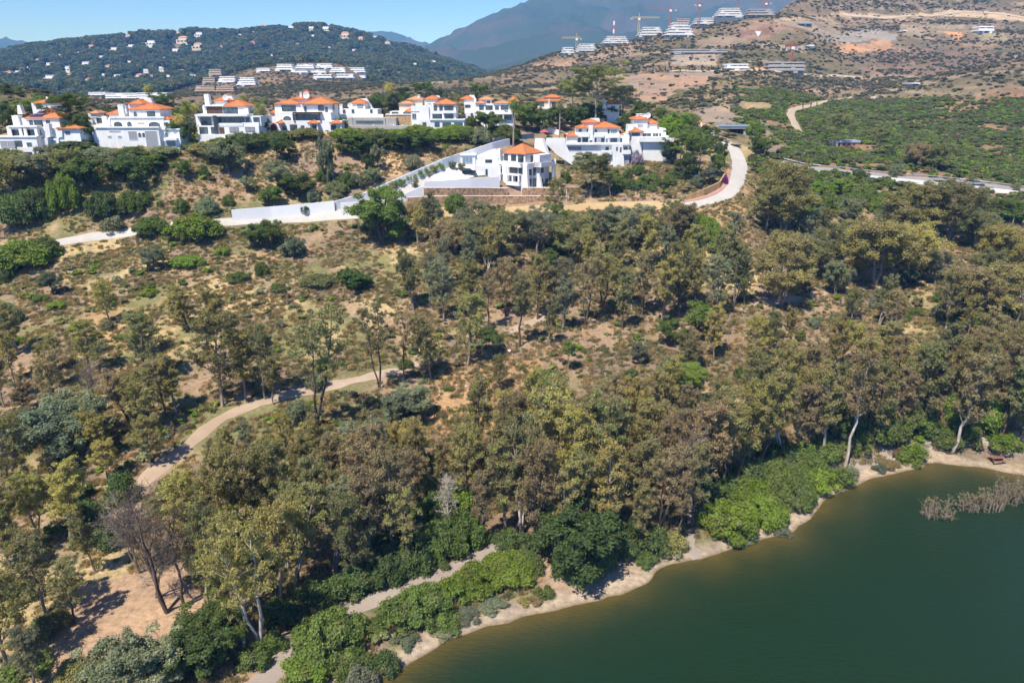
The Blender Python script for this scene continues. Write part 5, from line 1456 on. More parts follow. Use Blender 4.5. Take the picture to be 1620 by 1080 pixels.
# ------------------------------------------------------------------ villas on the ridge
def villas():
    D = 'white villa'
    # stepped villa at the edge of the picture
    h = House('stepped_villa', 'stepped white villa with solar panels on its orange roof beside the garden pine', 'villa', 219, 45, 240)
    h.box(-12, 217, 57, 245, 0, 11, down=6); h.box(55, 219, 92, 240, 2.2, 9, name='wall', down=6); h.box(-12, 215.6, 57.6, 217.4, -.3, 3, name='parapet')
    h.box(32, 233, 52, 258, -.6, 4, name='wall', down=3)
    h.win(2, 223, 22, 233, -.002, 'frame_white', 2, 'shade_and_blind'); h.win(24.5, 223, 34, 235, 0, 'frame', 2); h.win(43.5, 225.5, 50, 233, 0); h.win(41, 241, 50, 251, -.6, 'frame', 1)  # widest pane is grey: shade of the open loggia bay painted flat
    h.box(13, 200, 58, 216, 1.8, 9, name='wall'); h.box(12.5, 199, 58, 201.5, .7, 2.5, name='parapet')
    for a, b in ((18, 30.5), (34, 38.5), (41, 55)):
        h.win(a, 206, b, 216, 1.8, 'frame')
    for x in (14.5, 31.5, 39, 56):
        h.box(x, 201.6, x + 1.6, 216, .9, .35, name='column')
    h.box(57, 203, 95, 218, 3.0, 8, name='wall'); h.win(60, 206.5, 64, 216, 3.0, 'frame', 1); h.win(80, 209, 84, 212, 3.0, bars=1)
    h.poly([(70, 196), (77, 196), (80, 217), (72, 217)], 1.6, 1.6, name='buttress'); h.poly([(71, 217), (75, 217), (77, 240), (73, 240)], 1.0, 1.4, name='buttress'); h.win(83, 222, 88, 228, 2.2)
    h.box(36, 187.6, 93, 203, 4.2, 9, name='wall'); h.win(55.5, 191, 66.5, 200, 4.2, 'frame'); h.win(48, 191, 51, 200, 4.2, 'frame', 1); h.win(75, 191, 78, 202, 4.2, 'frame', 1)
    r = h.hip(38, 95, 188, 171.5, 4.2, 10)
    for k, (x0, x1, ya, yb) in enumerate(((47, 57, 185.5, 181.0), (57.5, 67.5, 185.5, 181.0), (52, 61, 180.2, 176.0))):    # solar panels on the front slope
        zs = [h.P(x0, ya, 4.2)[1], h.P(x0, yb, 5.6)[1]]
        xa, xb = h.P(x0, ya, 4.6)[0], h.P(x1, ya, 4.6)[0]
        e0 = h.P(0, 188, 3.75)[1] + .2
        rise = (h.P(0, 171.5, 9)[1] - e0) / 5.45
        ys = [3.75 + (z - e0) / rise for z in zs]
        me = bpy.data.meshes.new('solar_panel')
        me.from_pydata([(xa, ys[0], zs[0] + .1), (xb, ys[0], zs[0] + .1), (xb + .3, ys[1], zs[1] + .1), (xa + .3, ys[1], zs[1] + .1), (xa, ys[0], zs[0] + .02), (xb, ys[0], zs[0] + .02), (xb + .3, ys[1], zs[1] + .02), (xa + .3, ys[1], zs[1] + .02)], [],
                       [(0, 1, 2, 3), (7, 6, 5, 4), (0, 4, 5, 1), (1, 5, 6, 2), (2, 6, 7, 3), (3, 7, 4, 0)])
        me.materials.append(M['solar'])
        link(bpy.data.objects.new('solar_panel', me), r)
    h.box(22, 183, 28, 202, 3.4, 2, name='chimney'); h.poly([(27, 166.5), (31, 166.5), (36, 181), (28, 181)], 6, 1.5, name='stair_wall'); h.box(22, 188, 38, 202, 5, 6)
    h.box(72, 168, 91, 182, 11, 4, name='stair_tower'); h.poly([(93, 182), (97, 189), (108, 191), (108, 204), (93, 204)], 7.2, 2, name='stair_wall')
    h.hip(88, 128, 204, 197, 2.4, 7); h.box(91, 204, 125, 224, 2.6, 6.5, name='wall'); h.win(104, 208, 110, 212, 2.6, 'frame', 1); h.poly([(91, 205), (98, 205), (98.6, 217), (91, 217)], 2.2, .38, name='buttress')
    h = House('small_villa', 'orange-roofed house half hidden behind the stepped villa', 'villa', 262, 68, 176)
    h.box(53, 163, 80, 182, 0, 8); h.hip(51, 82, 163.5, 157, 0, 8); h.box(74, 153, 85, 162, 4, 3, name='stair_tower'); h.win(58, 166, 64, 172, 0, 'frame')
    h = House('garden_lodge', 'small tile-roofed lodge between the garden pine and the arcaded villa', 'lodge', 244, 148, 196)
    h.box(142, 179.5, 154, 200, 0, 4, down=4); h.hip(141, 156.5, 180, 175, 0, 4.5, 'tile_old')

    # arcaded villa
    h = House('arcaded_villa', 'white villa with arcaded terrace above a plain tall basement', 'villa', 226, 215, 236)
    h.box(152, 202, 250, 238, 0, 15, down=8); h.box(150, 200.6, 251, 202.6, -.35, 1.2, name='parapet')
    h.win(205, 208, 216, 221, 0, 'white', 1, 'shade_and_blind', 'shade_panel'); h.win(233.5, 207.5, 247.5, 236, 0, 'white', 1, 'shade_and_blind', 'shade_panel')  # flat grey panels paint the shade inside the basement recesses
    h.arch(219.5, 210, 223, 217); h.arch(226, 210, 229.5, 217); h.win(171, 215, 176, 217.6, 0, bars=1, pane='shade_and_blind', name='vent'); h.win(187, 215, 192, 217.6, 0, bars=1, pane='shade_and_blind', name='vent'); h.win(173, 207, 190, 208.2, 0, bars=1, pane='shade_and_blind', name='vent')
    h.box(249.5, 205, 283, 224, 1.2, 8, down=6); h.box(249, 203.6, 284, 205.6, .9, 1, name='parapet'); h.arch(262, 209, 265.6, 217, 1.2); h.box(259, 218.5, 279, 222, .1, 1.6, name='balcony'); h.win(260, 223.5, 277, 233, 1.1, 'white', 1, 'shade_and_blind', 'shade_panel')  # grey panel under the balcony paints the shade of its recess
    h.box(174, 186, 258, 203, 2.4, 9); h.box(173, 184.8, 259, 186.8, 2.1, 1, name='parapet'); h.poly([(169, 191), (174, 187), (174, 203), (169, 203)], 2.2, 3, name='buttress'); h.poly([(257, 188), (262, 196), (262, 203), (257, 203)], 2.0, 3, name='buttress')
    h.arch(181, 192.6, 193, 201.5, 2.4); h.arch(202, 192.6, 208, 200.5, 2.4); h.arch(236, 193, 253, 201.5, 2.4); h.box(217, 193, 227, 194.8, 2.2, .3, 'cream', 'wall_panel')
    h.box(262, 190.5, 268, 204, 2.0, 1, name='gate_arch'); h.arch(263.4, 193.5, 266.6, 202, 2.0)
    h.box(147, 198, 173, 205, 1, 6, name='terrace', down=8); h.box(148, 186, 163, 200, 5, 4); h.win(154, 187, 162, 194.5, 5, 'frame'); h.box(163, 184, 168, 200, 4.6, 1.5, name='pier')
    h.box(205, 173.6, 252, 188, 5, 8); h.arch(212, 177, 216.5, 184.5, 5); h.win(233.5, 177, 244.5, 184, 5, 'frame'); h.hip(203, 255, 174, 163, 5, 9)
    h.box(204, 165, 224, 175, 10, 6); h.hip(202.5, 226, 165.5, 157.5, 10, 7); h.poly([(220, 155), (238, 155), (245, 170), (224, 170)], 15.2, 1.5, name='stair_tower')
    h.box(173, 181, 191, 187, 5, 6); h.hip(167, 193, 181.5, 173.8, 5, 7); h.chimney(189, 166, 194, 187, 4); h.chimney(195, 169, 199, 180, 4.4)
    h.hip(257, 269, 190, 185.5, 4, 4); h.box(258, 190, 268, 203, 4.2, 3.6); h.hip(268, 277, 194, 186, 6, 5); h.box(269, 194, 277, 204, 6.2, 4)

    # glass-fronted villa
    h = House('glass_villa', 'modern white villa with long glass fronts and a tall slab chimney', 'villa', 234, 360, 214)
    h.box(315, 213, 356, 234, -1.2, 8, name='terrace', down=5); h.box(314, 199, 409, 216, 1, 12, down=6)
    h.win(317, 201.5, 328, 212.6, 1, 'frame', 2); h.win(335, 201.5, 342.5, 212.6, 1, 'frame', 1); h.win(349, 202, 354, 212.4, 1, 'brown', 1, 'brown', 'door'); h.win(364, 202, 377, 209, 1, 'frame', pane='shade_and_blind'); h.win(389, 201.5, 402.5, 208, 1, 'frame', pane='shade_and_blind')
    h.box(311, 184, 412, 200, 2.4, 11); h.box(308, 181, 391, 184.2, .6, 13, name='roof_slab'); h.box(344, 195, 384, 199.6, .9, 1.5, name='parapet'); h.box(384, 194, 409, 199.6, 1.4, 1, name='parapet')
    for a, b, c, d in ((319, 186, 333, 198), (342, 186, 355, 195), (356, 186, 371, 195), (373, 185.5, 386, 197.5), (389.5, 186, 394, 193), (401.5, 186, 410, 193)):
        h.win(a, b, c, d, 2.4, 'frame')
    h.box(340.4, 183, 341.6, 213, .3, .3, 'frame', 'column')
    h.box(322, 168, 391, 183, 4.6, 8); h.win(328, 169, 351, 179.5, 4.6, 'brown', 4, 'brown', 'screen'); h.win(354, 170.5, 375.5, 180.5, 4.6, 'frame'); h.box(321, 166.3, 353, 168.4, 4.0, 9, name='roof_slab'); h.box(388, 171, 392, 183, 4.0, 1, name='pier')
    h.hip(351, 390, 168.8, 158.2, 4.6, 8.6, 'tile'); h.box(339, 160, 360, 168.6, 7, 6); h.hip(336, 361, 160.5, 153.5, 7, 7); h.box(324.6, 149, 329.4, 168, 5, 1.6, name='chimney'); h.poly([(354, 152), (366, 152), (370, 160), (354, 160)], 12, 1.5, name='stair_tower'); h.dish(356.5, 154.5, 6.2, .9)

    # two-winged villa
    h = House('two_winged_villa', 'long white villa with two wide orange hip roofs and a dark pergola', 'villa', 247, 480, 207)
    h.box(438, 191, 541, 208, 0, 13, down=6)
    h.win(447.5, 199.5, 453, 205.5, 0, 'frame'); h.win(459.5, 197.5, 469.5, 206, 0, 'frame'); h.win(476.5, 199, 481, 205.5, 0, 'frame'); h.win(495, 198, 503, 205, 0, 'frame'); h.win(523, 198, 531, 205, 0, 'frame', pane='solar')
    h.hip(486, 504, 195.6, 192.3, -1.6, 3.2); h.hip(521, 541, 195.6, 192.3, -1.6, 3.2); h.hip(437, 448, 195.6, 192.4, -1.4, 3)
    for x in (487.5, 502, 522, 539.5):
        h.box(x - .5, 195, x + .5, 207, -1.5, .3, name='column')
    h.box(436, 178, 523, 192, 1.4, 11); h.arch(448.5, 184, 460.5, 191, 1.4)
    h.win(465, 181, 480, 191, 1.4, 'frame'); h.win(481, 181, 492, 191, 1.4, 'frame'); h.win(494, 182, 505, 191, 1.4, 'frame'); h.box(463, 177.6, 507, 179.6, -.6, 2.4, 'brown', 'pergola')
    h.box(463.5, 179.6, 464.7, 191, -.5, .3, 'brown', 'pergola_post'); h.box(505, 179.6, 506.2, 191, -.5, .3, 'brown', 'pergola_post')
    h.box(435.5, 165, 525, 179, 3.4, 9); h.win(446.5, 167.5, 467.5, 176, 3.4, 'frame'); h.win(482, 169, 484.4, 176, 3.4, 'frame', 1); h.win(504, 167, 512, 175, 3.4, 'frame'); h.win(515, 170, 518, 178, 3.4, 'frame', 1)
    h.hip(433, 474, 165.4, 157.2, 3.4, 9.4); h.hip(476, 527, 165.4, 153.2, 3.0, 10.5); h.box(463, 157, 489, 165, 9, 6); h.hip(461, 491, 157.5, 151, 9, 7)
    h.box(480, 147.4, 487, 155, 11, 2, name='cupola'); h.hip(478.5, 488.5, 147.8, 144.2, 11, 2.4); h.dish(484.3, 151, 8.4, 1.1); h.chimney(474.5, 147, 477, 155, 10)
    h.box(428, 179, 441, 196, 4, 6); h.hip(426, 441, 179.5, 173.6, 4, 6.5)

    # small house with conical roof, its pool terrace
    h = House('pavilion_villa', 'low white villa with one pyramid roof behind the concrete pool terrace', 'villa', 264, 570, 186)
    h.box(538, 173, 597, 187, 0, 8, down=3); h.box(537, 181, 606, 187, -2, 1.2, name='parapet', down=3); h.box(554, 163.6, 577, 174, 2, 6); h.hip(552.5, 578.5, 164, 156.3, 2, 6)
    h.poly([(570, 156), (580, 156), (590, 172), (570, 172)], 8.2, 1.4, name='stair_wall'); h.win(543, 174, 546, 179, 0, 'frame', 1); h.win(557, 173.5, 560, 178.5, 0, 'frame', 1); h.win(566, 166, 574, 171, 2, 'frame', pane='shade_and_blind'); h.win(586, 173.5, 589, 178.5, 0, 'frame', 1)
    h.dish(553.8, 167, .5, .9); h.chimney(537.5, 166, 541, 175, 1)
    h = House('pool_terrace', 'grey concrete pool terrace with a long dark slot window', 'terrace', 254, 600, 207)
    h.box(551, 187, 626, 201, 0, 8, 'concrete', down=2); h.win(563, 191, 607, 196, 0, 'concrete', 1, 'glass'); h.box(549, 199, 652, 208, -1.5, 4, 'concrete', 'plinth', down=4); h.box(607, 187, 609, 199, -.25, .3, 'concrete', 'rib'); h.box(556, 186, 557.4, 199, -.25, .3, 'concrete', 'rib')
    for x in (590, 622, 636):
        h.box(x, 197, x + 1.2, 199.2, -1.2, .3, 'dish', 'lamp')
    h = House('ochre_wall', 'ochre stone retaining wall between pool terrace and twin-roofed villa', 'wall', 258, 640, 206)
    h.box(611, 181.6, 664, 208, 0, 2, 'stonewall', down=4); h.box(610, 180.4, 665, 181.8, -.2, 2.4, 'white', 'coping')

    # twin-roofed villa
    h = House('twin_roofed_villa', 'tall white villa with two orange roofs and square windows behind two palms', 'villa', 256, 695, 204)
    h.box(662, 190, 734, 205, 0, 12, down=6); h.box(680, 188.4, 735, 190.4, -.4, 1.4, name='parapet')
    for a, b, c, d in ((669, 194, 674, 202), (688, 194, 695, 200), (700.5, 194.5, 713, 203), (719, 194.5, 731.5, 202.5)):
        h.win(a, b, c, d, 0, 'frame')
    h.box(677, 166, 721, 191, 2.2, 10); h.win(703.5, 180.6, 717, 188, 2.2, 'frame'); h.win(684.5, 180.6, 699, 188, 2.2, 'frame'); h.win(703, 168, 717, 174.4, 2.2, 'frame'); h.win(695.5, 168, 700, 174.4, 2.2, 'frame', 1); h.win(686.5, 168, 691, 174.4, 2.2, 'frame', 1); h.box(700, 175.5, 722, 179, 1.4, 1, name='balcony')
    h.box(651, 168, 678, 194, 1.6, 9, down=3); h.win(652.5, 180, 658, 188.5, 1.6, 'frame_white', 2); h.hip(685, 722, 165.6, 156.4, 2.2, 9.6); h.box(672, 157, 692, 168, 5, 8); h.hip(671, 693, 157.5, 151.2, 5, 8); h.poly([(684, 151.5), (695, 151.5), (697, 158), (684, 158)], 13.2, 1.2, name='stair_tower')
    h.box(645, 158, 668, 172, 7, 7, 'cream'); h.hip(643, 670, 158.5, 152, 7, 7.5, 'tile_old'); h.box(632, 164.4, 654, 181, 5, 7, 'cream'); h.hip(630, 655, 164.8, 159, 5, 7.5, 'tile_old'); h.hip(640, 663, 177.6, 170, 2, 5); h.box(642, 177.4, 661, 190, 2.4, 4.4); h.chimney(661, 151, 664, 158, 8)
    h.box(617, 176.4, 656, 182, 3, 6, name='annex'); h.win(620, 177.6, 630, 180.2, 3, 'frame'); h.win(638, 178, 644, 180.4, 3, 'frame')

    # many-windowed villa
    h = House('gallery_villa', 'broad white villa with pale tile roofs and a ground-floor gallery', 'villa', 272, 775, 194)
    h.box(737, 178, 814, 196, 0, 11, down=6); h.box(735, 164, 809, 180, 1.6, 9); h.win(745, 179.5, 747.6, 184, 0, 'frame', 1); h.win(755, 179, 761.5, 189, 0, 'frame'); h.box(768, 179.4, 815, 181.2, -1.6, 2, name='gallery_roof')
    for a, c in ((769, 776), (778, 785), (787, 794), (798, 809)):
        h.win(a, 182, c, 189.5, 0, 'frame')
    for x in (767.5, 777, 786, 795.6, 813):
        h.box(x, 181, x + 1.4, 192, -1.5, .3, name='column')
    for a, b, c, d in ((736, 166.4, 744, 170), (758.5, 167, 765, 176), (768.5, 167.4, 779, 177), (783.5, 168, 789, 173.4), (792.5, 167.5, 804, 173.4)):
        h.win(a, b, c, d, 1.6, 'frame')
    h.box(757, 174.6, 780, 177.4, .7, .9, name='balcony'); h.box(760, 158, 778, 166, 3.4, 5, name='tower'); h.win(771, 160, 775, 164, 3.4, 'frame', 1); h.hip(756.5, 781, 158.5, 152, 3.2, 5.8, 'tile_old'); h.hip(752, 768, 164, 159.4, 1.5, 4, 'tile_old'); h.hip(780, 810, 164, 159, 1.6, 7, 'tile_old')
    h.box(734, 157, 753, 166, 6, 6); h.hip(727, 749, 157.6, 151.4, 6, 6.4); h.poly([(742, 150.5), (750, 150.5), (755, 162), (742, 162)], 12, 1.2, name='stair_wall')
    # houses behind
    h = House('columned_villa', 'two-storey villa with columned porch behind the tall garden palm', 'villa', 305, 872, 182)
    h.box(851, 160, 896, 184, 0, 9, 'cream', down=4); h.hip(849, 899, 160.4, 155.4, 0, 9); h.box(862, 154, 886, 158, 2.5, 5, 'cream'); h.hip(860, 888, 154.6, 149.6, 2.5, 5.4); h.box(867.4, 157, 869.6, 182, -.8, .7, name='chimney')
    for a in (854, 873, 882):
        h.win(a, 162.5, a + 6.5, 168.5, 0, 'frame')
    h.hip(833, 852, 174.6, 168.4, 1, 6); h.box(835, 174.4, 850, 186, 1.2, 5, down=3); h.box(849, 170.5, 898, 173, -1.6, 1.6, name='balcony')
    h = House('gable_villa', 'small orange-roofed villa with a white wedge wall among the dark trees', 'villa', 305, 968, 180)
    h.box(960, 165, 980, 182, 0, 7, down=4); h.hip(957, 983, 165.4, 158.2, 0, 7.4); h.poly([(950, 182), (953, 170), (959, 160), (960, 182)], -.3, 1, name='stair_wall'); h.win(967, 168, 973, 173, 0, 'frame'); h.chimney(954, 157, 957, 166, 1)
    h = House('roof_cottage', 'cottage of which only the orange roof shows above the palms', 'villa', 306, 812, 172)
    h.box(804, 160.5, 820, 175, 0, 6, 'cream', down=4); h.hip(802, 822, 161, 152.5, 0, 6.4); h.win(808, 164, 813, 169, 0, 'frame')

    # villa on buttresses
    h = House('buttressed_villa', 'white villa on two flared buttresses beside a white ramp wall', 'villa', 252, 945, 258)
    h.box(904, 227, 996, 246, 0, 13, down=9); h.box(893, 226, 996, 229.4, -1.0, 1.6, name='parapet'); h.win(893.5, 232, 919.5, 238, -.006, 'white', 1, 'shade_and_blind', 'shade_panel'); h.box(893, 229, 906, 252, .02, 10, down=6)  # grey panel paints the shade below the overhang
    h.box(951, 240, 996, 264, -.9, 6, down=6); h.win(951.6, 246, 966.5, 259, -.9, 'white', 1, 'shade_and_blind', 'shade_panel'); h.win(987, 246, 995, 260, -.9, 'white', 1, 'shade_and_blind', 'shade_panel'); h.poly([(968, 227), (985, 227), (988, 265), (970, 265)], -1.8, 1.8, name='buttress')  # grey panels beside the buttress are recess shade put into colour
    h.box(951, 238.6, 968.5, 244.4, -2.0, 1.2, name='balcony'); h.box(985, 238, 998, 244, -2.0, 1.2, name='balcony'); h.win(958, 233, 963, 238, 0, 'frame', 1); h.win(975, 233, 977, 238, -1.8, 'frame', 1); h.win(987.5, 232.6, 992.4, 237.4, 0, 'frame', 1); h.win(981, 233.4, 983, 240, -1.8, 'frame', 1)
    h.box(899, 214, 996, 229, 1.4, 11)
    for a, b, c, d in ((914.5, 218.6, 918.6, 226), (921.5, 218, 930, 226.6), (934, 220, 936, 226), (940.4, 219.4, 943.4, 226), (951.2, 219, 956, 225.6), (959, 219.4, 961, 225.6), (966, 219.2, 976, 225), (981.4, 219.4, 984, 226)):
        h.win(a, b, c, d, 1.4, 'frame', 1 if c - a < 4 else 2)
    h.hip(897, 914, 216.4, 209.4, .8, 5); h.box(898.5, 216, 913, 228, 1, 4.6)
    h.box(912, 209.6, 933, 216.6, .5, 1.4, name='balcony'); h.box(940, 210.2, 956, 216.8, .5, 1.4, name='balcony'); h.box(962, 212, 981, 218, .6, 1.4, name='balcony')
    h.box(913, 202.4, 933, 214.4, 3.2, 8); h.win(916, 204.4, 920, 208.6, 3.2, 'frame', 1); h.win(928.4, 205, 931, 211, 3.2, 'frame', 1); h.box(931, 199, 938.4, 222, .9, 3, name='stair_tower'); h.box(938, 202.6, 980, 214.4, 2.6, 9); h.win(941.4, 205, 944.4, 210.4, 2.6, 'frame', 1); h.win(961.6, 205, 964, 212.6, 2.6, 'frame', 1); h.win(966, 205.4, 976, 211.6, 2.6, 'white', 1, 'shade_and_blind', 'shade_panel')  # last grey panel paints a wall face that lies in shade
    h.hip(936, 983, 203, 192.6, 2.4, 9.6); h.hip(911.5, 934, 203, 198, 3, 6); h.box(924, 194, 947, 203, 7, 5); h.hip(922, 949, 194.6, 188.2, 7, 6); h.poly([(934, 187.2), (948, 187.2), (950, 196), (934, 196)], 13, 1.2, name='stair_tower'); h.hip(979, 990, 216.2, 212, 2, 4)
    h.poly([(864, 218.4), (893.6, 218.4), (894, 226), (906, 251), (906, 262), (880, 244), (864, 228)], -1.4, .5, name='ramp_wall')

    # villa with dishes
    h = House('dish_villa', 'white villa with two satellite dishes above a tall blank basement', 'villa', 256, 1035, 262)
    h.box(1016, 224, 1062, 258, 0, 10, down=10); h.box(1013, 217, 1064, 224.6, -1.4, 11, name='balcony_slab'); h.box(998, 215, 1017, 240, .8, 9, down=6)
    h.box(997, 205, 1046, 219, 1.8, 9); h.win(1016.5, 211, 1030, 218.4, 1.8, 'frame_white', 2); h.win(1032.5, 211, 1041.4, 218.4, 1.8, 'frame_white', 2); h.box(1046, 203.8, 1054, 219, 1.2, 9, name='wall'); h.win(1043, 211.4, 1045, 218.4, 1.8, 'frame', 1)
    h.hip(996, 1018.5, 209.6, 202.2, .6, 5); h.box(998, 209, 1017, 216, .9, 4.6); h.win(1000, 211, 1012, 215, .88, 'frame'); h.box(993, 197.6, 1003, 212, 3, 5, name='wall')
    h.box(1002, 189, 1025, 206, 4.2, 7); h.win(1009, 197, 1017, 202, 4.2, 'frame_white', 4, 'shade_and_blind'); h.hip(1000.5, 1026, 189.6, 183.2, 4, 7.4); h.box(1025, 196, 1040, 206, 5, 6); h.hip(1023, 1042.5, 196.4, 188.6, 5, 6.4); h.chimney(1007, 181, 1016, 185, 7); h.dish(1019, 183, 7, .75); h.dish(1025.2, 182.6, 7.4, .95)
    h.box(1064.4, 216.6, 1066.6, 232, 0, 6, name='fin_wall', down=4)

    # small house at the road bend
    h = House('bend_house', 'small white house with tiled roof above the bend of the pale road', 'villa', 300, 1113, 213)
    h.box(1105, 199, 1122, 216, 0, 6, down=4); h.hip(1106, 1124, 199.4, 195, 0, 6, 'tile_old'); h.hip(1097, 1113, 194.6, 191.6, 3, 5, 'tile_old'); h.box(1099, 194.4, 1112, 204, 3.2, 4.4); h.box(1108, 194.4, 1111, 208, -.5, 1.2, name='chimney'); h.win(1113, 204, 1117, 209, 0, 'frame', 1); h.box(1120, 208, 1131, 214, -.5, 4, name='terrace', down=4); h.win(1106, 205, 1108, 212, 0, 'frame', 1)


villas()


def corner_villa():
    """the estate house stands corner-on: built square in its own axes, then turned"""
    p = at_y(833, 312, 229)
    e = link(bpy.data.objects.new('corner_towered_villa', None))
    e.location = p
    e.rotation_euler = (0, 0, -0.66)
    tag(e, 'four-storey white villa standing corner-on above the stone terraces', 'villa')
    W = M['white']
    h = House.__new__(House)
    h.e, h.o, h.Y = e, p, 229

    def win(x0, x1, z0, z1, y=0.0, fr='frame', n=1, side=False, pane='glass', nm='window'):
        t = .08
        b = [(x0 - t, x1 + t, y - .1, y + .02, z1, z1 + t), (x0 - t, x1 + t, y - .12, y + .02, z0 - t, z0), (x0 - t, x0, y - .1, y + .02, z0, z1), (x1, x1 + t, y - .1, y + .02, z0, z1)]
        b += [(x0 + (x1 - x0) * k / n - .03, x0 + (x1 - x0) * k / n + .03, y - .09, y + .02, z0, z1) for k in range(1, n)]
        w = multi(nm, b, M[fr], e)
        box('pane', x0, x1, y - .05, y + .01, z0, z1, M[pane], w)
        if side:                                                     # turned onto the right-hand face
            w.rotation_euler = (0, 0, math.pi / 2)
        return w
    # core and wings (front face y = 0, right face x = 0)
    box('wall', -12.5, 0, 0, 12, -5, 10.2, W, e)
    box('wall', -9.6, -1.2, .8, 9.0, 10.2, 13.0, W, e)
    h.hip_m(-9.5, -1.3, .9, 8.9, 13.0, 15.7, 'tile', .45)
    box('wall', -15.0, -12.5, 1.0, 10, -5, 7.4, W, e)
    prism('stair_wall', [(-4.5, 13), (-.2, 13), (.6, 12.2), (-1.4, 17.0), (-4.2, 17.0)], 9.9, 11.4, W, e)
    box('chimney', -12.2, -11.0, .6, 2.0, 10.2, 14.0, W, e); box('wall', -13.6, -11.0, 1.2, 6, 7.4, 11.8, W, e); box('wall', -.6, 2.0, 4.0, 10, 9, 12.6, W, e)
    # corner buttress flaring towards the ground
    prism('buttress', [(-1.5, -5), (1.6, -5), (.35, 9.8), (-.9, 9.8)], -.55, .5, W, e)
    prism('buttress', [(-9.0, -5), (-7.2, -5), (-7.6, 9.6), (-8.8, 9.6)], -.5, .4, W, e)
    # balconies with pierced parapets
    for x0, x1, z in ((-7.0, -1.4, 9.2), (-7.0, -2.0, 3.6), (-13.4, -9.4, 3.6)):
        b = box('balcony', x0, x1, -1.3, 0.0, z - .25, z, W, e)
        multi('parapet', [(x0, x1, -1.3, -1.15, z, z + .95), (x0, x0 + .15, -1.15, 0, z, z + .95), (x1 - .15, x1, -1.15, 0, z, z + .95), (x0 - .05, x0 + .5, -1.4, -1.05, z + .95, z + 1.3), (x1 - .5, x1 + .05, -1.4, -1.05, z + .95, z + 1.3)], W, b)
    multi('loggia', [(-7.0, -6.5, -1.3, -.9, 4.55, 6.4), (-4.9, -4.4, -1.3, -.9, 4.55, 6.4), (-2.5, -2.0, -1.3, -.9, 4.55, 6.4), (-7.0, -2.0, -1.35, 0, 6.4, 6.8)], W, e)
    multi('loggia', [(-13.4, -12.9, -1.3, -.9, 4.55, 6.2), (-11.6, -11.1, -1.3, -.9, 4.55, 6.2), (-9.9, -9.4, -1.3, -.9, 4.55, 6.2), (-13.4, -9.4, -1.35, 0, 6.2, 6.6)], W, e)
    for a in ((-6.6, -4.8, 10.7, 12.4, .8, 'frame', 2), (-3.9, -1.9, 10.4, 12.5, .8, 'frame', 2), (-9.4, -8.0, 10.7, 12.4, .8, 'frame', 1), (-6.4, -3.6, 7.1, 8.7, 0, 'frame', 3), (-3.0, -1.9, 7.1, 8.7, 0, 'frame', 1), (-6.2, -5.2, 3.9, 6.2, 0, 'frame', 1), (-4.2, -3.0, 3.9, 6.2, 0, 'frame', 1),
              (-12.6, -11.8, 3.9, 6.0, 0, 'frame', 1), (-11.0, -10.2, 3.9, 6.0, 0, 'frame', 1), (-14.6, -13.4, 4.4, 6.0, 1.0, 'frame', 1)):
        win(*a)
    # arched doorway, garage mouths
    pts = [(-11.2, 7.0), (-9.8, 7.0), (-9.8, 8.7)] + [(-10.5 + .7 * math.cos(t), 8.7 + .8 * math.sin(t)) for t in np.linspace(.3, 2.84, 8)] + [(-11.2, 8.7)]
    prism('arched_window', pts, -.06, .01, M['glass'], e)
    win(-6.6, -2.2, -1.6, 3.0, 0, 'white', 1, False, 'shade_and_blind', 'garage_mouth'); win(-12.2, -9.4, -.4, 3.0, 0, 'white', 1, False, 'shade_and_blind', 'garage_mouth')  # flat grey panes: the shade inside the mouths is painted
    # right-hand face: x becomes depth, windows turned by a quarter
    for a in ((1.2, 2.4, 6.6, 8.3), (1.2, 2.4, 3.4, 5.4), (3.4, 4.6, 6.4, 8.6), (3.4, 4.8, 2.6, 5.4), (7.6, 8.8, 6.8, 8.2), (7.4, 8.6, 3.4, 4.8), (10.0, 11.4, 2.4, 4.6), (2.0, 3.2, 10.6, 12.3)):
        win(*a, 0, 'frame', 1, True)
    win(.8, 5.2, -2.2, 2.0, 0, 'white', 1, True, 'shade_and_blind', 'garage_mouth')  # side mouth likewise a grey pane of painted shade
    prism('side_buttress', [(0.02, -5), (3.6, -5), (1.2, 6.0), (.9, 9.6), (0.02, 9.6)], 5.2, 6.0, W, e)
    box('roof_slab', 0.02, 2.6, 4.0, 12.0, 8.9, 9.4, W, e)
    multi('parapet', [(2.4, 2.6, 4.0, 12, 9.4, 10.3), (0.02, 2.4, 4.0, 4.2, 9.4, 10.3), (2.3, 2.8, 11.6, 12.1, 9.4, 11.0)], W, e)
    box('wall', 2.0, 2.6, 10.6, 12.0, -3, 8.9, W, e)


corner_villa()


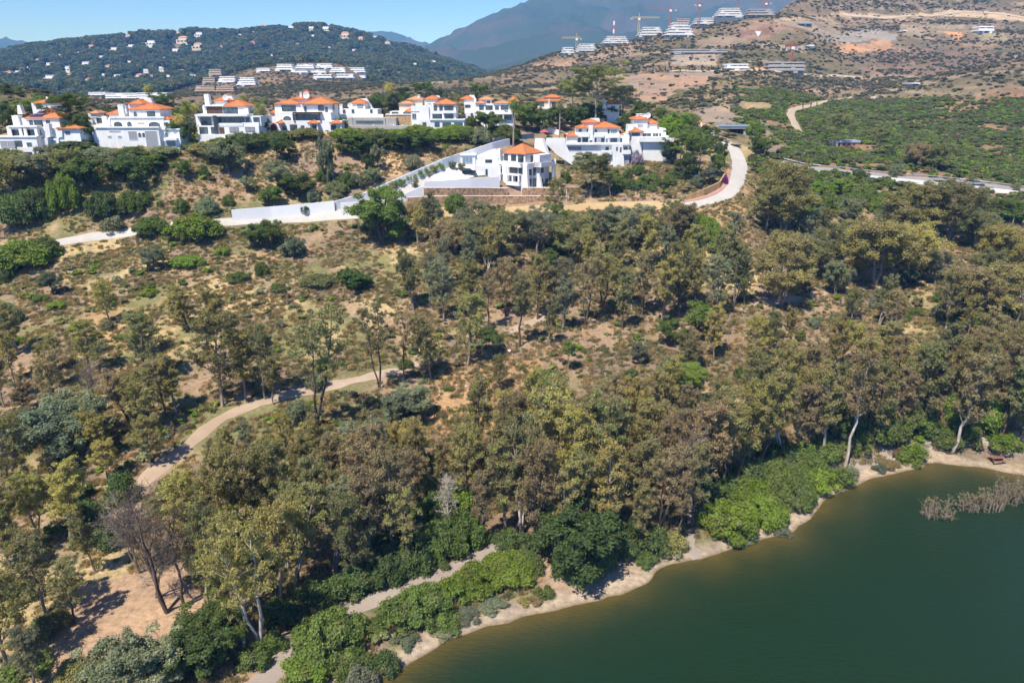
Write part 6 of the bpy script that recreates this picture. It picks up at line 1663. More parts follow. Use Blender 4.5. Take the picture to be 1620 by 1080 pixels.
# ------------------------------------------------------------------ walls that follow the ground
def wall_line(name, label, pts, thick=0.35, mat='white', cat='wall', cap=None, step=1.5):
    """pts: (x, foot y, top y) sightings; the wall stands on the ground with a top that runs straight between them"""
    base, top = [], []
    for px, b, t in pts:
        p = hit(px, b)
        d = ray(px, t)
        base.append(p)
        top.append(CAMZ + d[2] * (p[1] / d[1]))
    L, T = [], []
    for i in range(len(base) - 1):
        n = max(1, int(np.hypot(*(base[i + 1] - base[i])[:2]) / step))
        for k in range(n):
            L.append((base[i] + (base[i + 1] - base[i]) * k / n)[:2]); T.append(top[i] + (top[i + 1] - top[i]) * k / n)
    L.append(base[-1][:2]); T.append(top[-1])
    L, T = np.array(L), np.array(T)
    N = normals2(L) * thick / 2
    lo = np.minimum(ground_z(L[:, 0], L[:, 1]), T - .3) - 1.0
    v, f = [], []
    for i in range(len(L)):
        a, b = L[i] + N[i], L[i] - N[i]
        v += [(*a, lo[i]), (*a, T[i]), (*b, T[i]), (*b, lo[i])]
    for i in range(len(L) - 1):
        o = 4 * i
        for k in range(4):
            f.append((o + k, o + (k + 1) % 4, o + 4 + (k + 1) % 4, o + 4 + k))
    f += [(0, 3, 2, 1), (len(v) - 4, len(v) - 3, len(v) - 2, len(v) - 1)]
    me = bpy.data.meshes.new(name)
    me.from_pydata(v, [], f)
    me.materials.append(M[mat])
    o = tag(link(bpy.data.objects.new(name, me)), label, cat)
    if cap:
        L3 = np.column_stack([L, T + .03])
        segs = [(L3[i], L3[i + 1], cap, cap) for i in range(len(L3) - 1)]
        link(bpy.data.objects.new('coping', tube_mesh('coping', segs, M['white'], 4)), o)
    return o


ROAD_L = strip('access_road', [(60, 392), (115, 380), (165, 373), (215, 366), (280, 358), (345, 352), (420, 347), (500, 344), (570, 341), (640, 340)], 3.4, M['paleroad'], .12, .15, label='pale concrete access road below the white wall')
ROAD_M = strip('bank_road', [(640, 340), (720, 336), (800, 333), (880, 330), (950, 326), (1020, 325), (1080, 322)], 4.5, M['ochrebank'], .10, .5, label='ochre earth road under the stone terraces')
ROAD_R = strip('bend_road', [(1078, 324), (1118, 317), (1147, 306), (1160, 292), (1168, 276), (1170, 260), (1165, 243), (1155, 230), (1143, 222)], 5.2, M['paleroad'], .14, .05, label='pale road bending uphill past the purple bougainvillea')
strip('pavement', [(1078, 320), (1110, 314), (1136, 303), (1149, 289), (1153, 275), (1154, 262)], 1.3, M['pinkpave'], .26, .0, label='pink pavement along the inside of the road bend')
ROAD_H = strip('main_road', [(1236, 258), (1290, 268), (1340, 273), (1400, 279), (1450, 284), (1520, 291), (1570, 297), (1640, 306)], 6.5, M['asphalt'], .25, .0, label='grey main road crossing the slope behind a white wall')
strip('road_line', None, .18, M['paint'], .262, .0, world=[tuple(q) for q in ROAD_H[::6]], across=1, label='white edge line of the main road', offset=-2.6)
strip('driveway', [(520, 332), (575, 322), (628, 305), (668, 290), (700, 276), (735, 268)], 4.8, M['paleroad'], .12, .0, label='pale driveway climbing to the corner villa')
D1 = strip('valley_dirt_road', [(1262, 208), (1257, 195), (1251, 180), (1262, 172), (1290, 165), (1325, 158), (1348, 154)], 4.0, M['dirtroad'], .35, .6, label='pale dirt road running down the valley side', step=2.0)
D2 = strip('hill_road', [(1058, 113), (1110, 113), (1160, 112), (1215, 113), (1270, 118), (1320, 120), (1362, 123)], 7.0, M['dirtroad'], .6, .6, label='pale terrace road under the building sites', step=3.0, rmin=480)
strip('valley_clearing', [(1372, 157), (1388, 153), (1400, 152)], 6.0, M['dirtroad'], .4, 1.0, label='bare turning place at the end of the dirt road', step=2.0)
strip('hill_track', [(1332, 23), (1420, 28), (1500, 22), (1560, 21), (1625, 29)], 9.0, M['dirtroad'], 1.2, 1.5, label='pale cut of a track across the brown hilltop', step=8.0, rmin=700)
ROADS += [ROAD_L, ROAD_M, ROAD_R, ROAD_H, D1, D2]

wall_line('white_wall', 'long white roadside wall with sloping top and palm shadows', [(368, 349, 332), (430, 344, 327), (500, 338, 321), (530, 334, 318)], mat='whiteb')
wall_line('driveway_wall', 'tall white wall climbing along the driveway under the rocky bank', [(531, 333, 318), (575, 318, 306), (607, 306, 292), (650, 290, 273), (700, 270, 252), (745, 250, 237), (778, 237, 226), (806, 230, 219)], mat='whiteb')
wall_line('gate_wall', 'short white wall beside the driveway gate', [(540, 341, 321), (575, 340, 319), (592, 336, 316)], mat='whiteb')
wall_line('ramp_wall', 'white retaining wall under the driveway beside the stone terraces', [(612, 330, 318), (630, 321, 311), (650, 315, 302), (671, 309, 294)], mat='whiteb')
wall_line('terrace_wall', 'white wall under the courtyard where the black car stands', [(671, 303, 287), (700, 300, 286), (745, 299, 282), (790, 297, 279)], .5, mat='whiteb')
wall_line('stone_terrace', 'upper reddish rubble terrace wall under the courtyard', [(671, 311, 297), (720, 310, 297), (770, 309, 297), (803, 308, 298)], .8, 'rubble', cap=.12)
wall_line('stone_terrace', 'lower long rubble terrace wall above the ochre road', [(645, 321, 312), (700, 321, 310), (780, 320, 310), (850, 319, 310), (900, 318, 311)], .8, 'rubble', cap=.10)
wall_line('stone_terrace', 'short rubble terrace wall beside the corner villa', [(826, 309, 297), (860, 309, 297), (892, 308, 298)], .8, 'rubble', cap=.12)
wall_line('glass_fence', 'pale fence along the path behind the corner villa', [(778, 229, 222), (800, 224, 215), (845, 219, 211)], .1, 'bluemesh')
wall_line('boundary_wall', 'white boundary wall behind the corner villa under the dark hedge', [(855, 207, 198), (885, 214, 206)], .3, mat='whiteb')
wall_line('road_bank_wall', 'low tan wall on the inside of the road bend', [(1085, 318, 309), (1112, 310, 300), (1138, 298, 287), (1146, 284, 274)], .4, 'stonewall')
wall_line('road_wall', 'long white wall in front of the main road', [(1285, 274, 269), (1340, 279, 274), (1400, 286, 280), (1450, 291, 285), (1520, 298, 292), (1640, 312, 306)], .4, 'whiteb')
strip('forecourt', [(684, 286), (715, 279), (745, 272), (775, 267), (797, 262)], 6.5, M['whitepave'], .2, .0, label='white paved forecourt left of the corner villa', offset=1.0)


strip('upper_forecourt', [(742, 256), (765, 250), (790, 243)], 4.0, M['whitepave'], .2, .0, label='white upper terrace under the climbing wall')


def estate_extras():
    h = House('garage_building', 'low white garage with a dark green door beside the driveway', 'garage', float(hit(740, 263)[1]), 740, 262)
    h.box(729, 246, 752, 262, 0, 5, down=3); h.win(732, 249, 747, 258, 0, 'white', 3, 'bluemesh', 'garage_door'); h.box(728, 244.8, 753, 246.4, -.3, 5.6, name='roof_slab')
    h = House('entrance_lodge', 'white entrance lodge wall with dark door between car and corner villa', 'lodge', float(hit(772, 279)[1]), 775, 276)
    h.box(752, 248, 788, 262, 2, 4, down=3); h.win(768, 253, 778, 257, 2, 'frame'); h.box(750, 262, 792, 279, 0, 1.2, down=3); h.win(768.5, 268, 771, 277, 0, 'frame', 1, name='door')
    # gate across the driveway
    e = link(bpy.data.objects.new('driveway_gate', None))
    p = hit(528, 334)
    e.location = p
    tag(e, 'small dark gate leaf at the foot of the driveway', 'gate')
    multi('gate_leaf', [(-.6, .6, -.04, .04, .1, 2.4)], M['frame'], e)
    multi('gate_post', [(-.8, -.6, -.12, .12, -.4, 2.6)], M['white'], e)
    # lamp posts of the estate
    for px, b, t, lb in ((724, 321, 303, 'thin pale lamp post on the rubble terraces'), (896, 319, 301, 'thin pale lamp post at the end of the rubble terraces')):
        p = hit(px, b)
        H = CAMZ + ray(px, t)[2] * (p[1] / ray(px, t)[1]) - p[2]
        e = link(bpy.data.objects.new('lamp_post', None))
        e.location = p
        tag(e, lb, 'lamp', 'estate lamp posts')
        link(bpy.data.objects.new('post', tube_mesh('post', [((0, 0, -.3), (0, 0, H), .09, .06)], M['dish'], 6)), e)
        link(bpy.data.objects.new('lamp_head', tube_mesh('lamp_head', [((0, 0, H), (0, -.1, H + .35), .16, .12)], M['dish'], 6)), e)
    # red sunshade on the terrace above
    p = at_y(861, 217, 262)
    e = link(bpy.data.objects.new('red_parasol', None))
    e.location = p
    tag(e, 'red parasol on the terrace beside the white ramp wall', 'parasol')
    v = [(0, 0, 2.6)] + [(1.9 * math.cos(k * math.pi / 4), 1.9 * math.sin(k * math.pi / 4), 1.7) for k in range(8)]
    me = bpy.data.meshes.new('canopy')
    me.from_pydata(v, [], [(0, 1 + k, 1 + (k + 1) % 8) for k in range(8)])
    me.materials.append(M['redcloth'])
    link(bpy.data.objects.new('canopy', me), e)
    link(bpy.data.objects.new('pole', tube_mesh('pole', [((0, 0, -1.5), (0, 0, 2.6), .04, .04)], M['dish'], 6)), e)


estate_extras()


def car(label, p, rot, paint, name='parked_car'):
    e = link(bpy.data.objects.new(name, None))
    e.location = p
    e.rotation_euler = (0, 0, rot)
    tag(e, label, 'car')
    prof = [(-2.2, .35), (-2.25, .75), (-2.1, .98), (-1.0, 1.06), (.9, 1.06), (2.05, .92), (2.25, .65), (2.2, .35)]
    sec = [(-.9, .97), (-.6, 1.0), (.6, 1.0), (.9, .97)]

    def loft(nm, prof, widths, mat):
        v = []
        for y, k in widths:
            v += [(x * k, y, .35 + (z - .35) * (1 if abs(y) < .86 else .96)) for x, z in prof]
        n = len(prof)
        f = [tuple(range(n)), tuple(range((len(widths) - 1) * n + n - 1, (len(widths) - 1) * n - 1, -1))]
        for j in range(len(widths) - 1):
            f += [(j * n + i, j * n + (i + 1) % n, (j + 1) * n + (i + 1) % n, (j + 1) * n + i) for i in range(n)]
        me = bpy.data.meshes.new(nm)
        me.from_pydata(v, [], f)
        me.materials.append(M[mat])
        return link(bpy.data.objects.new(nm, me), e)
    b = loft('body', prof, sec, paint)
    loft('cabin', [(-1.75, 1.03), (-1.25, 1.5), (.35, 1.54), (1.15, 1.03)], [(-.78, .97), (-.55, 1), (.55, 1), (.78, .97)], 'glass')
    loft('roof_panel', [(-1.3, 1.48), (-1.15, 1.56), (.3, 1.59), (.45, 1.5)], [(-.6, 1), (.6, 1)], paint)
    for x in (-1.4, 1.4):
        for y in (-.82, .82):
            w = link(bpy.data.objects.new('wheel', tube_mesh('wheel', [((0, -.1, 0), (0, .1, 0), .33, .33)], M['tyre'], 14)), e)
            w.location = (x, y, .33)
            r = link(bpy.data.objects.new('rim', tube_mesh('rim', [((0, -.12, 0), (0, .12, 0), .2, .2)], M['metal'], 10)), w)
    for y in (-.6, .6):
        multi('headlight', [(2.17, 2.26, y - .2, y + .2, .66, .8)], M['dish'], e)
        multi('tail_light', [(-2.27, -2.18, y - .2, y + .2, .7, .86)], M['redcloth'], e)


q = hit(742, 276)
car('black car parked in the white courtyard of the corner villa', (q[0], q[1], q[2] + .3), .1, 'carpaint')
q = hit(1545, 294)
car('grey car on the main road at the edge of the wood', (q[0], q[1], q[2] + .27), -.35, 'metal')


# ------------------------------------------------------------------ guard rail, bridge, shed
def roadside():
    L = ROAD_H
    N = normals2(L)
    for k, (a, b, lb) in enumerate(((0, len(L), 'long steel guard rail on the far side of the main road'),)):
        e = link(bpy.data.objects.new('guard_rail', None))
        P3 = np.column_stack([L + N * 3.1, ground_z(*(L + N * 3.1).T) + .25])
        e.location = P3[0]
        tag(e, lb, 'guard rail')
        link(bpy.data.objects.new('rail', tube_mesh('rail', [(P3[i] - P3[0] + (0, 0, .65), P3[min(i + 6, len(P3) - 1)] - P3[0] + (0, 0, .65), .17, .17) for i in range(0, len(P3) - 1, 6)], M['metal'], 4)), e)
        post = tube_mesh('post', [((0, 0, -.5), (0, 0, .7), .07, .07)], M['metal'], 4)
        for i in range(0, len(P3), 3):
            o = link(bpy.data.objects.new('post', post), e)
            o.location = P3[i] - P3[0]
    h = House('motorway_bridge', 'dark road bridge with pale parapet at the cutting above the road bend', 'bridge', 318, 1162, 208)
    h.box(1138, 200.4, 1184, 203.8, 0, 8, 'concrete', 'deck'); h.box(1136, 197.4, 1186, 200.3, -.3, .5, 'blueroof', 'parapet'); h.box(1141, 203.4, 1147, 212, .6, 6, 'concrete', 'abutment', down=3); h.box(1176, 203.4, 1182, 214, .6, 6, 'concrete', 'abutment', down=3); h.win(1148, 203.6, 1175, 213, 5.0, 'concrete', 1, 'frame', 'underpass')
    h = House('long_shed', 'long low shed with blue roof and red wall on the green valley side', 'shed', float(hit(1340, 233)[1]), 1340, 232)
    h.box(1329, 225.5, 1361, 232, 0, 5, 'redwall', down=2); h.poly([(1327.6, 225.6), (1362, 225.6), (1361, 222.4), (1328.6, 222.4)], -.4, 6, 'blueroof', 'roof'); h.box(1316, 222.6, 1327, 232, .6, 4, 'cream', 'annex', down=2)
    for x in (1333, 1341, 1349):
        h.win(x, 227, x + 4, 229.6, 0, 'frame', 1)


roadside()


# ------------------------------------------------------------------ blocks of flats, far villas, building sites
def flats(name, label, x0, x1, ytop, ybase, floors, mat='whiteb', step=0.06, group=None, rmin=500, wins=3, cat='apartment block', raw=False, deep=12.0):
    p = hit_near((x0 + x1) / 2, ybase, rmin)
    h = House(name, label, cat, p[1], (x0 + x1) / 2, ybase, group=group)
    W, fh = x1 - x0, (ybase - ytop) / floors
    for k in range(floors):
        i = W * step * k
        a, b, yb, yt = x0 + i, x1 - i * .7, ybase - fh * k, ybase - fh * (k + 1)
        f = 1.6 * k
        h.box(a + .02 * W, yt + fh * .30, b - .02 * W, yb, f + 1.2, deep - f * .5, 'concrete' if raw else mat, 'wall', down=6 if k == 0 else 0)
        h.box(a - .02 * W, yt, b + .02 * W, yt + fh * .34, f - .8, deep + 2 - f * .5, mat, 'floor_slab')
        if k > 0:
            h.box(a, yb - fh * .30, b, yb - fh * .02, f - .4, .3, mat, 'parapet')
        n = wins - (k + int(x0)) % 2
        for j in range(n):
            u0, u1 = a + (b - a) * (j + .1) / n, a + (b - a) * (j + .62 + .26 * ((j * 7 + k * 3 + int(x1)) % 3) / 2) / n
            if (j + k + int(x0)) % 5 == 0 and n > 2:                     # a bay that stands forward between the windows
                h.box(u0, yt + fh * .3, u1, yb - fh * .02, f - .6, 2.2, mat, 'bay')
                continue
            h.win(u0, yt + fh * .42, u1, yb - fh * (.34 if k else .12), f + 1.2, 'frame', 1)
    return h


VILLA_SPOTS = []


def far_blocks():
    g1 = 'white terraced blocks on the far ridge'
    row = {'top': 'back', 'mid': 'middle', 'low': 'front'}
    for x0, x1, yt, yb, fl, lb in [
            (405, 427, 108, 115, 2, 'small detached white block at the scrub edge of the far ridge'), (435, 463, 101.5, 113, 3, 'cubic white block starting the back row on the far ridge'), (466, 497, 101.5, 110.5, 3, 'second white block of the back row on the far ridge'),
            (498, 526, 101, 109.5, 3, 'third white block of the back row on the far ridge'), (459, 487, 110.8, 117, 2, 'long low white block starting the middle row on the far ridge'), (488, 516, 110.8, 117.5, 2, 'second low white block of the middle row on the far ridge'),
            (521, 547, 107, 116.5, 3, 'third white block of the middle row on the far ridge'), (549, 578, 107, 116.5, 3, 'last white block of the middle row on the far ridge'), (495, 525, 117.5, 126.5, 2, 'first white block of the front row on the far ridge'),
            (531, 560, 117, 126.5, 2, 'second white block of the front row on the far ridge'), (567, 592, 117, 126.5, 2, 'last white block of the front row beside the pale lane')]:
        flats('terraced_block', lb, x0, x1, yt, yb, fl, group=g1, wins=4)
    flats('terraced_block', 'stepped white block with a round tower on the lower ridge', 344, 373, 121, 133, 3, group=g1, wins=4)
    flats('terraced_block', 'wide white block with curved balconies at the foot of the far ridge', 374, 405, 122.5, 137, 4, group=g1, wins=4)
    for x0, x1, yt, yb, fl, lb in [(330, 350, 110, 121, 3, 'brown-roofed apartment block above the stepped white blocks'), (320, 340, 123, 133, 3, 'tan apartment block beside the stepped white blocks'), (308, 340, 136, 147, 3, 'long tan block with dark balconies above the glass villa'), (341, 370, 136.5, 147, 3, 'long tan block next to the scrub slope'),
                                   (597, 609, 110, 119, 3, 'beige tower block behind the pale lane'), (626, 642, 114, 124, 3, 'beige block alone in front of the dark wood'), (652, 664, 119, 125, 2, 'small beige house at the end of the ridge')]:
        flats('tan_block', lb, x0, x1, yt, yb, fl, 'beige', .03, 'tan blocks of the far ridge', wins=3)
    for x0, x1, yt, yb, fl, lb in [(167, 215, 147.5, 158, 3, 'long white striped block behind the arcaded villa'), (216, 263, 147, 157.5, 3, 'long white striped block behind the tall palm'), (140, 166, 146, 153, 2, 'low white block behind the garden pine'), (207, 230, 140, 147, 2, 'small white block above the striped blocks')]:
        flats('striped_block', lb, x0, x1, yt, yb, fl, 'whiteb', 0, 'striped blocks behind the villas', wins=4)
    # white villas in the wooded hill
    spots = [(143, 78, 10), (180, 83, 13), (202, 62, 10), (207, 78, 12), (238, 73, 15), (240, 82, 9), (277, 85, 13), (288, 69, 18), (312, 79, 17), (282, 56, 9), (314, 59, 13), (78, 108, 14), (108, 114, 15), (135, 107, 15), (170, 112, 13), (78, 130, 18), (140, 134, 15), (185, 127, 14), (220, 127, 15), (255, 113, 11),
             (230, 116, 9), (268, 127, 13), (286, 118, 11), (304, 127, 14), (272, 110, 8), (12, 121, 12), (28, 119, 10), (55, 128, 8), (460, 48, 11), (492, 49, 11), (515, 50, 13), (418, 44, 10), (494, 61, 9), (545, 61, 16), (570, 65, 10), (592, 63, 9), (612, 73, 11), (657, 106, 9), (685, 102, 9), (700, 121, 7), (400, 105, 6), (355, 118, 9), (96, 92, 9), (35, 93, 9), (430, 92, 9), (160, 95, 10), (125, 88, 9), (60, 100, 10), (330, 95, 9), (350, 78, 9), (260, 97, 10), (470, 75, 9), (520, 80, 9), (205, 103, 10), (45, 112, 10), (560, 84, 9), (380, 60, 9), (110, 124, 12), (165, 124, 11), (240, 128, 12), (20, 132, 12), (200, 133, 12)]
    VILLA_SPOTS.extend(spots)
    spots.sort(key=lambda s: math.hypot(s[0] - 400, s[1] - 64))
    kinds = ('white', 'cream', 'white')
    for i, (px, py, w) in enumerate(spots):
        p = hit(px, py, 1100)
        k = scale_at(p)
        tone = kinds[i % 3]
        near_ = 'on the wooded hill, %s out from the bare red scar' % (ORD[i] if i < 20 else ('twenty-' + ORD[i - 20]) if i < 29 else 'thirtieth' if i == 29 else ('thirty-' + ORD[i - 30]) if i < 39 else 'fortieth' if i == 39 else ('forty-' + ORD[i - 40]) if i < 49 else 'fiftieth' if i == 49 else ('fifty-' + ORD[i - 50]) if i < 59 else 'sixtieth' if i == 59 else 'sixty-' + ORD[i - 60])
        h = House('hillside_villa', '%s villa %s' % (tone, near_), 'villa', p[1], px, py, group='villas scattered over the wooded hill')
        hh = w * .24
        h.e.location.z += 2.5
        h.box(px - w / 2, py - hh, px + w / 2, py, -9, 11, tone, 'wall', down=12); h.box(px - w * .30, py - hh * 1.9, px + w * .40, py - hh, -7, 8, tone, 'upper_wall')
        if i % 3 == 1:
            h.hip(px - w * .33, px + w * .43, py - hh * 1.85, py - hh * 2.3, -7, 8, 'tile_old')
        else:
            h.box(px - w * .34, py - hh * 2.05, px + w * .44, py - hh * 1.9, -7.5, 9, tone, 'roof')
        for u in (-.40, -.08, .22):
            h.win(px + w * u, py - hh * .72, px + w * (u + .18), py - hh * .2, -9, 'frame', 1)
    # building sites on the brown hill
    g2 = 'terraced buildings under construction on the brown hill'
    for x0, x1, yt, yb, fl, lb, raw in [(888, 909, 75, 87, 3, 'lowest white building of the hillside sites, beside the slope edge', 0), (910, 945, 69.5, 83, 4, 'white terraced building under the yellow crane', 0), (953, 996, 57.5, 71, 4, 'white terraced building under the striped mast', 0),
                                        (1010, 1050, 43, 59, 4, 'white terraced building on a dark netted base between two cranes', 0), (1052, 1098, 36, 59, 5, 'largest white terraced building under the red crane', 0), (1098, 1134, 28.5, 41, 3, 'white terraced building on dark rock up the hill', 0),
                                        (1133, 1176, 13, 28, 4, 'white terraced building near the hilltop under the tall mast', 0), (1181, 1226, 14.5, 27, 3, 'grey concrete shell at the top of the building sites', 1)]:
        h = flats('terraced_site', lb, x0, x1, yt, yb, fl, 'sitewhite' if not raw else 'concrete', .07, g2, rmin=780, wins=4, raw=bool(raw), deep=14)
        h.box(x0 - 1, yb - .2, x1 + 1, yb + 3.5, -2.2, 8, 'greynet', 'netted_base', down=12)
    h = flats('brick_site', 'small red brick shell above the largest terraced building', 1071, 1091, 30, 36.5, 2, 'beige', 0, g2, rmin=900, wins=3)
    h = flats('retaining_deck', 'long grey retaining deck below the building sites', 1065, 1150, 78, 86, 2, 'concrete', 0, None, rmin=650, wins=6, cat='retaining wall')
    flats('hill_villa', 'white villa on the terrace road with square blocks', 1149, 1185, 101, 112, 2, 'whiteb', .05, None, rmin=480, wins=4, cat='villa')
    flats('scaffolded_building', 'long building under white netting beside the red mast', 1216, 1273, 98, 116, 3, 'concrete', .0, None, rmin=480, wins=6, cat='building', raw=True)
    flats('cube_house', 'lone dark-windowed cube house on the brown hilltop slope', 1548, 1573, 41.5, 53, 2, 'whiteb', .03, None, rmin=700, wins=3, cat='house')
    flats('site_hut', 'small white hut on the grey quarry floor', 1430, 1435, 48, 52, 1, 'whiteb', 0, None, rmin=700, wins=1, cat='hut')
    flats('site_hut', 'white hut at the slope edge above the scaffolded building', 1281, 1288, 71, 78, 1, 'whiteb', 0, None, rmin=600, wins=1, cat='hut')
    flats('grey_hall', 'low grey hall on the crest behind the purple earth cut', 1265, 1285, 35, 43, 1, 'concrete', 0, None, rmin=700, wins=3, cat='building')
    flats('farm_shed', 'small white shed under the dark tree in the valley', 1443, 1456, 131, 136, 1, 'whiteb', 0, None, rmin=500, wins=2, cat='shed')
    h = House('quarry_marker', 'white triangular marker on the purple earth slope', 'marker', hit(1203, 58, 600)[1] - 2, 1203, 58)
    h.poly([(1194.5, 49.5), (1204.5, 50), (1199.5, 59)], 0, .6, 'whiteb', 'sheet'); h.box(1199, 58, 1200, 61, .2, .3, 'metal', 'stake', down=3)


far_blocks()


def crane(label, mx, base, top, jx0, jx1, jy, mat, rmin=800):
    p = hit_near(mx, base, rmin)
    h = House('tower_crane', label, 'crane', p[1], mx, base, group='cranes over the building sites')
    x, z1 = h.P(mx, top, 0)
    H = z1
    t = .85
    bars = [(s * t - .13, s * t + .13, q * t - .13, q * t + .13, -8, H) for s in (-1, 1) for q in (-1, 1)]
    n = int(H / 2.2)
    bars += [(-t, t, -t - .12, -t + .12, 2.2 * k, 2.2 * k + .16) for k in range(n)] + [(-t - .12, -t + .12, -t, t, 2.2 * k, 2.2 * k + .16) for k in range(n)]
    multi('mast', bars, M[mat], h.e)
    xa, zj = h.P(jx0, jy, 0)
    xb, _ = h.P(jx1, jy, 0)
    j = multi('jib', [(xa, xb, -.6, -.35, zj, zj + .25), (xa, xb, .35, .6, zj, zj + .25), (xa * .9, xb * .9, -.12, .12, zj + 1.3, zj + 1.55)] + [(xa + (xb - xa) * k / 16 - .12, xa + (xb - xa) * k / 16 + .12, -.5, .5, zj, zj + 1.4) for k in range(1, 16)], M[mat], h.e)
    sh = xb if abs(xb) < abs(xa) else xa
    multi('counterweight', [(sh - 1.2, sh + 1.2, -1, 1, zj - 1.6, zj)], M['concrete'], h.e)
    multi('cab', [(-1.2, 1.2, -1.8, -.6, zj - 2.2, zj - .1)], M['dish'], h.e)
    multi('apex', [(-.25, .25, -.25, .25, H, max(H, zj) + 4)], M[mat], h.e)


for a in [('low yellow crane over the lowest hillside building', 912, 73, 59, 888, 919, 61, 'crane_yellow'), ('yellow crane beside the netted base', 1010, 50, 27, 999, 1045, 29, 'crane_yellow'), ('large red crane with the longest jib over the sites', 1059, 42, 14, 1014, 1069, 15.5, 'crane'),
          ('dark red crane with short jib against the mountain', 1105, 29, 5, 1100, 1114, 7.5, 'crane'), ('tall dark crane mast cut by the picture top', 1167, 16, -8, 1150, 1185, -6, 'crane'), ('small crane at the top of the building sites', 1211, 15, 3, 1200, 1219, 5, 'crane'), ('red crane mast beside the scaffolded building', 1249, 116, 72, 1243, 1262, 74, 'crane')]:
    crane(*a, rmin=780 if a[1] != 1249 else 480)
p = hit_near(970, 60, 780)
e = link(bpy.data.objects.new('striped_mast', None)); e.location = p
tag(e, 'red and white striped mast above the terraced building', 'mast')
for k in range(6):
    multi('mast_section', [(-.7, .7, -.7, .7, -2 + 4.2 * k, 2.2 + 4.2 * k)], M['redcloth' if k % 2 == 0 else 'dish'], e)


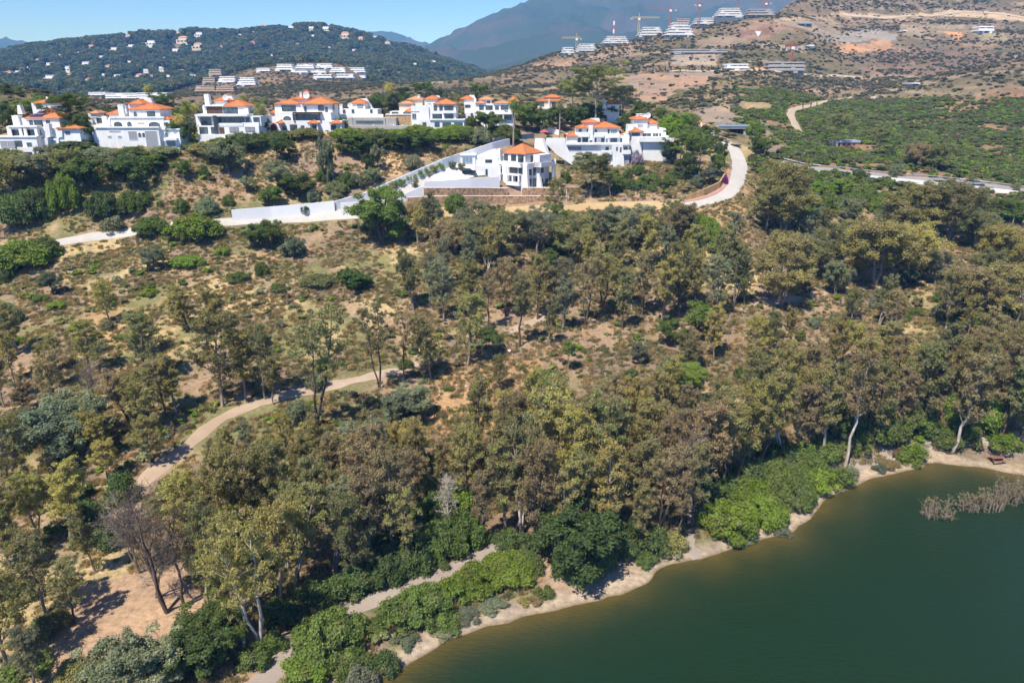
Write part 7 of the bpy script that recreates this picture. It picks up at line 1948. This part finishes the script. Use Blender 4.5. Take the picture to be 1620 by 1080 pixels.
# ------------------------------------------------------------------ lakeside furniture, stones, brushwood in the water
def lakeside():
    for px, py, rot, lb in ((1576, 730, .05, 'weathered picnic table with benches on the beach'), (1594, 694, -.1, 'picnic table at the back of the gravel place under the trees')):
        p = hit(px, py)
        e = link(bpy.data.objects.new('picnic_table', None))
        e.location = p
        e.rotation_euler = (0, 0, rot)
        e.scale = (1.1, 1.1, 1.1)
        tag(e, lb, 'picnic table')
        for k in range(4):
            multi('plank', [(-1.0, 1.0, -.4 + .205 * k, -.4 + .205 * k + .19, .74, .79)], M['wood'], e)
        for s in (-1, 1):
            multi('bench_seat', [(-1.0, 1.0, s * .75 - .15, s * .75 + .15, .43, .48)], M['wood'], e)
        for x in (-.75, .75):
            o = multi('leg', [(x - .05, x + .05, -.75, .75, .36, .43), (x - .05, x + .05, -.4, .4, .68, .74)], M['wood'], e)
            for s in (-1, 1):
                o2 = prism('leg', [(s * .55 - .06, -.1), (s * .55 + .06, -.1), (s * .2 + .06, .72), (s * .2 - .06, .72)], x - .045, x + .045, M['wood'], e)
                o2.rotation_euler = (0, 0, math.pi / 2)
    p = hit(1417, 726)
    e = link(bpy.data.objects.new('signboard', None)); e.location = p; e.rotation_euler = (0, 0, .15)
    tag(e, 'dark brown information board on two posts beside the gravel path', 'sign')
    multi('board', [(-.75, .75, -.04, .04, .8, 1.9)], M['brown'], e)
    for x in (-.6, .6):
        multi('post', [(x - .06, x + .06, .042, .14, -.3, 2.0)], M['wood'], e)
    multi('panel_sheet', [(-.62, .62, -.052, -.042, .95, 1.75)], M['wood'], e)
    p = hit(1352, 722)
    e = link(bpy.data.objects.new('bench', None)); e.location = p; e.rotation_euler = (0, 0, .2)
    tag(e, 'wooden bench in the shade above the gravel path', 'bench')
    multi('seat', [(-.9, .9, -.25, .2, .42, .48)], M['wood'], e); multi('backrest', [(-.9, .9, .22, .28, .55, .95)], M['wood'], e)
    for x in (-.75, .75):
        multi('leg', [(x - .05, x + .05, -.2, .26, -.2, .42)], M['wood'], e)
    # white stones on the straw slope
    for i, (px, py, s, lb) in enumerate(((747, 629, .75, 'largest white stone on the straw slope below the track'), (738, 612, .45, 'small pale stone above the largest white one'), (752, 618, .40, 'round pale stone beside the large white one'), (722, 610, .35, 'flat pale stone on the straw slope'), (622, 409, .6, 'white stone by the thin tree under the roadside carob'),
                                         (806, 557, .9, 'pale slab beside the fallen trunk at the steep track'), (1372, 505, .5, 'pale stone on the scree heap by the ledge track'), (1366, 522, .4, 'grey stone at the foot of the scree heap'))):
        g = random.Random(40 + i)
        import bmesh
        bm = bmesh.new()
        bmesh.ops.create_icosphere(bm, subdivisions=2, radius=1)
        for v in bm.verts:
            k = .8 + .35 * g.random()
            v.co = (v.co.x * k, v.co.y * k * .8, v.co.z * k * .65)
        me = bpy.data.meshes.new('rock')
        bm.to_mesh(me); bm.free()
        me.materials.append(M['cream'] if i < 6 else M['concrete'])
        o = link(bpy.data.objects.new('rock', me))
        p = hit(px, py)
        o.location = p + np.array((0, 0, s * .35)); o.scale = (s * .6, s * .6, s * .5); o.rotation_euler = (0, 0, g.random() * 6)
        tag(o, lb, 'rock', 'pale stones on the slope')
    # fallen trunk
    p, q2 = hit(773, 548), hit(815, 556)
    o = link(bpy.data.objects.new('fallen_trunk', tube_mesh('fallen_trunk', [((0, 0, .3), q2 - p + (0, 0, .3), .28, .14)], M['wood'], 8)))
    o.location = p
    tag(o, 'fallen trunk lying beside the steep dirt track', 'log')
    # drowned brushwood
    for i, (px, py, w, h_, lb) in enumerate(((1484, 818, 60, 44, 'round clump of drowned brushwood standing apart in the lake'), (1536, 806, 46, 34, 'drowned brushwood next to the round clump in the lake'), (1566, 806, 50, 48, 'drowned brushwood with yellow leaves in the middle of the line'),
                                             (1596, 795, 52, 60, 'tall twiggy drowned brushwood towards the picture edge'), (1622, 790, 50, 62, 'outermost drowned brushwood cut by the picture edge'))):
        g = random.Random(70 + i)
        p = at_z(px, py, 0.0)
        k = scale_at(p)
        R, H = w / k / 2, h_ / k * 1.05
        e = link(bpy.data.objects.new('drowned_brushwood', None)); e.location = p
        tag(e, lb, 'brushwood', 'drowned brushwood in the lake')
        segs, pu = [], []
        for j in range(46):
            a, rr = g.uniform(0, 6.28), R * math.sqrt(g.random()) * .75
            b = np.array((math.cos(a) * rr, math.sin(a) * rr * .6, -.4))
            d = np.array((math.cos(a) * g.uniform(0, .7) * R * .5, math.sin(a) * g.uniform(0, .6) * R * .4 + g.uniform(-.2, .6), H * g.uniform(.25, .8)))
            segs.append((b, b + d, .045, .02))
            for _ in range(6):
                m_ = b + d * g.uniform(.35, 1)
                tip = m_ + np.array((g.uniform(-.7, .7), g.uniform(-.6, .6), g.uniform(-.1, .8)))
                segs.append((m_, tip, .022, .01))
                if g.random() < .30:
                    pu.append((tip, (.26, .26, .2)))
        t = link(bpy.data.objects.new('branches', tube_mesh('branches', segs, M['bark'], 3)), e); t.color = (.36, .29, .22, 1)
        c = link(bpy.data.objects.new('leaves', leaf_mesh('leaves', pu, 36, .2, .1, 80 + i, M['leaf'], brown=.4)), e); c.color = (.24, .21, .10, .6)


lakeside()


def clear_px(px, py):                                   # the wood leaves the villas' plots open
    ok = np.ones(px.shape, bool)
    for a, b, w in VILLA_SPOTS:
        ok &= ~((np.abs(px - a) < w * .62) & (py > b - w * .25) & (py < b + w * .55))
    return ok


def build_stuff():
    # dry grass and small herbs on the slopes
    def kp(px, py, x, y, r):
        return (shore_sdf(x, y) > 3.5) * not_bare(px, py) * clear_of(x, y, ROADS, 2.6) * sstep(0.38, 0.6, fbm(x / 9, y / 9, 22, 4) * .5 + fbm(x / 3, y / 3, 91, 2) * .5 + .06)
    p, px, py, r = sample_ground(85000, 60, 262, -140, 1760, kp)
    dry = npr.random(len(p)) < .72
    t = np.where(dry[:, None], pick([(0.42, 0.29, 0.13), (0.34, 0.24, 0.13), (0.26, 0.20, 0.12), (0.36, 0.30, 0.17)], len(p)), pick([(0.12, 0.15, 0.04), (0.17, 0.18, 0.07), (0.10, 0.12, 0.05)], len(p)))
    scatter('dry_grass', 'dry grass tufts covering the slope', p, .55 + .8 * npr.random(len(p)), t, STUFF_MESH['tuft'])

    def ks(px, py, x, y, r):
        return (shore_sdf(x, y) > 5) * not_bare(px, py) * clear_of(x, y, ROADS, 3.4) * sstep(0.47, 0.63, fbm(x / 12, y / 12, 23, 4)) * (0.25 + .75 * (py > 640))
    p, px, py, r = sample_ground(15000, 62, 262, -140, 1760, ks)
    scatter('low_scrub', 'low scrub between the trees', p, .5 + 1.1 * npr.random(len(p)) ** 2, pick([GREEN, GREYG, OLIVE_D, BRIGHT, OLIVE, (0.20, 0.15, 0.085)], len(p)), STUFF_MESH['scrub'], .85)

    def kv(px, py, x, y, r):
        return (px + (fbm(x / 28, y / 28, 33, 4) - .5) * 190 > 1185) * not_bare(px, py) * clear_of(x, y, ROADS, 4.5) * (.15 + .85 * sstep(0.36, 0.55, 1 - fbm(x / 30, y / 30, 31, 5)))
    p, px, py, r = sample_ground(30000, 262, 560, 1120, 1800, kv)
    scatter('valley_scrub', 'green scrub covering the valley side', p, 1.0 + 1.7 * npr.random(len(p)) ** 1.6, pick([GREEN, BRIGHT, OLIVE_D, (0.125, 0.155, 0.042), (0.10, 0.14, 0.035), (0.17, 0.14, 0.07), (0.15, 0.165, 0.07)], len(p)), STUFF_MESH['scrub'], .72)

    def kr(px, py, x, y, r):
        return (r > 300 + 260 * (px > 1170)) * not_bare(px, py) * (px > -100) * (.22 + .78 * sstep(0.42, 0.58, fbm(x / 40, y / 40, 45, 5))) * (1 - (r > 1150) * (px < 760))
    p, px, py, r = sample_ground(140000, 300, 1500, -200, 1800, kr)
    scatter('hill_scrub', 'dark scrub dotted over the brown hills', p, 0.7 + 2.6 * npr.random(len(p)) ** 3, pick([(0.13, 0.132, 0.074), (0.15, 0.145, 0.082), (0.112, 0.125, 0.065), (0.19, 0.16, 0.105), (0.18, 0.18, 0.12)], len(p)), STUFF_MESH['scrub'], .62)

    def kw(px, py, x, y, r):
        return (px < 800) * not_bare(px, py) * (.04 + .96 * sstep(0.32, 0.42, 1 - fbm(x / 70, y / 70, 43, 4))) * clear_px(px, py)
    p, px, py, r = sample_ground(60000, 1180, 2500, -250, 830, kw)
    scatter('hillside_wood', 'dense dark pine wood covering the far hill', p, 6 + 7 * npr.random(len(p)), pick([(0.078, 0.112, 0.054), (0.10, 0.126, 0.060), (0.066, 0.092, 0.048), (0.145, 0.145, 0.078)], len(p)), STUFF_MESH['tree'])


# ------------------------------------------------------------------ placing and labelling
ZONES = [  # x0, x1, y0, y1, where it stands, landmark that one counts from, its pixel
    (-99, 330, 700, 1200, 'by the sandy clearing', 'the black dead tree', (265, 960)), (330, 480, 700, 1200, 'between track and lakeside path', 'the pale trunk', (412, 1020)),
    (480, 600, 700, 1200, 'above the lakeside path', 'the shaded path bend', (480, 1005)), (600, 770, 690, 1200, 'by the white dead tree', 'that dead tree', (709, 850)),
    (770, 870, 580, 1200, 'above the beach', 'the path end at the beach', (800, 845)), (870, 980, 580, 1200, 'behind the beach carob', 'the carob', (918, 905)), (980, 1115, 580, 1200, 'behind the trodden shore path', 'that path', (1095, 830)),
    (1115, 1225, 560, 1200, 'behind the bright strand shrubs', 'the beach end of them', (1120, 840)), (1225, 1330, 560, 1200, 'near the white-stemmed tree', 'that white stem', (1234, 730)),
    (1330, 1480, 560, 1200, 'beside the signboard path', 'the signboard', (1417, 722)), (1480, 1800, 560, 1200, 'around the picnic place', 'the picnic table', (1576, 727)),
    (-99, 150, 400, 700, 'near the wide half-brown tree', 'that tree', (88, 668)), (150, 330, 400, 700, 'above the track bend', 'the track bend', (310, 695)), (330, 560, 400, 700, 'on the slope above the track', 'the tall dark tree', (500, 672)),
    (560, 760, 530, 700, 'at the upper end of the track', 'the white rocks', (745, 630)), (560, 760, 400, 530, 'under the roadside carob', 'that carob', (605, 385)), (760, 905, 420, 580, 'beside the steep track', 'the foot of the steep track', (800, 525)),
    (905, 1020, 420, 580, 'in the tree belt below the villas', 'the steep track', (880, 480)), (1020, 1200, 400, 580, 'where the ledge track begins', 'the round green bush', (1120, 385)),
    (1200, 1360, 400, 580, 'on the ledge track', 'the spreading tree', (1235, 484)), (1360, 1500, 400, 580, 'by the big round ochre tree', 'that tree', (1385, 450)), (1500, 1800, 400, 580, 'uphill of the picnic place', 'the spreading rust tree', (1530, 505)),
    (640, 800, 330, 420, 'below the ochre bank', 'the roadside carob', (605, 385)), (800, 920, 330, 420, 'below the stone terraces', 'the corner-towered villa', (825, 305)), (920, 1090, 310, 420, 'below the road bank', 'the big dark pine', (935, 310)), (1090, 1200, 310, 420, 'under the road bend', 'the road bend', (1160, 310)),
    (1200, 1330, 290, 400, 'at the main road end', 'the road bend', (1170, 290)), (1330, 1470, 290, 400, 'below the main road wall', 'the white road wall', (1360, 275)), (1470, 1800, 290, 400, 'below the main road', 'the parked car', (1545, 296)),
    (1165, 1330, 130, 290, 'between pale road and valley', 'the motorway bridge', (1160, 200)), (1330, 1800, 130, 290, 'on the valley side', 'the blue-roofed shed', (1338, 226)),
    (-99, 90, 210, 400, 'under the stepped villa', 'that villa', (60, 240)), (90, 190, 230, 400, 'under the garden pine', 'that pine', (118, 222)), (190, 300, 230, 400, 'under the arcaded villa', 'that villa', (215, 240)),
    (300, 410, 215, 400, 'under the glass-fronted villa', 'that villa', (360, 215)), (410, 500, 215, 345, 'under the two-winged villa', 'that villa', (480, 208)), (500, 600, 210, 345, 'under the pool terrace', 'that terrace', (600, 205)),
    (600, 700, 210, 345, 'above the driveway wall', 'that wall', (640, 285)), (700, 815, 195, 345, 'under the twin-roofed villa', 'that villa', (695, 205)), (-99, 160, 100, 235, 'in the garden of the stepped villa', 'that villa', (60, 200)),
    (160, 340, 100, 235, 'in the garden of the arcaded villa', 'that villa', (215, 200)), (340, 460, 100, 235, 'between glass-fronted and two-winged villa', 'the former', (370, 190)), (460, 600, 100, 235, 'in front of the two-winged villa', 'that villa', (480, 200)),
    (600, 720, 100, 235, 'by the twin-roofed villa', 'that villa', (695, 190)), (720, 850, 100, 260, 'behind the corner-towered villa', 'that villa', (825, 230)), (850, 925, 100, 330, 'by the white ramp wall', 'that wall', (880, 215)), (925, 1000, 100, 330, 'by the villa on two buttresses', 'that villa', (945, 220)),
    (1000, 1080, 100, 330, 'by the villa with two white dishes', 'that villa', (1030, 220)), (1080, 1200, 100, 330, 'inside the bend of the pale road', 'the bougainvillea', (1157, 290)), (1040, 1300, 90, 140, 'on the construction hill', 'the white hill villa', (1165, 108)),
]
KINDWORD = {'euc': 'eucalyptus', 'euc_thin': 'thin eucalyptus', 'broad': 'round-crowned tree', 'olive': 'low evergreen', 'pine': 'pine', 'cypress': 'cypress', 'palm': 'palm', 'dead': 'dead tree'}
NAMES = {'euc': 'eucalyptus_tree', 'euc_thin': 'eucalyptus_tree', 'broad': 'broadleaf_tree', 'olive': 'evergreen_tree', 'pine': 'pine_tree', 'cypress': 'cypress_tree', 'palm': 'palm_tree', 'dead': 'dead_tree'}
GROUPS = {'euc': 'eucalyptus trees of slope and lakeside', 'euc_thin': 'eucalyptus trees of slope and lakeside', 'broad': 'round trees on the slope', 'olive': 'evergreen trees on the slope', 'pine': 'pines', 'cypress': 'cypresses', 'palm': 'garden palms', 'dead': 'dead trees'}


def zone_of(px, py):
    for z in ZONES:
        if z[0] <= px < z[1] and z[2] <= py < z[3]:
            return z
    return min(ZONES, key=lambda z: math.hypot(px - (z[0] + z[1]) / 2, py - (z[2] + z[3]) / 2))


def label_all(recs, word):
    buckets = {}
    for r in recs:
        if r['label']:
            continue
        z = zone_of(r['px'], r['py'])
        look = LOOK.get(r['tint'], '')
        r['zone'] = z
        buckets.setdefault((look, word(r), z[4]), []).append(r)
    for (look, w, wh), lst in buckets.items():
        z = lst[0]['zone']
        lst.sort(key=lambda r: math.hypot(r['px'] - z[6][0], r['py'] - z[6][1]))
        for i, r in enumerate(lst):
            r['label'] = ('lone %s %s %s' % (look, w, wh)) if len(lst) == 1 else '%s %s %s %s, out from %s' % (ORD[i], look, w, wh, z[5])


def shrub_word(r):
    return 'wide shrub' if r['w'] > 4.2 else 'small shrub' if r['w'] < 1.7 else 'shrub'


def plant_all():
    label_all(TREES, lambda r: KINDWORD[r['kind']])
    label_all(SHRUBS, shrub_word)
    for r in TREES:
        e = bpy.data.objects.new(NAMES[r['kind']], None)
        e.empty_display_size = 0.5
        link(e)
        e.location = r['p'] - np.array((0, 0, 0.1))
        e.rotation_euler = (rnd.gauss(0, .035), rnd.gauss(0, .035), rnd.uniform(0, 6.28))
        s = r['s']
        wd = s * r['wide'] * (.88 if r['kind'] == 'euc' else 1)
        if r['kind'] == 'palm':
            wd = max(s, 0.85)
        e.scale = (wd, wd, s)
        tag(e, r['label'], 'tree' if r['kind'] != 'palm' else 'palm', GROUPS[r['kind']])
        t = link(bpy.data.objects.new('trunk', r['v'][0]), e)
        t.color = r['bark'] or BARK_GREY
        c = link(bpy.data.objects.new('crown' if r['kind'] != 'dead' else 'branches', r['v'][1]), e)
        k = rnd.uniform(0.72, 1.28)
        j = [x * k * rnd.uniform(0.95, 1.05) for x in r['tint']]
        c.color = (*j, r['brown']) if r['kind'] != 'dead' else r['bark']
    for r in SHRUBS:
        o = link(bpy.data.objects.new('shrub', r['me']))
        o.location = r['p'] - np.array((0, 0, 0.12))
        o.rotation_euler = (0, 0, rnd.uniform(0, 6.28))
        o.scale = (r['sx'], r['sx'] * rnd.uniform(.85, 1.1), r['sz'])
        k = rnd.uniform(0.82, 1.2)
        o.color = (*[x * k * rnd.uniform(0.95, 1.05) for x in r['tint']], r['brown'])
        tag(o, r['label'], 'shrub', 'shrubs of slope and strand')


ROADS += [TRACK, LAKEPATH, [hit(x, 231)[:2] for x in range(1322, 1366, 3)], [hit(x, 236)[:2] for x in range(1322, 1366, 3)]]
build_stuff()
plant_all()

# ------------------------------------------------------------------ haze: the air itself
def build_haze():
    x0, x1, y0, y1, z0, z1 = -13500, 13500, -600, 14000, -40, float(gZ.max()) + 40
    v = [(x, y, z) for z in (z0, z1) for y in (y0, y1) for x in (x0, x1)]
    f = [(0, 2, 3, 1), (4, 5, 7, 6), (0, 1, 5, 4), (2, 6, 7, 3), (0, 4, 6, 2), (1, 3, 7, 5)]
    me = bpy.data.meshes.new('haze')
    me.from_pydata(v, [], f)
    m = bpy.data.materials.new('haze_air')
    m.use_nodes = True
    nt = m.node_tree
    nt.nodes.remove(nt.nodes['Principled BSDF'])
    pv = nt.nodes.new('ShaderNodeVolumePrincipled')
    pv.inputs['Color'].default_value = (0.16, 0.45, 1.0, 1)
    pv.inputs['Absorption Color'].default_value = (1, 1, 1, 1)
    pv.inputs['Density'].default_value = 0.00012
    pv.inputs['Anisotropy'].default_value = -0.3
    nt.links.new(pv.outputs[0], nt.nodes['Material Output'].inputs['Volume'])
    me.materials.append(m)
    tag(link(bpy.data.objects.new('haze', me)), 'thin blue haze over the far hills', kind='stuff')


build_haze()
